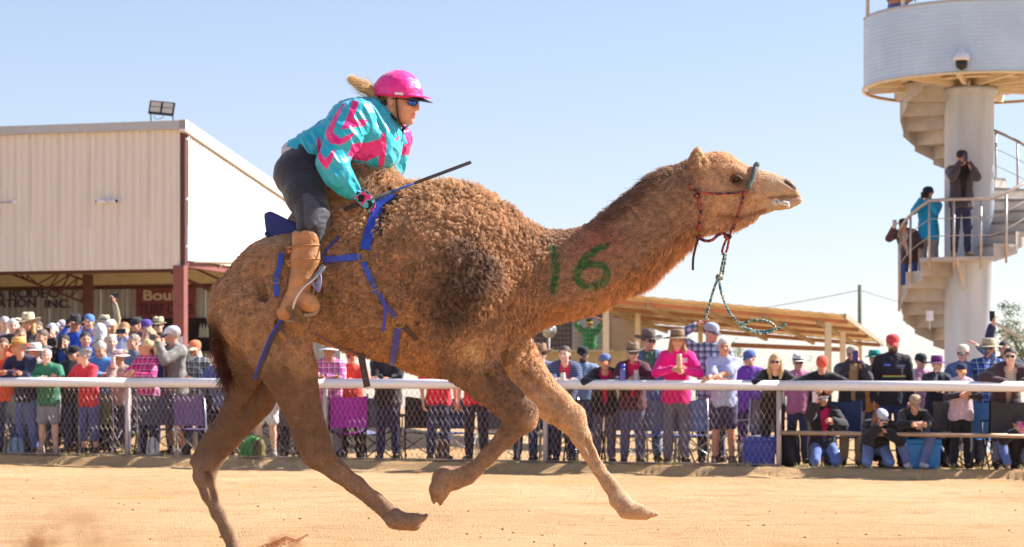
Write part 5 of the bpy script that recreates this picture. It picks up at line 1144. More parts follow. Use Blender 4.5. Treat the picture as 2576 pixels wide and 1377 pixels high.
person(2372, 1046, .95, 'slump', 'person in grey camouflage sitting on a camp chair behind the mid rail', 'b', ('shirt', CAMO), bottom=('trousers', (52, 48, 56)), hat=('cap', (80, 76, 86)), hair=('short', (70, 54, 46)), glasses=True, hy=-30)
person(2558, 1062, .45, 'sitlow', 'person in jeans and a black jacket filming low at the right edge', 'b', ('puffer', (40, 36, 42)), inner=(60, 50, 60), bottom=('trousers', (96, 118, 176)), hat=('cap', (58, 50, 66)), hair=('short', (60, 46, 44)), hy=-15, ph=('pink cased phone held by the person at the right edge', (206, 90, 150)), shoe=(150, 128, 104))
# on the tower stair, on the deck and in the kiosk
aT = lambda px, Yd: P(px, 0, Yd).x
person(2420, 398, 0, 'phone', 'man in a dark flat cap and charcoal jacket standing on the stair landing', 'c', ('jacket', (70, 64, 72)), inner=(40, 40, 44), bottom=('trousers', (46, 50, 78)), hat=('cap', (52, 48, 52)), glasses=True, hair=('short', (60, 48, 44)), Y=TY - .78, gz0=z_land, group='people on the tower', ph=('phone held by the man on the stair landing', (70, 66, 66)), shoe=(130, 108, 84))
person(2334, 488, 0, 'phone', 'photographer in a bright blue jacket with a black camera on the stair', 'b', ('shirt', (28, 158, 206)), bottom=('trousers', (150, 140, 134)), hat=('cap', (40, 48, 66)), hair=('short', (60, 50, 46)), Y=TY + .06, gz0=z_land - .44, group='people on the tower', hy=-25, yaw=-20, shoe=(50, 46, 50))
person(2272, 566, 0, 'leanphone', 'man in a maroon brown jacket and blue jeans lower on the stair', 'b', ('jacket', (84, 60, 62)), inner=(200, 196, 200), bottom=('trousers', (64, 92, 150)), hat=('cap', (50, 58, 62)), glasses=True, hair=('short', (70, 56, 50)), Y=TY + .36, gz0=z_land - .66, group='people on the tower', yaw=-28, ph=('phone held by the man in the maroon jacket on the stair', (200, 190, 186)))
person(2262, -62, 0, 'fold', 'person in a violet blue shirt on the tower deck cut off by the top edge', 'c', ('tee', (110, 122, 196)), hair=('short', (80, 60, 50)), Y=TY - .45, gz0=zd + .24, group='people on the tower')
person(1484, 812, 0, 'lift', 'person in a green polo lifting a yellow cap inside the kiosk', 'd', ('tee', (30, 146, 84)), hat=('cap', (44, 42, 44), (236, 216, 40)), hair=('short', (60, 46, 42)), Y=YK + .7, gz0=1.25, group='people in the kiosk', mir=True)
# things held: camera, bottles, cups, cans
q = at_person('photographer in a bright blue jacket with a black camera on the stair', (0, -.36, 1.56)); e = empty('camera', q, 'black camera with a long lens held by the blue jacket photographer', 'camera')
m = MB(); m.box(q, (.14, .07, .10)); m.build('camera_body', BLKM, e, bevel=.01); m = MB(); m.tube([q + Vector((-.02, -.03, 0)), q + Vector((-.05, -.17, -.01))], [.045, .05], 12); m.build('lens', M('lens_black', S(24, 24, 28), .2), e)
def bottle(label, who, loc, rgb, h=.26, cap=(60, 70, 200)):
    q = at_person(who, loc); e = empty('bottle', q, label, 'bottle'); m = MB(); m.lathe([(0, 0), (.036, 0), (.038, .02), (.038, h * .7), (.030, h * .8), (0, h * .8)], q, 12); m.build('body', M('bottle_%d' % rgb[2], S(*rgb), .3, var=.05), e)
    m = MB(); m.lathe([(0, h * .78), (.034, h * .78), (.034, h), (0, h)], q, 12); m.build('lid', M('lid_%d' % cap[2], S(*cap), .35, var=.04), e)
bottle('violet blue drink bottle held by the maroon jacket woman at the rail', 'woman in a brown cattle hat and maroon jacket holding a blue bottle', (-.16, -.50, 1.16), (112, 112, 196))
bottle('silver can held on the rail by the maroon jacket woman', 'woman in a brown cattle hat and maroon jacket holding a blue bottle', (.03, -.50, 1.18), (176, 166, 168), .16, (190, 186, 186))
bottle('pale drink cup held in front of the navy and beige jacket', 'dark haired woman in a navy and beige jacket resting folded hands on the rail', (-.03, -.54, 1.17), (222, 214, 208), .12, (230, 226, 220))
bottle('cream ice cream cone held by the hot pink shirt', 'tall long haired person in a hot pink shirt and brown hat at the rail', (0, -.50, 1.22), (214, 186, 146), .2, (226, 206, 170))
bottle('paper cup held by the woman in the pale pink hat', 'woman in a pale pink hat sipping from a paper cup', (-.07, -.26, 1.42), (226, 176, 170), .17, (232, 206, 200))
# backpack on the bearded man, badges and prints
q = at_person('bearded man in a white and blue cap with a grey jacket and backpack', (0, .24, 1.28)); e = empty('backpack', q, 'pale grey backpack worn by the bearded man in the white cap', 'backpack'); v = Vol(np.array(q) - .34, np.array(q) + .34, .016)
v.ell(q, (.17, .15, .25), .02); v.ell(q + Vector((.02, .09, -.08)), (.13, .1, .12), .03); V, Q = v.mesh(1); npobj('sack', V, [Q], [cloth((214, 212, 206), 'pack')], e)
def print_on(who, local, size, rgb, parent_label=None, nm='badge'):
    q = at_person(who, local); pe = PEOPLE[who][0]; e, J, Rz, s2, o = PEOPLE[who]; m = MB(); m.box(Vector(local), (size[0], .004, size[1])); me = m.mesh(nm, M('print_%d_%d_%d' % rgb, S(*rgb), .7, var=.1)); link(nm, me, pe)
hood = 'big moustached man in a red cap and black hooded jumper'
for k, c in enumerate(((216, 120, 60), (206, 206, 90), (70, 150, 90))): print_on(hood, (.0, -.137, 1.19 - .008 * k), (.30, .008), c, nm='stripe')
print_on(hood, (-.09, -.150, 1.33), (.09, .025), (96, 120, 220)); print_on(hood, (.09, -.150, 1.32), (.10, .03), (120, 124, 170))
pol = 'grey haired man in a pale blue polo and navy shorts at the rail'
print_on(pol, (.085, -.215, 1.25), (.07, .028), (226, 64, 84)); print_on(pol, (.08, -.225, 1.34), (.055, .055), (80, 84, 120)); print_on(pol, (-.085, -.222, 1.33), (.07, .03), (140, 148, 186)); print_on(pol, (.005, -.225, 1.29), (.04, .02), (40, 40, 60))
pk = 'tall long haired person in a hot pink shirt and brown hat at the rail'
print_on(pk, (.085, -.262, 1.33), (.07, .06), (248, 190, 220))
# ------------------------------------------------------------------ the camel
SC = F / YC
def C(px, py, dy=0.0, r=None):
    p = P(px, py, YC + dy); k = (YC + dy) / F
    return (p.x, p.y, p.z) if r is None else (p.x, p.y, p.z, r * k)
def topx(V):
    V = np.asarray(V); return V[:, 0] * SC + CXP, HOR - (V[:, 2] - CAMH) * SC
def seg_dist(px, py, pts):
    d = np.full(px.shape, 1e9)
    for (x0, y0), (x1, y1) in zip(pts[:-1], pts[1:]):
        bx, by = x1 - x0, y1 - y0; t = np.clip(((px - x0) * bx + (py - y0) * by) / (bx * bx + by * by + 1e-9), 0, 1)
        d = np.minimum(d, np.hypot(px - x0 - t * bx, py - y0 - t * by))
    return d
def build_camel_volume(h):
    lo = C(420, 1480, -0.55); hi = C(2060, 345, 0.55)
    v = Vol(lo, hi, h)
    def ch(pts, k=20, sq=1.0):
        for p, q in zip(pts[:-1], pts[1:]):
            a, b = C(*p), C(*q); v.cone(a[:3], b[:3], a[3], b[3], k / SC, (1, sq, 1))
    # trunk
    ch([(662, 728, 0, 98), (725, 718, 0, 108), (800, 708, 0, 138), (900, 711, 0, 166), (1010, 711, 0, 194), (1120, 701, 0, 202), (1200, 690, 0, 166), (1262, 692, 0, 120)], 36, 0.80)
    ch([(628, 770, 0, 84), (622, 800, 0, 78)], 30, 1.5)
    # hump
    ch([(850, 610, 0, 118), (880, 540, 0, 108), (902, 490, 0, 76)], 60, 0.66)
    # withers and shoulder masses
    ch([(1060, 600, 0, 100), (1130, 590, 0, 92), (1190, 620, 0, 85)], 60, 0.6)
    for s in (-1, 1):
        ch([(1120, 640, s * .17, 70), (1165, 740, s * .23, 92), (1170, 830, s * .22, 80)], 45, 0.7)
        ch([(700, 690, s * .14, 95), (705, 800, s * .17, 92)], 40, 0.75)
    # neck
    ch([(1268, 698, 0, 112), (1375, 701, 0, 99), (1480, 682, 0, 92), (1570, 632, 0, 84), (1650, 562, 0, 79), (1715, 505, 0, 72), (1775, 468, 0, 66)], 45, 0.72)
    ch([(1250, 800, 0, 82), (1290, 770, 0, 60), (1340, 745, 0, 55)], 30, 0.7)      # brisket
    ch([(1240, 830, 0, 82), (1250, 870, 0, 55)], 30, 1.0)
    # belly line and elbow fold
    ch([(1070, 870, 0, 75), (1150, 885, 0, 72)], 40, 1.1)
    # near fore leg (bent)
    y = -.17
    ch([(1150, 850, y - .04, 86), (1178, 905, y - .02, 66), (1222, 962, y, 47), (1275, 1010, y, 39), (1312, 1042, y, 37)], 18, 0.66)
    ch([(1326, 1036, y, 26), (1322, 1062, y, 27)], 12, 0.9)                       # knee cap
    ch([(1314, 1050, y, 36), (1274, 1098, y, 25), (1230, 1147, y, 20), (1192, 1183, y, 20), (1172, 1196, y, 24)], 12, 0.78)
    ch([(1282, 1072, y + .02, 12), (1216, 1150, y + .02, 10), (1176, 1190, y + .02, 12)], 8, 0.8)   # tendon
    ch([(1172, 1197, y, 23), (1142, 1204, y, 28), (1118, 1206, y, 33)], 12, 0.95)
    ch([(1112, 1192, y - .03, 18), (1098, 1232, y - .035, 19), (1092, 1260, y - .035, 8)], 7, 1.15)
    ch([(1122, 1200, y + .035, 20), (1112, 1238, y + .04, 18), (1108, 1264, y + .04, 8)], 7, 1.15)
    # far fore leg (reaching)
    y = .15
    ch([(1225, 850, y, 80), (1285, 915, y, 62), (1340, 972, y, 48), (1395, 1020, y, 40), (1432, 1050, y, 36)], 20, 0.68)
    ch([(1448, 1040, y, 22), (1454, 1062, y, 20)], 10, 0.9)
    ch([(1438, 1058, y, 34), (1462, 1100, y, 24), (1482, 1140, y, 18), (1505, 1178, y, 15.5), (1532, 1215, y, 18), (1556, 1248, y, 23)], 12, 0.85)
    ch([(1452, 1085, y + .01, 12), (1492, 1168, y + .01, 9), (1535, 1232, y, 12)], 8, 0.8)
    ch([(1556, 1256, y, 24), (1580, 1278, y - .03, 22), (1614, 1287, y - .035, 17), (1642, 1292, y - .035, 9)], 8, 1.15)
    ch([(1558, 1260, y, 24), (1588, 1282, y + .035, 21), (1622, 1290, y + .04, 16), (1648, 1294, y + .04, 8)], 8, 1.15)
    # near hind leg
    y = -.16
    ch([(676, 800, y, 104), (698, 878, y, 73), (732, 942, y, 60), (752, 1003, y, 46), (770, 1060, y, 39), (788, 1112, y, 38), (802, 1145, y, 36)], 22, 0.66)
    ch([(728, 885, y - .01, 50), (757, 922, y - .01, 36)], 18, 0.85)                 # stifle
    ch([(772, 1040, y, 20), (768, 1100, y, 12), (776, 1156, y, 15)], 10, 0.8)          # hock point and tendon
    ch([(806, 1150, y, 34), (850, 1186, y, 25), (898, 1220, y, 20), (945, 1257, y, 17), (972, 1280, y, 20)], 12, 0.82)
    ch([(815, 1180, y + .01, 11), (880, 1228, y + .01, 9), (962, 1290, y, 12)], 8, 0.8)
    ch([(978, 1288, y, 22), (1005, 1308, y - .03, 21), (1040, 1308, y - .035, 17), (1070, 1300, y - .035, 8)], 8, 1.15)
    ch([(980, 1291, y, 22), (1010, 1312, y + .035, 20), (1042, 1312, y + .04, 16), (1066, 1304, y + .04, 8)], 8, 1.15)
    # far hind leg
    y = .14
    ch([(640, 830, y, 100), (648, 930, y, 76), (632, 1000, y, 56), (600, 1050, y, 44), (566, 1096, y, 37), (534, 1142, y, 35)], 20, 0.68)
    ch([(540, 1085, y, 18), (508, 1125, y, 11), (489, 1162, y, 14)], 10, 0.8)
    ch([(524, 1160, y, 34), (514, 1198, y, 28), (527, 1243, y, 21), (549, 1291, y, 18), (572, 1338, y, 17), (588, 1374, y, 20)], 12, 0.82)
    ch([(592, 1382, y, 21), (612, 1402, y - .03, 18), (648, 1408, y - .035, 10)], 8, 1.15)
    ch([(592, 1384, y, 21), (616, 1404, y + .035, 17), (646, 1409, y + .04, 10)], 8, 1.15)
    # folds: haunch, triceps, brisket
    for s in (-1, 1):
        for pts, r, q in (([(648, 690), (662, 745), (700, 812), (742, 850)], 9, .265), ([(1052, 800), (1058, 870), (1064, 935)], 7, .27), ([(1258, 690), (1272, 760), (1262, 830)], 9, .225)):
            for p0_, p1_ in zip(pts[:-1], pts[1:]):
                h0 = C(p0_[0], p0_[1], s * q, r); h1 = C(p1_[0], p1_[1], s * q, r); v.cone(h0[:3], h1[:3], h0[3], h1[3], .045, sub=True)
    # muscle and tendon grooves on the legs
    for pts, r, yy in (([(716, 930), (738, 990), (762, 1062)], 6, -.245), ([(784, 1090), (792, 1132)], 7, -.225), ([(826, 1164), (890, 1216), (948, 1262)], 4, -.200),
                       ([(1205, 920), (1248, 965), (1296, 1012)], 7, -.235), ([(1276, 1078), (1222, 1144)], 4, -.210), ([(1300, 920), (1352, 968), (1412, 1022)], 7, .085), ([(1470, 1100), (1500, 1165)], 4, .125),
                       ([(668, 960), (622, 1030), (560, 1108)], 8, .06), ([(520, 1190), (540, 1262)], 5, .105), ([(690, 840), (716, 890)], 9, -.27)):
        for p0_, p1_ in zip(pts[:-1], pts[1:]):
            h0 = C(p0_[0], p0_[1], yy, r); h1 = C(p1_[0], p1_[1], yy, r); v.cone(h0[:3], h1[:3], h0[3], h1[3], .022, sub=True)
    # broad soft pads
    ch([(990, 1312, -.16, 20), (1042, 1318, -.165, 19)], 10, 1.9); ch([(1122, 1200, -.17, 26), (1104, 1244, -.17, 20)], 10, 1.5); ch([(1572, 1288, .155, 18), (1622, 1294, .155, 15)], 10, 2.0)
    # tail root
    ch([(560, 730, 0, 26), (542, 800, 0, 15), (546, 880, 0, 11), (566, 950, 0, 8)], 18, 0.9)
    # head
    ch([(1775, 460, 0, 63), (1812, 450, 0, 59), (1845, 460, 0, 46)], 22, 0.66)        # cranium
    ch([(1845, 466, 0, 46), (1890, 470, 0, 40), (1940, 470, 0, 30), (1978, 470, 0, 19)], 18, 0.66)
    ch([(1972, 474, 0, 20), (1994, 482, 0, 14)], 10, 1.2)                            # nose and upper lip
    ch([(1945, 486, 0, 18), (1998, 489, 0, 9)], 10, 1.3)
    ch([(1760, 520, 0, 50), (1810, 530, 0, 38), (1865, 530, 0, 31), (1925, 516, 0, 19), (1965, 514, 0, 13), (2003, 504, 0, 11.5)], 12, 0.74)
    ch([(1985, 514, 0, 13), (2011, 503, 0, 9)], 8, 1.3)
    ch([(1780, 560, 0, 28), (1840, 558, 0, 18), (1890, 548, 0, 12)], 14, 0.8)          # throat fur line
    for s in (-1, 1):
        ch([(1824, 430, s * .064, 14), (1848, 428, s * .068, 11), (1868, 436, s * .056, 9)], 10)   # brow
        ch([(1800, 492, s * .056, 40), (1838, 506, s * .05, 28)], 20, 0.5)          # cheek
        ch([(1838, 476, s * .07, 10), (1870, 474, s * .06, 9)], 8)                   # lower lid bag
        ch([(1893, 487, s * .05, 20), (1912, 492, s * .045, 14)], 10, 0.6)
        p_ = C(1851, 451, s * .086); v.ell(p_, (.026, .016, .018), .010, sub=True)    # eye hollow
        p_ = C(1976, 458, s * .040, 5.5); q_ = C(1996, 473, s * .034, 4); v.cone(p_[:3], q_[:3], p_[3], q_[3], .006, sub=True)
        ch([(1962, 462, s * .046, 5), (1982, 473, s * .044, 5), (2001, 482, s * .03, 4)], 5)   # nostril flap
        p_ = C(1934, 500, s * .075, 3.6); q_ = C(2014, 494, s * .02, 3.6); v.cone(p_[:3], q_[:3], p_[3], q_[3], .005, sub=True)
        # ears
        x = s * .080
        ch([(1760, 432, x, 20), (1754, 408, x + s * .012, 19), (1754, 386, x + s * .014, 11), (1756, 373, x + s * .012, 4)], 8, 0.7)
        ch([(1774, 424, x, 12), (1772, 405, x + s * .012, 9)], 6, 0.6)
        p_ = C(1768, 410, x + s * .024, 8); q_ = C(1760, 386, x + s * .022, 4); v.cone(p_[:3], q_[:3], p_[3], q_[3], .006, sub=True)
    return v

STRAPS = {  # polylines in the photograph plane, with width in px
    'breast': ([(994, 500), (962, 522), (948, 560), (938, 600), (929, 640)], 26),
    'side': ([(918, 657), (880, 660), (824, 664)], 17),
    'down': ([(926, 670), (938, 700), (950, 728), (958, 745)], 14),
    'fork': ([(964, 748), (978, 770), (992, 788), (1005, 803)], 11),
    'girth': ([(1009, 826), (1003, 860), (996, 890), (991, 912)], 16),
    'elbow': ([(1021, 822), (1036, 838), (1052, 857)], 13),
    'upper': ([(818, 658), (838, 632), (862, 606)], 6),
    'rear': ([(721, 650), (718, 675), (709, 712), (712, 755)], 13),
}
HALTER = [[(1752, 492), (1737, 480), (1724, 466)], [(1753, 491), (1810, 493), (1871, 486)], [(1752, 494), (1757, 540), (1752, 582), (1759, 597)],
          [(1868, 490), (1855, 535), (1842, 575)], [(1899, 426), (1890, 452), (1876, 480)]]
SIX = [(1522, 622), (1497, 634), (1470, 655), (1452, 682), (1452, 706), (1466, 722), (1492, 726), (1516, 716), (1526, 694), (1514, 674), (1484, 668), (1458, 676)]
ONE = [(1390, 628), (1398, 650), (1396, 690), (1394, 735)]
def lerpc(a, b, t): t = np.asarray(t)[:, None]; return a * (1 - t) + b * t
def camel_look(V, N):
    """albedo, fur length, curl, lie at points of the hide"""
    px, py = topx(V); n = len(px); wv = fbm(V * 9, 3); px2 = px + (wv - .5) * 46; py2 = py + (fbm(V * 9 + 31, 3) - .5) * 46
    c3 = lambda *a: np.array(S(*a))
    base = np.tile(c3(150, 119, 91), (n, 1))
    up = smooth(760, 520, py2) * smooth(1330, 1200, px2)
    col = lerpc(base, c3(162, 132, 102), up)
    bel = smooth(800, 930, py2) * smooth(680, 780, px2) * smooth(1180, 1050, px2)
    col = lerpc(col, c3(152, 114, 82), bel)  # warm ground bounce on the belly put into the colour
    px3 = px + (fbm(V * 4 + 8, 3) - .5) * 150; py3 = py + (fbm(V * 4 + 55, 3) - .5) * 190
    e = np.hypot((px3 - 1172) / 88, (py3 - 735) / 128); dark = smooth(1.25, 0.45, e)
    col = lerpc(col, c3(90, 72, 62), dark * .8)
    neck = smooth(1320, 1400, px2)
    col = lerpc(col, c3(142, 113, 90), neck)
    nt_ = np.interp(px, [1340, 1420, 1500, 1560, 1600, 1650, 1700, 1760], [600, 595, 575, 535, 500, 450, 415, 400])
    nb_ = np.interp(px, [1340, 1440, 1500, 1560, 1650, 1720, 1760], [806, 795, 770, 730, 680, 620, 600])
    tt = (py - nt_) / (nb_ - nt_)
    mane = smooth(.14, .02, tt) * smooth(1480, 1540, px) * smooth(1720, 1640, px)
    col = lerpc(col, c3(100, 76, 66), mane * .8)
    throat = smooth(.72, .92, tt) * neck
    col = lerpc(col, c3(166, 124, 86), throat * .8)
    head = smooth(1735, 1790, px2) * smooth(660, 610, py)
    col = lerpc(col, c3(174, 140, 110), head)
    muz = smooth(1895, 1950, px)
    col = lerpc(col, c3(180, 152, 124), muz * (py < 560))
    ring = np.exp(-(np.hypot((px - 1853) / 30, (py - 460) / 22)) ** 2)
    col = lerpc(col, c3(92, 66, 52), ring * .9)
    nost = np.exp(-(seg_dist(px, py, [(1976, 458), (1997, 474)]) / 8.) ** 2)
    col = lerpc(col, c3(40, 28, 26), nost * 1.0)
    mouth = np.exp(-(seg_dist(px, py, [(1934, 500), (2014, 494)]) / 4.) ** 2)
    jl = np.exp(-(seg_dist(px, py, [(1805, 545), (1860, 550), (1925, 530)]) / 6.) ** 2); col = lerpc(col, c3(110, 70, 50), jl * .7)  # crease shade under the jawbone painted as a darker band
    col = lerpc(col, c3(84, 56, 48), mouth * .7)
    earc = np.exp(-(np.hypot((px - 1763) / 12, (py - 400) / 28)) ** 2)
    col = lerpc(col, c3(190, 164, 128), earc * .8)
    # legs
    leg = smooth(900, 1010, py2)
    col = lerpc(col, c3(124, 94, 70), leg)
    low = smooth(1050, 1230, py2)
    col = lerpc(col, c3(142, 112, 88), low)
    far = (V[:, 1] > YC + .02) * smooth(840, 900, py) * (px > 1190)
    col = lerpc(col, c3(176, 144, 114), far * .9)  # sunlight on the far foreleg put into its fur colour
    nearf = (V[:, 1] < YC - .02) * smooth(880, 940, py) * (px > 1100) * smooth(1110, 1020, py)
    col = lerpc(col, c3(112, 86, 68), nearf * .7)  # shade on the upper near foreleg put into its fur colour
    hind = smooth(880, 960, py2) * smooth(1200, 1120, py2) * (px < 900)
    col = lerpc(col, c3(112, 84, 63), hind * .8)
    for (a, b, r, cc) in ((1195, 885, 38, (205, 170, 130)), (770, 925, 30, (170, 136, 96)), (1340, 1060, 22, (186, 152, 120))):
        col = lerpc(col, c3(*cc), np.exp(-(np.hypot(px - a, py - b) / r) ** 2) * .6)  # sunlit shoulder and stifle painted pale, with a pale knee spot
    tail = smooth(585, 555, px) * smooth(780, 840, py) * (py < 1010)
    col = lerpc(col, c3(86, 56, 42), tail)
    red = np.exp(-(np.hypot((px - 1500) / 60, (py - 618) / 38)) ** 2)
    col = lerpc(col, c3(150, 76, 70), red * .45 * (V[:, 1] < YC))
    # painted number on the near side of the neck
    g = np.minimum(seg_dist(px, py, SIX), seg_dist(px, py, ONE)); near = V[:, 1] < YC - .03
    paint = smooth(11.0, 6.5, g + (wv - .5) * 11) * near * np.clip(.72 + (fbm(V * 60) - .5) * 1.6, 0.1, .92)
    col = lerpc(col, c3(44, 100, 58), paint)
    col = col * (0.74 + .55 * fbm(V * 22 + 5, 3))[:, None]
    # fur
    L = np.full(n, .026); curl = np.ones(n); lie = np.full(n, .55)
    L = L + .018 * dark + .006 * up
    humpt = smooth(520, 450, py) * (px < 1010); L = L + .045 * humpt; curl = curl * (1 - .6 * humpt)
    L = np.where(px > 1340, np.interp(px, [1340, 1430], [.026, .013]), L); hch = smooth(800, 680, px + (wv - .5) * 60); L = L * (1 - .52 * hch); curl = curl * (1 - .35 * hch); lowf = smooth(740, 850, py2) * (px > 700) * (px < 1090); L = L * (1 - .35 * lowf); L = L + .035 * mane + .03 * throat * smooth(1560, 1640, px) * smooth(.7, .9, tt)
    curl = curl * (1 - .5 * np.clip(mane + throat, 0, 1)) * (1 - .45 * neck)
    L = L * (1 - head) + .007 * head; L = L * (1 - .85 * ring); curl = curl * (1 - .9 * head)
    poll = np.exp(-(np.hypot((px - 1800) / 40, (py - 400) / 22)) ** 2); L = L + .016 * poll
    beard = np.exp(-(np.hypot((px - 1840) / 80, (py - 580) / 22)) ** 2); L = L + .02 * beard
    L = L * (1 - .75 * muz)
    lg = smooth(860, 980, py2); L = L * (1 - lg) + .006 * lg; curl = curl * (1 - .8 * lg)
    thigh = smooth(760, 860, py2) * (px < 860); L = L * (1 - .6 * thigh); curl *= (1 - .5 * thigh)
    lw = smooth(1030, 1120, py2); L = L * (1 - .55 * lw); lie = lie + .25 * lg
    lie = np.clip(lie + .2 * head + .15 * thigh, 0, .9)
    for pts, w_ in STRAPS.values():
        f = smooth(w_ * .5 + 8, w_ * .5, seg_dist(px, py, pts)) * (V[:, 1] < YC); L = L * (1 - .8 * f)
    sd = smooth(640, 665, px) * smooth(850, 800, px) * smooth(640, 612, py); L = L * (1 - .88 * sd)
    for pts in HALTER: L = L * (1 - .6 * smooth(9, 3, seg_dist(px, py, pts)))
    return np.clip(col, .005, .9), L, curl, lie

def grow_hair(name, roots, N, flow, L, curl, lie, col, mat, parent, K=6, clump=.02, rad=.0011, jit=.35, pull=.75, seed=1, kind='stuff'):
    rg = np.random.default_rng(seed); n = len(roots); o0 = np.array(wl(parent))
    t = np.linspace(0, 1, K)[None, :, None]
    flow = flow - (flow * N).sum(1, keepdims=True) * N; flow /= np.linalg.norm(flow, axis=1, keepdims=True) + 1e-6
    flow = flow + rg.normal(0, jit, (n, 3)); Lr = (L * rg.uniform(.7, 1.25, n))[:, None, None]
    pts = roots[:, None, :] + N[:, None, :] * Lr * (t - lie[:, None, None] * .75 * t * t) + flow[:, None, :] * Lr * lie[:, None, None] * t ** 1.4
    side = np.cross(N, flow); ph = rg.uniform(0, 6.28, n)
    wr_ = roots + (np.stack([fbm(roots * 11 + 7 * k, 2) for k in range(3)], 1) - .5) * .05; cell = np.floor(wr_ / clump).astype(np.int64)
    best = np.full(n, 1e9); ctr = np.zeros((n, 3)); hr = np.zeros((n, 3))
    for o in np.ndindex(3, 3, 3):                        # nearest jittered lock centre
        cc = cell + np.array(o) - 1; hs = ((cc[:, 0] * 73856093) ^ (cc[:, 1] * 19349663) ^ (cc[:, 2] * 83492791)) & 0x7fffffff
        h_ = np.stack([((hs * k + 977 * k) % 9973) / 9973. for k in (3, 7, 13)], 1); q = (cc + h_) * clump; d = ((q - wr_) ** 2).sum(1); m_ = d < best
        best[m_] = d[m_]; ctr[m_] = q[m_]; hr[m_] = h_[m_]
    pv = ctr - wr_; pv -= (pv * N).sum(1, keepdims=True) * N
    pts = pts + pv[:, None, :] * pull * np.minimum(1, curl + .25)[:, None, None] * t ** .8
    cph = hr[:, 0] * 6.28 + ph * .12; A = (curl * .30)[:, None, None] * Lr
    pts = pts + side[:, None, :] * A * np.sin(5.5 * t + cph[:, None, None]) * t + N[:, None, :] * A * .6 * (np.cos(5.5 * t + cph[:, None, None]) - np.cos(cph)[:, None, None]) * t
    pts[:, :, 2] -= (1 - curl)[:, None] * L[:, None] * .35 * np.linspace(0, 1, K)[None] ** 2
    cu = bpy.data.hair_curves.new(name); cu.add_curves([K] * n)
    cu.attributes['position'].data.foreach_set('vector', (pts - o0).astype(np.float32).ravel())
    r = cu.attributes.new('radius', 'FLOAT', 'POINT') if 'radius' not in cu.attributes else cu.attributes['radius']
    rr = (np.linspace(1, .35, K)[None] * rad * rg.uniform(.8, 1.3, n)[:, None]).astype(np.float32); r.data.foreach_set('value', rr.ravel())
    a = cu.attributes.new('col', 'FLOAT_COLOR', 'CURVE'); c4 = np.ones((n, 4), np.float32)
    c4[:, :3] = np.clip(col * rg.uniform(.72, 1.3, n)[:, None] * (.75 + .5 * hr[:, 1])[:, None], 0, .95); a.data.foreach_set('color', c4.ravel())
    cu.materials.append(mat); o = link(name, cu, parent); o['kind'] = kind; return o
def hair_mat(name, tl=.25, rough=.55):
    m = bpy.data.materials.new(name); m.use_nodes = True; n = m.node_tree.nodes; L = m.node_tree.links; b = n['Principled BSDF']
    b.inputs['Roughness'].default_value = rough; b.inputs['Specular IOR Level'].default_value = .35
    a = n.new('ShaderNodeAttribute'); a.attribute_name = 'col'; L.new(a.outputs['Color'], b.inputs['Base Color'])
    tr = n.new('ShaderNodeBsdfTranslucent'); L.new(a.outputs['Color'], tr.inputs['Color'])
    mx = n.new('ShaderNodeMixShader'); mx.inputs[0].default_value = tl
    L.new(b.outputs[0], mx.inputs[1]); L.new(tr.outputs[0], mx.inputs[2]); L.new(mx.outputs[0], n['Material Output'].inputs['Surface']); return m
def mesh_normals(V, Q):
    a = V[Q[:, 0]]; n = np.cross(V[Q[:, 2]] - a, V[Q[:, 3]] - V[Q[:, 1]]); N = np.zeros_like(V)
    for k in range(4):
        for x in range(3): N[:, x] += np.bincount(Q[:, k], n[:, x], len(V))
    return N / (np.linalg.norm(N, axis=1, keepdims=True) + 1e-9), np.linalg.norm(n, axis=1) / 2
def sample_quads(V, Q, N, weight, n, rg):
    p = weight / weight.sum(); f = rg.choice(len(Q), n, p=p); u, v_ = rg.random(n)[:, None], rg.random(n)[:, None]; q = Q[f]
    bl = lambda X: (X[q[:, 0]] * (1 - u) + X[q[:, 1]] * u) * (1 - v_) + (X[q[:, 3]] * (1 - u) + X[q[:, 2]] * u) * v_
    nn = bl(N); nn /= np.linalg.norm(nn, axis=1, keepdims=True); return bl(V), nn

from mathutils.bvhtree import BVHTree
cv = build_camel_volume(.0085); cV, cQ = cv.mesh(2); del cv
cN, cA = mesh_normals(cV, cQ)
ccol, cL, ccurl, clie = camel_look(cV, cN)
lump = 1.6 * ((1 - np.abs(2 * fbm(cV * 27 + 3, 2) - 1)) - .62)
cD = cV + cN * (lump * np.clip(cL - .010, 0, .02) * 1.15 * np.clip(ccurl + .2, 0, 1))[:, None] - cN * .003
camel = empty('camel', C(1000, 1400), 'brown one-humped camel galloping across the dirt track with 16 painted on its neck', 'camel')
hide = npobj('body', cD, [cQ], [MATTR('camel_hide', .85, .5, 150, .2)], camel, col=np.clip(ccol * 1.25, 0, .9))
cbvh = BVHTree.FromPolygons([tuple(v) for v in cD], [tuple(q) for q in cQ.tolist()])
rg = np.random.default_rng(11)
fc = cV[cQ[:, 0]]; fn = cN[cQ[:, 0]]
hzz = np.interp(cL[cQ[:, 0]], [0, 1], [1, 1])
wt = cA * np.where(fn[:, 1] > .35, .3, 1.0) * np.interp(cL[cQ[:, 0]], [0, .006, .03], [.9, 1.25, 1.0])
NH = 230000
hp, hn = sample_quads(cD, cQ, cN, wt, NH, rg)
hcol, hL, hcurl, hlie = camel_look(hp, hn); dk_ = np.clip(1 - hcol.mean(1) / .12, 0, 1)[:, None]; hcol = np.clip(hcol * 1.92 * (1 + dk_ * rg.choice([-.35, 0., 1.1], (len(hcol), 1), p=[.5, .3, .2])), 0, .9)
hpx, hpy = topx(hp)
flow = np.zeros_like(hp); flow[:, 0] = -.8; flow[:, 2] = -.7
nk = hpx > 1340; flow[nk, 0] = -.9; flow[nk, 2] = -.45
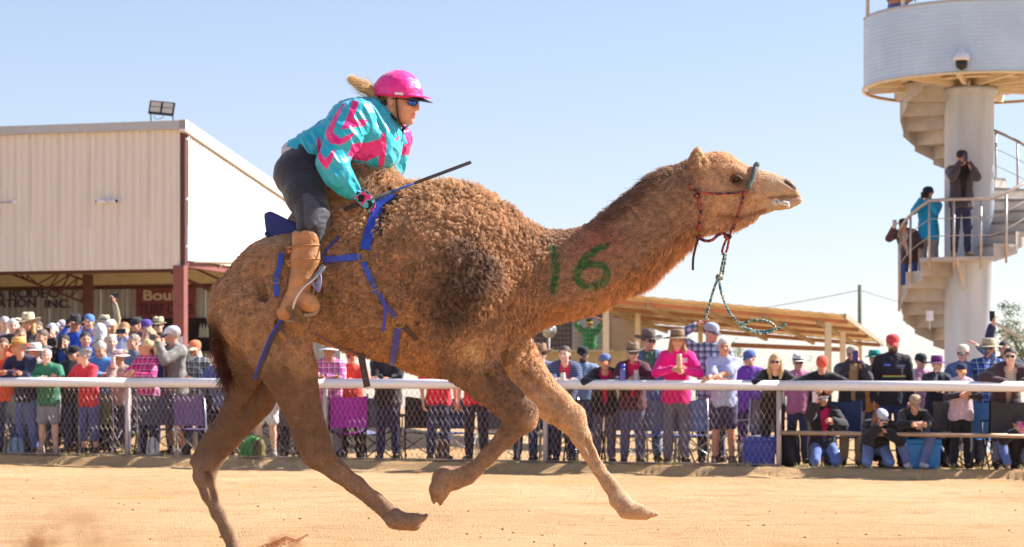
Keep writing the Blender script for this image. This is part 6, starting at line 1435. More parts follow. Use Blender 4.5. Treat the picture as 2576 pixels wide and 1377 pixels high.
lgm = hpy > 900; flow[lgm, 0] = -.25; flow[lgm, 2] = -1
fl2 = flow + (np.stack([fbm(hp * 7 + s_ * 9, 2) for s_ in range(3)], 1) - .5) * 2.6 * hcurl[:, None]
grow_hair('wool_coat', hp, hn, fl2, hL, hcurl, hlie, hcol, hair_mat('camel_wool', .35), camel, 6, .025, .0012, .28, .9, 5)
# tail tuft
tp = []
for k in range(1500):
    t = rg.random(); a = np.array([np.interp(t, [0, .3, .6, 1], [552, 545, 552, 584]), np.interp(t, [0, .3, .6, 1], [770, 810, 870, 955])]) + rg.normal(0, 3.0, 2)
    tp.append(C(a[0], a[1], rg.normal(0, .012)))
tp = np.array(tp); tn = np.tile([-.5, -.3, .1], (len(tp), 1)) + rg.normal(0, .3, (len(tp), 3)); tn /= np.linalg.norm(tn, axis=1, keepdims=True)
tl = np.interp(tp[:, 2], [C(0, 955)[2], C(0, 800)[2]], [.075, .03])
tf = np.tile([-.35, 0, -1.], (len(tp), 1))
grow_hair('tail_hair', tp, tn, tf, tl, np.full(len(tp), .15), np.full(len(tp), .9), np.tile(S(88, 54, 40), (len(tp), 1)), hair_mat('tail_hair', .2), camel, 7, .03, .0013, .22, .2, 9)
# eyes
for s in (-1, 1):
    e = MB(); c = Vector(C(1851, 451, s * .073)); e.lathe([(.0, -.014), (.007, -.012), (.012, -.007), (.014, 0), (.012, .007), (.007, .012), (0, .014)], c, 12)
    e.build('eye', M('camel_eye', S(44, 26, 18), .12, spec=.8, var=0), camel)
    l = MB(); l.tube(spline([Vector(C(1838, 456, s * .078)), Vector(C(1843, 446, s * .0865)), Vector(C(1852, 443, s * .0885)), Vector(C(1862, 448, s * .083)), Vector(C(1868, 456, s * .076))], 3), [.004] + [.0085] * 11 + [.004], 8); l.tube(spline([Vector(C(1839, 457, s * .078)), Vector(C(1852, 462, s * .083)), Vector(C(1866, 457, s * .076))], 3), .0055, 7)
    l.build('eyelid', M('camel_lid', S(84, 60, 48), .8), camel)
# toenails
for (x0, y0, x1, y1, dy) in ((1068, 1300, 1081, 1293, -.195), (1064, 1304, 1077, 1298, -.12), (1092, 1258, 1091, 1272, -.205), (1108, 1262, 1108, 1276, -.13), (1640, 1291, 1654, 1294, .115), (1646, 1294, 1658, 1297, .19)):
    m = MB(); m.tube([C(x0, y0, dy), C(x0 * .65 + x1 * .35, y0 * .65 + y1 * .35 - 1, dy), C(x0 * .3 + x1 * .7, y0 * .3 + y1 * .7, dy)], [.017, .013, .008], 8, flat=.7); m.build('toenail', M('toenail', S(128, 108, 90), .5, var=.2), camel)
# foam on the lips, teeth side
fm = Vol(C(1915, 540, -.2), C(1990, 480, .0), .003)
for i in range(30):
    t = i / 29; x = 1942 + 44 * t + rg.normal(0, 1.5); yy = np.interp(t, [0, .25, 1], [507, 507, 513]) + rg.normal(0, 2.5)
    hit = cbvh.ray_cast(Vector(C(x, yy, -.6)), Vector((0, 1, 0)))
    y0 = (hit[0].y - YC) if hit[0] else -.05
    fm.ell(C(x, yy, y0 + .002), (.011 * (1.4 - .6 * t), .006, .0105 * (1.35 - .75 * t)), .008)
G_ = fm.grid(); fm.d += ((fbm(G_ * 55, 2) - .5) * .016).astype(np.float32); fV, fQ = fm.mesh(1); npobj('lip_foam', fV + 0, [fQ], [M('foam', (.62, .58, .53), .35, var=.05, bump=.4, bscale=120)], camel)

def drape(pts, off=.008, n=24, side=-1):
    """points of a picture-plane polyline laid on the near side of the hide"""
    pts = [np.array(p, float) for p in pts]; d = [0]
    for a, b in zip(pts[:-1], pts[1:]): d.append(d[-1] + np.linalg.norm(b - a))
    out = []
    for k in range(n):
        s = d[-1] * k / (n - 1); px = np.interp(s, d, [p[0] for p in pts]); py = np.interp(s, d, [p[1] for p in pts])
        o = Vector(C(px, py)); o.y = YC + side * .9; h = cbvh.ray_cast(o, Vector((0, -side, 0)))
        out.append((px, py, h[0].y if h[0] else None, h[1] if h[0] else Vector((0, side, 0))))
    ys = [q[2] for q in out if q[2] is not None]; last = ys[0] if ys else YC
    res = []
    for px, py, y, nn in out:
        if y is None: y = last
        last = y; res.append((Vector((C(px, py)[0], y, C(px, py)[2])) + nn * off, nn))
    return res
def strap(mb, pts, wpx, off=.012, th=.004, n=24, free=None):
    """flat band along a polyline, draped on the hide or at a free depth"""
    if free is None: pr = drape(pts, off, n)
    else:
        pts = [np.array(p, float) for p in pts]; d = np.cumsum([0] + [np.linalg.norm(b - a) for a, b in zip(pts[:-1], pts[1:])]); pr = []
        for k in range(n):
            s = d[-1] * k / (n - 1); q = [np.interp(s, d, [p[i] for p in pts]) for i in range(3)]; pr.append((Vector(C(q[0], q[1], q[2])), Vector((0, -1, 0))))
    hw = wpx / SC / 2; rows = []
    for k, (p, nn) in enumerate(pr):
        a, b = pr[max(k - 1, 0)][0], pr[min(k + 1, n - 1)][0]; T = (b - a).normalized(); nn = (nn + Vector((0, -.8, 0))).normalized()
        x = T.cross(nn).normalized(); y = x.cross(T).normalized() * (1 if x.cross(T).dot(nn) > 0 else -1)
        rows.append([p - x * hw, p - x * hw * .96 + y * th, p + x * hw * .96 + y * th, p + x * hw, p - x * hw])
    mb.sheet(rows, False); return pr
BLUE = M('blue_webbing', S(44, 72, 180), .30, var=.18, scale=30, bump=.15, bscale=220, spec=.6)
DBLUE = M('blue_binding', S(66, 70, 160), .5, var=.15, scale=40, bump=.2, bscale=200)
LEATH = M('dark_leather', S(72, 54, 48), .5, var=.25, scale=40, bump=.25, bscale=150)
STEEL = M('steel', S(190, 190, 192), .25, 1.0, var=.1)
BRASS = M('brass', S(196, 160, 96), .3, 1.0, var=.1)
har = empty('harness', C(925, 656, -.35), 'blue webbing harness with steel rings strapped around the galloping camel', 'harness')
for nm, (pts, w_) in STRAPS.items():
    m = MB(); pr = strap(m, pts, w_, .014 if nm != 'upper' else .01); m.build({'breast': 'hump_strap', 'side': 'side_strap', 'girth': 'girth_strap', 'upper': 'tie_cord'}.get(nm, 'strap'), {'breast': BLUE, 'elbow': LEATH, 'upper': DBLUE}.get(nm, DBLUE if nm in ('girth', 'fork') else BLUE), har)
    if nm == 'breast':    # stitched edge and beaded pad behind
        bd = MB(); pts2 = [(x + 14 + 3 * i, y + 4) for i, (x, y) in enumerate(pts[:4])]
        dr = drape(pts2, .012, 15)
        for k, (p, nn) in enumerate(dr):
            bd = MB(); bd.lathe([(.0, -.012), (.009, -.009), (.012, 0), (.009, .009), (0, .012)], p, 8, sc=(1.5, 1)); bd.build('pad_bead', M('pad_black', S(46, 40, 42), .8, var=.2), har)
def ring(c, r, rt, nm, mat, parent, nrm=(0, -1, 0), sqz=1):
    c = Vector(c); q = Vector(nrm).to_track_quat('Z', 'Y').to_matrix(); m = MB()
    m.tube([c + q @ Vector((r * math.cos(a), r * sqz * math.sin(a), 0)) for a in np.linspace(0, 2 * math.pi, 21)], rt, 6, False); return m.build(nm, mat, parent)
def on_hide(px, py, off=.016): return drape([(px, py), (px + 1, py)], off, 2)[0]
for (x, y, r) in ((924, 657, 12), (813, 663, 10), (1012, 812, 15)):
    p, nn = on_hide(x, y); ring(p, r / SC, .0028, 'ring', BRASS, har, nn + Vector((0, -.6, 0)))
def buckle(x, y, w_, h_, ang, off=.022):
    p, nn = on_hide(x, y, off); ca, sa = math.cos(ang), math.sin(ang); m = MB()
    cs = [(-w_, -h_), (w_, -h_), (w_, h_), (-w_, h_), (-w_, -h_)]
    q = [p + Vector(((u * ca - v_ * sa) / SC, 0, (u * sa + v_ * ca) / SC)) for u, v_ in cs]; m.tube(q, .0028, 6, False); m.tube([(q[0] + q[3]) / 2, (q[1] + q[2]) / 2], .002, 5)
    m.build('buckle', BRASS, har)
buckle(954, 725, 9, 11, .35); buckle(709, 712, 9, 10, -.1)
m = MB(); strap(m, [(957, 738, -.36), (968, 775, -.37), (968, 805, -.38), (963, 834, -.38)], 8, free=1); m.build('strap_end', DBLUE, har)
m = MB(); strap(m, [(709, 806, -.40), (682, 850, -.43), (660, 905, -.45), (642, 955, -.46)], 13, free=1); m.build('trailing_strap', DBLUE, har)
m = MB(); strap(m, [(714, 808, -.412), (687, 850, -.442), (665, 905, -.462), (645, 954, -.472)], 9, free=1); m.build('strap_lining', LEATH, har)
m = MB(); strap(m, [(735, 804, -.24), (790, 838, -.2), (846, 872, -.12), (906, 893, -.1), (930, 895, -.1)], 6, free=1); m.build('belly_strap', M('belly_webbing', S(112, 78, 84), .7), har)
m = MB(); strap(m, [(908, 893, -.12), (914, 925, -.125), (920, 955, -.13), (924, 974, -.13)], 17, free=1, th=.006); m.build('strap_tongue', LEATH, har)
for (x, y) in ((911, 910), (915, 933), (918, 952)):
    m = MB(); m.lathe([(.0001, 0), (.003, 0), (.003, .003), (.0001, .003)], C(x, y, -.133), 8, R=Matrix.Rotation(math.pi / 2, 3, 'X')); m.build('eyelet', STEEL, har)

# saddle pad behind the rider and its rolled seat
sad = empty('saddle', C(720, 600), 'dark blue padded saddle wedge behind the rider on the camel', 'saddle')
SADM = M('saddle_cloth', S(44, 58, 124), .75, var=.12, scale=20, bump=.25, bscale=90)
m = MB(); pl = [C(x, y, -.17) for x, y in ((662, 536), (680, 530), (706, 543), (746, 562), (764, 582), (756, 606), (690, 604), (668, 584))]
m.prism([Vector(p) for p in pl], (0, .34, 0)); m.build('seat_roll', SADM, sad, bevel=.022)
m = MB(); pl = [C(x, y, -.175) for x, y in ((668, 582), (690, 598), (752, 600), (750, 612), (684, 608), (664, 590))]
m.prism([Vector(p) for p in pl], (0, .35, 0)); m.build('saddle_cloth', M('saddle_under', S(34, 44, 96), .8), sad, bevel=.006)

# halter and lead rope
def rope_mat(name, c1, c2, c3=None, sc=90):
    m = bpy.data.materials.new(name); m.use_nodes = True; n = m.node_tree.nodes; L = m.node_tree.links; b = n['Principled BSDF']; b.inputs['Roughness'].default_value = .75
    tc = n.new('ShaderNodeTexCoord'); vo = n.new('ShaderNodeTexVoronoi'); vo.inputs['Scale'].default_value = sc; L.new(tc.outputs['Object'], vo.inputs['Vector'])
    r = n.new('ShaderNodeValToRGB'); r.color_ramp.interpolation = 'CONSTANT'; e = r.color_ramp.elements; e[0].color = (*c1, 1); e[1].position = .5; e[1].color = (*c2, 1)
    if c3: k = e.new(.78); k.color = (*c3, 1)
    sp = n.new('ShaderNodeSeparateColor'); L.new(vo.outputs['Color'], sp.inputs[0]); L.new(sp.outputs[0], r.inputs[0]); L.new(r.outputs[0], b.inputs['Base Color']); return m
RED = rope_mat('halter_rope', S(176, 78, 66), S(58, 38, 60), sc=75)
GREEN = rope_mat('lead_rope', S(60, 128, 134), S(214, 206, 178), S(34, 52, 62), 130)
hal = empty('halter', C(1871, 483, -.1), 'red and black rope halter with grey noseband on the camel head', 'halter')
def rope(name, pts, r, mat, parent, draped=True, free=None, both=False, n=22):
    if draped: q = [p for p, nn in drape(pts, r * .8 + .004, n)]
    else: q = [Vector(C(*p)) for p in pts]; q = spline(q, 6)
    m = MB(); m.tube(q, r, 7); m.build(name, mat, parent)
    if both: m = MB(); m.tube([Vector((p.x, 2 * YC - p.y, p.z)) for p in q], r, 7); m.build(name, mat, parent)
rope('poll_rope', HALTER[0], .0062, RED, hal, both=True); rope('cheek_rope', HALTER[1], .0062, RED, hal, both=True)
rope('throat_rope', HALTER[2][:3], .0072, RED, hal, both=True); rope('jaw_rope', HALTER[3], .0065, RED, hal, both=True)
m = MB(); top = Vector(C(1903, 424, 0)); dr = drape(HALTER[4], .012, 10); q = [p for p, nn in dr]
q2 = [Vector((p.x, 2 * YC - p.y, p.z)) for p in q]; arc = spline([q[0], Vector((top.x, YC - .03, q[0].z + .012)), Vector((top.x, YC + .03, q[0].z + .012)), q2[0]], 5)
m.tube(list(reversed(q)) + arc[1:-1] + q2, .0145, 8); m.build('noseband', M('noseband_grey', S(104, 112, 110), .8, var=.2, scale=60, bump=.5, bscale=180), hal)
def knot(px, py, dy, r, mat, parent, seed=0):
    m = MB(); c = Vector(C(px, py, dy)); rg2 = random.Random(seed)
    for k in range(3):
        ax = Vector((rg2.uniform(-1, 1), rg2.uniform(-1, 1), rg2.uniform(-1, 1))).normalized(); q = ax.to_track_quat('Z', 'Y').to_matrix()
        m.tube([c + q @ Vector((r * math.cos(a), r * .7 * math.sin(a), r * .3 * math.sin(2 * a))) for a in np.linspace(0, 2 * math.pi, 13)], r * .5, 6, False)
    m.build('knot', mat, parent)
for (x, y) in ((1871, 485), (1752, 493)):
    p, nn = on_hide(x, y, .01); knot(x, y, p.y - YC, .011, RED, hal, x)
knot(1759, 597, -.08, .013, RED, hal, 2); knot(1831, 597, -.05, .016, RED, hal, 3)
rope('chin_rope', [(1759, 597, -.08), (1772, 606, -.1), (1790, 605, -.09), (1806, 592, -.07), (1820, 588, -.06), (1831, 597, -.05)], .0085, RED, hal, False)
rope('rope_end', [(1757, 598, -.09), (1750, 622, -.1), (1744, 650, -.1), (1743, 680, -.1)], .0065, M('rope_end_dark', S(74, 44, 62), .8), hal, False)
rope('hanging_loop', [(1829, 598, -.05), (1820, 620, -.06), (1817, 634, -.05), (1822, 641, -.04), (1829, 628, -.03), (1834, 600, -.03)], .0065, RED, hal, False)
rope('throat_loop', [(1841, 576, -.06), (1838, 586, -.055), (1834, 598, -.045)], .0065, RED, hal, False)
ld = empty('lead_rope', C(1822, 640, -.05), 'teal and cream flecked lead rope hanging in a loop below the camel halter', 'rope')
rope('rope_bight', [(1824, 637, -.04), (1818, 660, -.05), (1813, 688, -.05), (1818, 690, -.04), (1823, 664, -.03), (1826, 638, -.03)], .0068, GREEN, ld, False)
knot(1810, 698, -.045, .016, GREEN, ld, 5)
rope('short_tail', [(1806, 700, -.05), (1795, 730, -.06), (1783, 772, -.06), (1774, 805, -.06)], .0068, GREEN, ld, False)
rope('long_tail', [(1810, 700, -.05), (1812, 725, -.06), (1822, 758, -.07), (1836, 788, -.08), (1858, 812, -.09), (1880, 829, -.10), (1915, 840, -.11), (1945, 832, -.11), (1977, 815, -.10)], .0072, GREEN, ld, False)
knot(1866, 818, -.09, .015, GREEN, ld, 8)
rope('end_loop', [(1866, 818, -.09), (1885, 808, -.12), (1915, 806, -.14), (1938, 812, -.13), (1949, 823, -.12), (1938, 832, -.1), (1905, 833, -.09), (1872, 824, -.085)], .0072, GREEN, ld, False)
# ------------------------------------------------------------------ the rider
rider = empty('person', C(775, 470), 'rider in pink helmet and teal and pink silks crouching on the galloping camel', 'person')
def c3d(px, py, dy): return np.array(C(px, py, dy))
HC = Vector(C(1004, 256, 0)); yaw = math.radians(90 - 24)
HM = Matrix.Translation(HC) @ Matrix.Rotation(yaw, 4, 'Z') @ Matrix.Rotation(math.radians(7), 4, 'X') @ Matrix.Rotation(math.radians(-3), 4, 'Y') @ Matrix.Scale(1.02, 4)
def HX(p): return HM @ Vector(p)
hv, hq = head_sdf(.0032, True).mesh(1); hmid = head_mats(hv, hq)
hW = xf(hv, HM)
# limbs and trunk under the clothes: one body surface
def rider_vol(lo, hi, h): return Vol(C(*lo[:2], lo[2]), C(*hi[:2], hi[2]), h)
bv = rider_vol((640, 830, -.5), (1080, 215, .5), .009)
def rch(v, pts, k=14, sq=(1, 1, 1), inf=0.0):
    for p, q in zip(pts[:-1], pts[1:]):
        a, b = C(*p), C(*q); v.cone(a[:3], b[:3], a[3] + inf, b[3] + inf, k / SC, sq)
TORSO = [(760, 430, 0, 44), (808, 382, 0, 38), (892, 326, 0, 44), (932, 292, 0, 34)]
ARMN = [(897, 300, -.165, 32), (838, 404, -.27, 26), (888, 482, -.235, 15)]
ARMF = [(925, 305, .165, 32), (985, 400, .26, 26), (955, 462, .17, 15)]
LEGN = [(760, 432, -.09, 50), (772, 490, -.19, 38), (786, 545, -.28, 26), (772, 640, -.33, 22), (750, 742, -.335, 15)]
LEGF = [(760, 432, .09, 56), (774, 490, .2, 43), (790, 545, .29, 31), (772, 640, .33, 25), (750, 742, .335, 15)]
rch(bv, TORSO, 20, (1, 1.3, 1)); rch(bv, [(908, 306, -.14, 30), (908, 306, .14, 30)], 16)
for L_ in (ARMN, ARMF, LEGN, LEGF): rch(bv, L_, 10)
rch(bv, [(930, 288, 0, 30), (985, 272, -.01, 24)], 14)
for s in (-1, 1): rch(bv, [(748, 748, s * .335, 15), (790, 772, s * .36, 11)], 6)
bV, bQ = bv.mesh(1)
RSK = skin('rider_skin', (222, 158, 128))
npobj('body', np.concatenate([bV, hW]), [np.concatenate([bQ, hq + len(bV)])], [RSK, EYE, M('rider_lips', S(196, 116, 104), .45, var=0), M('brow_fair', S(140, 100, 70), .8, var=0)], rider, midx=np.concatenate([np.zeros(len(bQ), int), hmid]))

# silks: torso, sleeves
jv = rider_vol((690, 520, -.5), (1050, 215, .5), .0043)
rch(jv, [(768, 402, 0, 58), (804, 374, 0, 51), (888, 318, 0, 60), (930, 294, 0, 41), (944, 291, 0, 33)], 22, (1, 1.35, 1))
rch(jv, [(908, 306, -.13, 38), (908, 306, .13, 38)], 20)
rch(jv, [(905, 330, 0, 70), (950, 352, 0, 56), (958, 385, 0, 40)], 30, (1, 1.5, 1))
rch(jv, [(880, 380, 0, 45), (955, 395, 0, 34)], 30, (1, 1.9, 1))
rch(jv, [(900, 296, -.165, 44), (868, 345, -.22, 43), (834, 408, -.275, 36), (850, 440, -.27, 37), (874, 470, -.245, 27), (885, 481, -.236, 19)], 12)
rch(jv, [(930, 303, .165, 44), (990, 352, .22, 42), (985, 408, .26, 36), (962, 452, .18, 26)], 12)
rch(jv, [(944, 293, 0, 30), (960, 300, 0, 27)], 8, (1, 1.1, 1))
# hem cut along the waist
X, Y_, Z = jv._pts((slice(None),) * 3)
pxg = X * SC + CXP; pyg = HOR - (Z - CAMH) * SC
hem = ((pyg - 362) - (pxg - 716) * .60) / 1.17 / SC          # below the line from (716,362) to (800,412)
bodyonly = np.abs(Y_ - YC) < .215
cut = np.where(bodyonly & (pxg < 800), hem, -1.0) - .0
jv.d = np.maximum(jv.d, np.broadcast_to(cut, jv.d.shape).astype(np.float32))
G = jv.grid(); g2 = np.stack([(G[..., 0] * .9 + G[..., 2] * .5), G[..., 1], (G[..., 2] * .8 - G[..., 0] * .6)], -1)
fold = (1 - np.abs(2 * vnoise(g2 * np.array([26, 15, 11])) - 1)) ** 2 * .011 + (1 - np.abs(2 * vnoise(g2 * np.array([52, 30, 24]) + 5) - 1)) * .004
fold = fold + .012 * (vnoise(G * 6) - .5)
jv.d -= (fold - .006).astype(np.float32); del G, g2, fold
jV, jQ = jv.mesh(1)
def inpoly(px, py, poly):
    c = np.zeros(px.shape, bool); n = len(poly)
    for i in range(n):
        x0, y0 = poly[i]; x1, y1 = poly[(i + 1) % n]; m = (y0 > py) != (y1 > py)
        c ^= m & (px < (x1 - x0) * (py - y0) / ((y1 - y0) if y1 != y0 else 1e-9) + x0)
    return c
def crop(*q): return [(644 + a / 3.207, 129 + b / 3.207) for a, b in q]
PINKS = [crop((720, 440), (733, 452), (730, 480), (690, 600), (655, 715), (720, 765), (835, 705), (790, 770), (720, 815), (640, 800), (600, 750), (588, 660), (650, 560)),
         crop((800, 445), (857, 452), (815, 605), (925, 600), (905, 650), (722, 692), (770, 580)),
         crop((512, 740), (535, 720), (548, 780), (560, 870), (605, 930), (650, 870), (685, 848), (660, 930), (612, 1012), (560, 950), (522, 880)),
         crop((812, 800), (1020, 745), (1040, 690), (1060, 700), (1068, 790), (1060, 850), (940, 895), (900, 912), (775, 895), (790, 850))]
PINKF = [crop((1005, 855), (1065, 830), (1040, 950), (1000, 950)), crop((1120, 750), (1168, 690), (1155, 730))]
jpx, jpy = topx(jV); jN, _ = mesh_normals(jV, jQ)
TEAL = np.array(S(30, 180, 202)); PINK = np.array(S(240, 26, 128))
jc = np.tile(TEAL, (len(jV), 1)); wob = (fbm(jV * 14) - .5) * 2
near = jV[:, 1] < YC - .02
for p in PINKS:
    mk = inpoly(jpx + wob, jpy + wob * .5, p) & (jV[:, 1] < YC + .06); jc[mk] = PINK
for p in PINKF: jc[inpoly(jpx, jpy, p)] = PINK
mk = inpoly(2 * 905 - jpx + 60, jpy, PINKS[0]) & (jV[:, 1] > YC + .1); jc[mk] = PINK
jc *= (.9 + .2 * fbm(jV * 12))[:, None]
SILK = MATTR('silk', .34, .22, 60, .6, .15)
npobj('silk_jacket', jV, [jQ], [SILK], rider, col=jc)
# collar, cuff band, undershirt at the small of the back
m = MB(); cs = [Vector(C(955 + 18 * math.cos(a) * 1.3, 296 + 30 * math.cos(a) * .45, .095 * math.sin(a))) for a in np.linspace(0, 2 * math.pi, 25)]
m.tube(cs, .011, 6, False, flat=1.8); m.build('collar', M('collar_teal', S(40, 176, 200), .45), rider)
uv = rider_vol((695, 440, -.3), (800, 340, .3), .007); rch(uv, [(747, 396, 0, 45), (775, 385, 0, 48)], 10, (1, 1.35, 1)); uV, uQ = uv.mesh(1)
npobj('undershirt', uV, [uQ], [M('undershirt_white', S(214, 204, 206), .8, bump=.3, bscale=60)], rider)
m = MB()
for k in range(14):
    t = k / 13; p = Vector(C(884 + 8 * t, 478 + 10 * t, -.236))
    m.tube([p + Vector((.033 * math.cos(a) * .8, .036 * math.sin(a), -.033 * math.cos(a) * .5)) for a in np.linspace(0, 6.2832, 13)], .0035 + .002 * (k % 2), 5, False) if k < 5 else None
m.build('cuff', M('cuff_teal', S(70, 196, 212), .5, bump=.2), rider)

# breeches
pv = rider_vol((660, 660, -.5), (860, 350, .5), .0062)
rch(pv, [(752, 440, 0, 60), (782, 392, 0, 54)], 30, (1, 1.4, 1))
for s in (-1, 1):
    rch(pv, [(754, 440, s * .085, 64), (771, 492, s * .19, 51), (789, 543, s * .287, 40), (784, 572, s * .318, 34), (775, 640, s * .333, 26)], 16)
G = pv.grid(); pv.d -= ((1 - np.abs(2 * vnoise(G * np.array([22, 14, 34])) - 1)) ** 3 * .0035 + .005 * (vnoise(G * 8) - .5)).astype(np.float32); del G
pV, pQ = pv.mesh(1); ppx, ppy = topx(pV)
pc = np.tile(np.array(S(38, 36, 45)), (len(pV), 1))
knee_sheen = inpoly(ppx, ppy, crop((418, 1195), (470, 1190), (560, 1280), (572, 1340), (560, 1420), (480, 1500), (440, 1430), (432, 1290)))  # grey sheen of the knee painted into the breeches
pc[knee_sheen] = S(74, 72, 80); pc *= (.85 + .3 * fbm(pV * 20))[:, None]
npobj('breeches', pV, [pQ], [MATTR('breeches_cloth', .6, .15, 160, .4, .3)], rider, col=pc)

# boots
TAN = M('boot_tan', S(186, 132, 86), .62, var=.24, scale=9, bump=.4, bscale=45)
TAN2 = M('boot_trim', S(176, 118, 74), .6, var=.15)
def boot(s):
    v = rider_vol((660, 840, -.6 if s < 0 else .1), (850, 560, -.1 if s < 0 else .6), .0055)
    D = s * .335
    rch(v, [(771, 594, D, 36), (768, 650, D, 35), (758, 700, D, 28), (748, 738, D, 24)], 8)
    rch(v, [(748, 742, D, 25), (735, 768, D + .005, 24), (716, 788, D + .012, 19)], 8)
    rch(v, [(742, 756, D, 24), (772, 760, D - s * -.03, 21), (786, 767, D - s * -.045, 18)], 10)
    v.cone(C(775, 560, D), C(771, 586, D), 33 / SC, 31 / SC, .004, sub=True)
    G = v.grid(); v.d -= ((1 - np.abs(2 * vnoise(G * np.array([9, 9, 46])) - 1)) ** 3 * .006 * smooth(C(0, 690)[2], C(0, 720)[2] - .02, G[..., 2]) + .003 * (vnoise(G * 14) - .5)).astype(np.float32)
    V, Q = v.mesh(1); o = npobj('boot', V, [Q], [TAN], rider)
    for (y, r) in ((620, 37.5), (655, 36)):
        m = MB(); m.tube([Vector(C(769 + r * math.cos(a), y + 3 * math.cos(a) * .5 - 4 * math.cos(a), D)) + Vector((0, r / SC * math.sin(a), 0)) for a in np.linspace(0, 6.2832, 25)], .004, 6, False); m.build('strap', TAN2, o)
        m = MB(); m.tube([Vector(C(733, y + 2, D - .01)), Vector(C(722, y + 4, D - .015)), Vector(C(726, y + 14, D - .015)), Vector(C(736, y + 10, D - .01))], .011, 7); m.build('buckle_tab', TAN, o)
    sl = MB(); pts = [(700, 792), (712, 806), (735, 806), (752, 796), (772, 792), (790, 789), (800, 776), (797, 760)]
    sl.tube([Vector(C(x, y, D + (.012 if x < 745 else (-.035 if s < 0 else .035)))) for x, y in spline2(pts)], .011, 7, flat=1.0, sm=True); sl.build('sole', M('sole_grey', S(150, 134, 116), .8, var=.2, scale=20, bump=.4), o)
    return o
def spline2(p):
    q = spline([Vector((a, b, 0)) for a, b in p], 4); return [(v_.x, v_.y) for v_ in q]
boot(-1); boot(1)
# stirrup irons
for s in (-1, 1):
    st = empty('stirrup', C(770, 740, s * .4), ('steel' if s < 0 else 'steel') + (' stirrup iron under the tan boot on the near side' if s < 0 else ' stirrup iron under the boot on the far side of the camel'), 'stirrup')
    D = s * .40; w_ = s * .05
    m = MB(); m.tube(spline([Vector(C(*p)) for p in [(812, 674, D + w_ * .3), (792, 700, D + w_), (764, 724, D + w_), (745, 752, D + w_ * .8), (737, 778, D + w_ * .4)]], 5), .0075, 8); m.build('iron', STEEL, st)
    m = MB(); m.tube(spline([Vector(C(*p)) for p in [(812, 674, D - w_ * .3), (798, 705, s * .28), (784, 750, s * .28), (776, 790, s * .29)]], 5), .007, 8); m.build('iron', STEEL, st)
    m = MB(); pl = [C(718, 772, D + w_ * .3), C(748, 768, D + w_ * .6), C(772, 800, D - s * .05), C(764, 812, D - s * .06), C(728, 792, D)]
    m.prism([Vector(p) for p in pl], (0.004, 0, -.014)); m.build('tread', M('stirrup_tread', S(120, 96, 78), .6, .3, var=.3, scale=40), st)
    m = MB()
    for k in range(5): m.tube(spline([Vector(C(808 - k * 2, 678 + k, D - s * .01)), Vector(C(800 + k * 2, 700, D + s * .012 * (k - 2))), Vector(C(790 + k * 3, 722 + 3 * k, D + s * .01 * (k - 2))), Vector(C(783 + k * 2, 700 + k * 4, D - s * .01))], 5), .0035, 5)
    m.build('lace', M('lace_blue', S(150, 152, 196), .6), st)
    m = MB(); m.tube([Vector(C(815, 668, D)), Vector(C(795, 700, D))], [.013, .017], 9); m.build('taped_grip', M('silver_tape', S(176, 178, 176), .3, .8, bump=.4, bscale=50), st)

# gloves with separate fingers
def glove(s, wrist, kn, fdir, curl_to, dyb):
    v = Vol(np.array(c3d(*wrist)) - .12, np.array(c3d(*wrist)) + np.array([.16, .12, .08]), .0032)
    W = c3d(*wrist); K0 = c3d(*kn[0]); K1 = c3d(*kn[1])
    pc = (W * .35 + (K0 + K1) / 2 * .65)
    v.cone(W, pc, .026, .030, .012); 
    tips = []
    for i in range(4):
        t = i / 3; k = K0 * (1 - t) + K1 * t; lf = [.030, .034, .032, .026][i]; r = [.0095, .0098, .0094, .0082][i]
        v.cone(pc, k, .02, .0125, .008)
        f = fdir / np.linalg.norm(fdir); dn = curl_to / np.linalg.norm(curl_to)
        j1 = k + f * lf; j2 = j1 + (f * .25 + dn * .95) * lf * .85; j3 = j2 + (-f * .55 + dn * .55) * lf * .7
        for a, b, ra, rb in ((k, j1, r * 1.15, r), (j1, j2, r, r * .93), (j2, j3, r * .93, r * .8)): v.cone(a, b, ra, rb, .0035)
    th0 = pc + np.array([.0, -.016 * 1, .018]); th1 = th0 + np.array([.024, -.004, .012]); th2 = th1 + np.array([.022, .004, -.012])
    v.cone(pc, th0, .019, .014, .008); v.cone(th0, th1, .0125, .0105, .004); v.cone(th1, th2, .0105, .0085, .004)
    V, Q = v.mesh(1); n1 = fbm(V * 34, 2); n2 = vnoise(V * 55 + 7)
    c = np.tile(np.array(S(84, 190, 196)), (len(V), 1)); c[n1 > .54] = S(226, 60, 140); c[n2 > .68] = S(30, 28, 34); c[(n1 < .40)] = S(40, 36, 44)
    d = np.linalg.norm(V - W, axis=1); c[d < .034] = S(40, 36, 42)
    return npobj('glove', V, [Q], [MATTR('glove_cloth', .65, .2, 140)], rider, col=c)
glove(-1, (889, 485, -.236), ((925, 496, -.262), (914, 518, -.262)), np.array([.9, -.25, -.55]), np.array([.1, .85, -.5]), 0)
glove(1, (955, 466, .17), ((985, 478, .19), (975, 500, .19)), np.array([.9, .2, -.55]), np.array([.1, -.85, -.5]), 0)
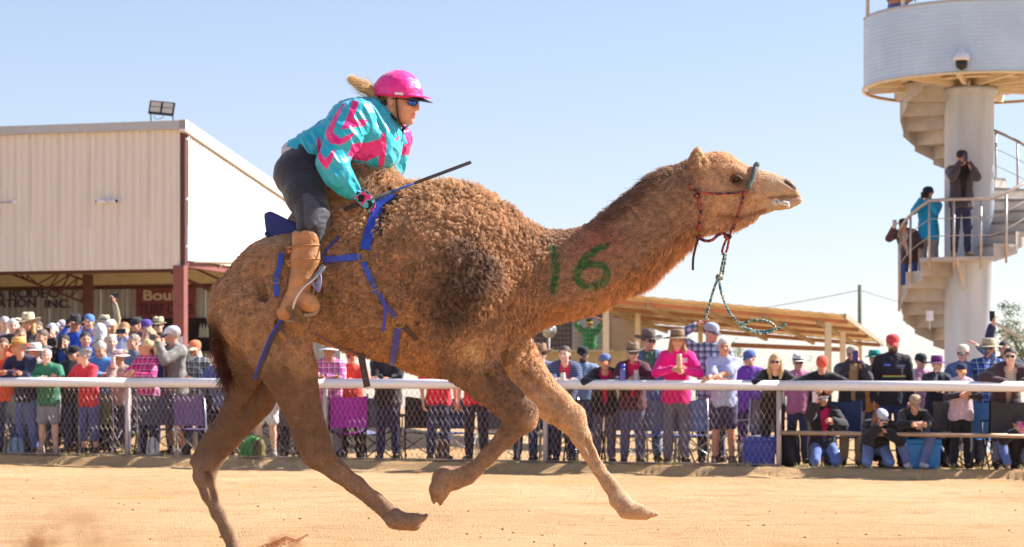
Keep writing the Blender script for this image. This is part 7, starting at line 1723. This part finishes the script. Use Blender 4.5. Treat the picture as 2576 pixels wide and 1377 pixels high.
# whip
wh = empty('riding_whip', C(900, 515, -.25), 'black riding whip with blue shaft and padded end held in the rider glove', 'whip')
def wp(t, dy=-.245): return Vector(C(865 + (1186 - 865) * t, 528 + (408 - 528) * t, dy))
m = MB(); m.tube([wp(0), wp(.02), wp(.37)], [.006, .0115, .011], 9); m.build('handle', M('whip_grip', S(58, 54, 54), .7, bump=.6, bscale=120, var=.2), wh)
m = MB(); m.tube([wp(.37), wp(.56)], [.0062, .005], 8); m.build('shaft', M('whip_blue', S(30, 92, 190), .3), wh)
m = MB(); m.tube([wp(.55), wp(.575), wp(.99), wp(1)], [.007, .0125, .0125, .009], 9, flat=.75); m.build('padded_end', M('whip_pad', S(72, 70, 72), .55, var=.15, bump=.2, bscale=60), wh)
# helmet and cover, in the head's frame
def helmet():
    rows = []; nu, nv = 40, 18; rgx = np.random.default_rng(2)
    for i in range(nv + 1):
        t = i / nv; el = math.radians(90 - 98 * t); row = []
        for j in range(nu + 1):
            a = 2 * math.pi * j / nu; x, y, z = math.cos(el) * math.cos(a), math.cos(el) * math.sin(a), math.sin(el)
            sq = 1 + .035 * math.cos(2 * a)
            p = np.array([.110 * x, .136 * y + .012, .122 * z + .036])
            wr = (fbm(np.array([p * np.array([26, 26, 9])]), 3)[0] - .5) * .022 * (t ** .6) + .004 * (abs(math.sin(a * 2)) < .06) * (t > .05)
            seam = .0030 * math.exp(-((abs(math.cos(a)) - .0) / .06) ** 2) + .003 * math.exp(-((abs(math.sin(a))) / .06) ** 2)
            q = p * (1 + wr * 4) + np.array([0, 0, 0]); q = q + (p - np.array([0, .012, .036])) / .12 * (seam * .5)
            dz = .012 * math.sin(a) * -1 if t > .9 else 0
            row.append(HX(q))
        rows.append(row)
    m = MB(); m.sheet(rows); return m
hel = helmet().build('helmet', [M('helmet_satin', S(244, 10, 140), .44, var=.12, scale=12, bump=.4, bscale=20, spec=.8, stretch=(1, 1, 2.2), sheen=.2)], rider)
m = MB(); rows = []
for r_ in (0, .5, 1):
    row = []
    for a in np.linspace(math.radians(200), math.radians(340), 19):
        s_ = math.sin(a); row.append(HX((.108 * math.cos(a) * (1 - .06 * r_), .012 + (.132 + .055 * r_ * max(0, -s_) ** 1.2) * s_, .040 - .012 * r_ * (-s_) + .004)))
    rows.append(row)
m.sheet(rows); rows2 = [[p - Vector((0, 0, .007)) for p in r] for r in rows]; m.sheet(rows2); m.sheet([rows[2], rows2[2]])
m.build('helmet_peak', M('helmet_satin', S(244, 10, 140), .44), hel)
m = MB(); rows = []
for r_ in (0, .5, 1):
    row = []
    for a in np.linspace(math.radians(205), math.radians(335), 19):
        s_ = math.sin(a); row.append(HX((.104 * math.cos(a) * (1 - .06 * r_), .012 + (.128 + .072 * r_ * max(0, -s_) ** 1.1) * s_, .031 - .022 * r_ * (-s_))))
    rows.append(row)
m.sheet(rows); rows2 = [[p - Vector((0, 0, .005)) for p in r] for r in rows]; m.sheet(rows2); m.sheet([rows[2], rows2[2]])
m.build('visor', M('visor_black', S(52, 50, 56), .35, var=.1), hel)
m = MB(); m.tube([HX((.1085 * math.cos(a), .012 + .135 * math.sin(a), .024)) for a in np.linspace(0, 6.2832, 33)], .007, 6, False); m.build('helmet_trim', M('trim_red', S(226, 24, 84), .5), hel)
a0 = math.radians(198)
m = MB(); lp = [HX((-.112 * math.cos(b), .014 + -.138 * math.sin(b), zz)) for b in np.linspace(.30, .62, 6) for zz in (.030, .043)]
m.sheet([[lp[i * 2] for i in range(6)], [lp[i * 2 + 1] for i in range(6)]]); m.build('maker_label', M('label_white', S(226, 224, 226), .6, var=0), hel)
# sunglasses
sg = MB()
for s in (-1, 1):
    rows = []
    for i in range(5):
        row = []
        for j in range(7):
            u = (j / 6 - .5) * 2; v_ = (i / 4 - .5) * 2; rr = max(abs(u), abs(v_)); k = 1 - .14 * u * u * v_ * v_
            x = s * (.033 + .0275 * u * k); z = .004 + .0205 * v_ * k; y = -.102 + .020 * ((abs(x) / .062) ** 2) - .003 * (1 - rr)
            row.append(HX((x, y, z)))
        rows.append(row)
    m = MB(); m.sheet(rows); m.build('lens', M('blue_mirror', S(30, 96, 214), .06, .75, var=.25, scale=30, spec=1), rider)
fr = MB()
for s in (-1, 1):
    fr.tube([HX((s * (.033 + .029 * math.cos(a)), -.1035 + .020 * ((.033 + .029 * math.cos(a)) / .062) ** 2, .004 + .0215 * math.sin(a))) for a in np.linspace(0, 6.2832, 17)], .0022, 6, False)
    fr.tube([HX((s * .061, -.083, .010)), HX((s * .076, -.05, .012)), HX((s * .082, .01, .008))], .0024, 6)
fr.tube([HX((-.007, -.106, .008)), HX((0, -.109, .010)), HX((.007, -.106, .008))], .0024, 6)
fr.build('sunglasses_frame', M('frame_dark', S(46, 34, 34), .3), rider)
# chin strap and neck cradle
BLK = M('black_web', S(34, 32, 36), .7, var=.15)
m = MB()
for s in (-1, 1):
    m.tube(spline([HX(p) for p in [(s * .084, -.025, .03), (s * .080, -.03, -.03), (s * .058, -.04, -.10), (0, -.045, -.135)]], 5), .0105, 6, flat=.45)
    m.tube(spline([HX(p) for p in [(s * .082, .075, .02), (s * .082, .03, -.045), (s * .062, -.03, -.10)]], 5), .0105, 6, flat=.45)
m.tube(spline([HX(p) for p in [(-.02, -.05, -.13), (-.03, -.048, -.155), (-.034, -.05, -.20)]], 4), .013, 6, flat=.5)
m.build('chin_strap', BLK, rider)
m = MB(); m.tube(spline([HX(p) for p in [(-.086, .03, -.015), (-.07, .085, -.02), (0, .11, -.02), (.07, .085, -.02), (.086, .03, -.015)]], 5), .024, 7, flat=.55); m.build('helmet_cradle', BLK, rider)
# fair hair: strands at the nape and the flying ponytail
def hair_strands(name, starts, mids, ends, n, sp, parent, rgb, K=7, rad=.0012):
    rg = np.random.default_rng(4); t = np.linspace(0, 1, K)[None, :, None]
    o = rg.normal(0, 1, (n, 3)); A = np.array(starts) + o * sp[0]; B = np.array(mids) + o * sp[1] + rg.normal(0, .004, (n, 3)); E = np.array(ends) + o * sp[2] + rg.normal(0, sp[2] * .6, (n, 3))
    p = A[:, None] * (1 - t) ** 2 + 2 * B[:, None] * t * (1 - t) + E[:, None] * t * t
    p += np.sin(t * 11 + o[:, None, :1] * 2) * .005 * t
    cu = bpy.data.hair_curves.new(name); cu.add_curves([K] * n); o0 = np.array(wl(parent)); cu.attributes['position'].data.foreach_set('vector', (p - o0).astype(np.float32).ravel())
    r = cu.attributes.get('radius') or cu.attributes.new('radius', 'FLOAT', 'POINT'); r.data.foreach_set('value', np.tile(np.linspace(rad, rad * .4, K), n).astype(np.float32))
    a = cu.attributes.new('col', 'FLOAT_COLOR', 'CURVE'); c4 = np.ones((n, 4), np.float32); c4[:, :3] = np.array(S(*rgb)) * rg.uniform(.55, 1.25, (n, 1)); a.data.foreach_set('color', c4.ravel())
    cu.materials.append(HBL); ob = link(name, cu, parent); ob['kind'] = 'stuff'
HBL = hair_mat('fair_hair', .3, .4)
hair_strands('ponytail', C(948, 246, -.015), C(922, 222, -.02), C(880, 198, -.03), 620, (.007, .011, .007), rider, (246, 214, 160))
hair_strands('ponytail', C(950, 248, -.01), C(930, 222, -.02), C(905, 214, -.03), 260, (.007, .012, .020), rider, (228, 190, 136))
hair_strands('nape_hair', HX((-.07, .06, 0)), HX((-.07, .09, -.05)), C(948, 262, -.05), 260, (.012, .010, .008), rider, (190, 146, 98))
hair_strands('nape_hair', HX((0, .10, .01)), HX((0, .12, -.03)), C(945, 248, -.01), 300, (.03, .012, .006), rider, (190, 146, 98))
# ------------------------------------------------------------------ dirt thrown up by the feet
rgd = np.random.default_rng(21)
def spray(pts_fn, n, size, nm, mat):
    V = []; F_ = []
    for k in range(n):
        p, r = pts_fn(rgd); r *= size; d = rgd.normal(0, 1, (4, 3)); d /= np.linalg.norm(d, axis=1, keepdims=True); b = len(V); V += list(np.array(p) + d * r); F_ += [(b, b + 1, b + 2), (b, b + 2, b + 3), (b, b + 3, b + 1), (b + 1, b + 3, b + 2)]
    return npobj(nm, np.array(V), [np.array(F_)], [mat], smoothed=False, kind='stuff')
DMAT = M('thrown_dirt', S(186, 124, 82), .95, var=.25, scale=30)
def plume(rg):
    t = rg.random() ** .8; px = 655 + 120 * t + rg.normal(0, 10 * (1 - t) + 2); top = np.interp(px, [640, 690, 720, 745, 772], [1378, 1362, 1350, 1358, 1344]); py = top + abs(rg.normal(0, 10)) * (1.3 - t)
    return C(px, py, .10 + rg.normal(0, .05)), rg.uniform(.3, 1) * (1.5 - t)
spray(plume, 2600, .0042, 'thrown_dirt', DMAT)
def loose(rg):
    px = 600 + abs(rg.normal(0, 110)); py = 1378 - abs(rg.normal(0, 26)); return C(px, py, .10 + rg.normal(0, .12)), rg.uniform(.3, 1)
spray(loose, 500, .0030, 'dirt_specks', DMAT)
def puff(px, py, dy, rad, dens, nm='dust', col=(186, 136, 96), seed=0):
    c = Vector(C(px, py, dy)); m = MB(); m.lathe([(rad[0] * math.sin(a), -rad[2] * math.cos(a)) for a in np.linspace(0.001, math.pi - .001, 10)], c, 16, sc=(1, rad[1] / rad[0]))
    mt = bpy.data.materials.new('dust_cloud'); mt.use_nodes = True; n = mt.node_tree.nodes; L = mt.node_tree.links; n.remove(n['Principled BSDF'])
    pv_ = n.new('ShaderNodeVolumePrincipled'); pv_.inputs['Color'].default_value = (*S(*col), 1); pv_.inputs['Anisotropy'].default_value = .2
    tc = n.new('ShaderNodeTexCoord'); nz = n.new('ShaderNodeTexNoise'); nz.inputs['Scale'].default_value = 2.2 / max(rad); nz.inputs['Detail'].default_value = 4; mp = n.new('ShaderNodeMapping'); mp.inputs['Location'].default_value = (seed, seed * 2, 0); L.new(tc.outputs['Object'], mp.inputs[0]); L.new(mp.outputs[0], nz.inputs['Vector'])
    gl = n.new('ShaderNodeTexGradient'); gl.gradient_type = 'SPHERICAL'; m2 = n.new('ShaderNodeMapping'); m2.inputs['Scale'].default_value = (1 / rad[0], 1 / rad[1], 1 / rad[2]); L.new(tc.outputs['Object'], m2.inputs[0]); L.new(m2.outputs[0], gl.inputs[0])
    mr = n.new('ShaderNodeMapRange'); mr.inputs[1].default_value = .42; mr.inputs[2].default_value = .7; L.new(nz.outputs[0], mr.inputs[0])
    mu = n.new('ShaderNodeMath'); mu.operation = 'MULTIPLY'; L.new(mr.outputs[0], mu.inputs[0]); L.new(gl.outputs[0], mu.inputs[1])
    m3 = n.new('ShaderNodeMath'); m3.operation = 'MULTIPLY'; m3.inputs[1].default_value = dens; L.new(mu.outputs[0], m3.inputs[0]); L.new(m3.outputs[0], pv_.inputs['Density']); L.new(pv_.outputs[0], n['Material Output'].inputs['Volume'])
    return m.build(nm, mt, None, kind='stuff', org=c)
puff(105, 1358, .2, (.15, .12, .10), 26, seed=3)
puff(170, 1345, .5, (.46, .3, .22), 6, seed=5)
puff(715, 1368, .12, (.13, .10, .06), 30, col=(186, 120, 76), seed=8)
scene.cycles.volume_step_rate = 2.0; scene.cycles.volume_max_steps = 128; scene.cycles.volume_bounces = 1
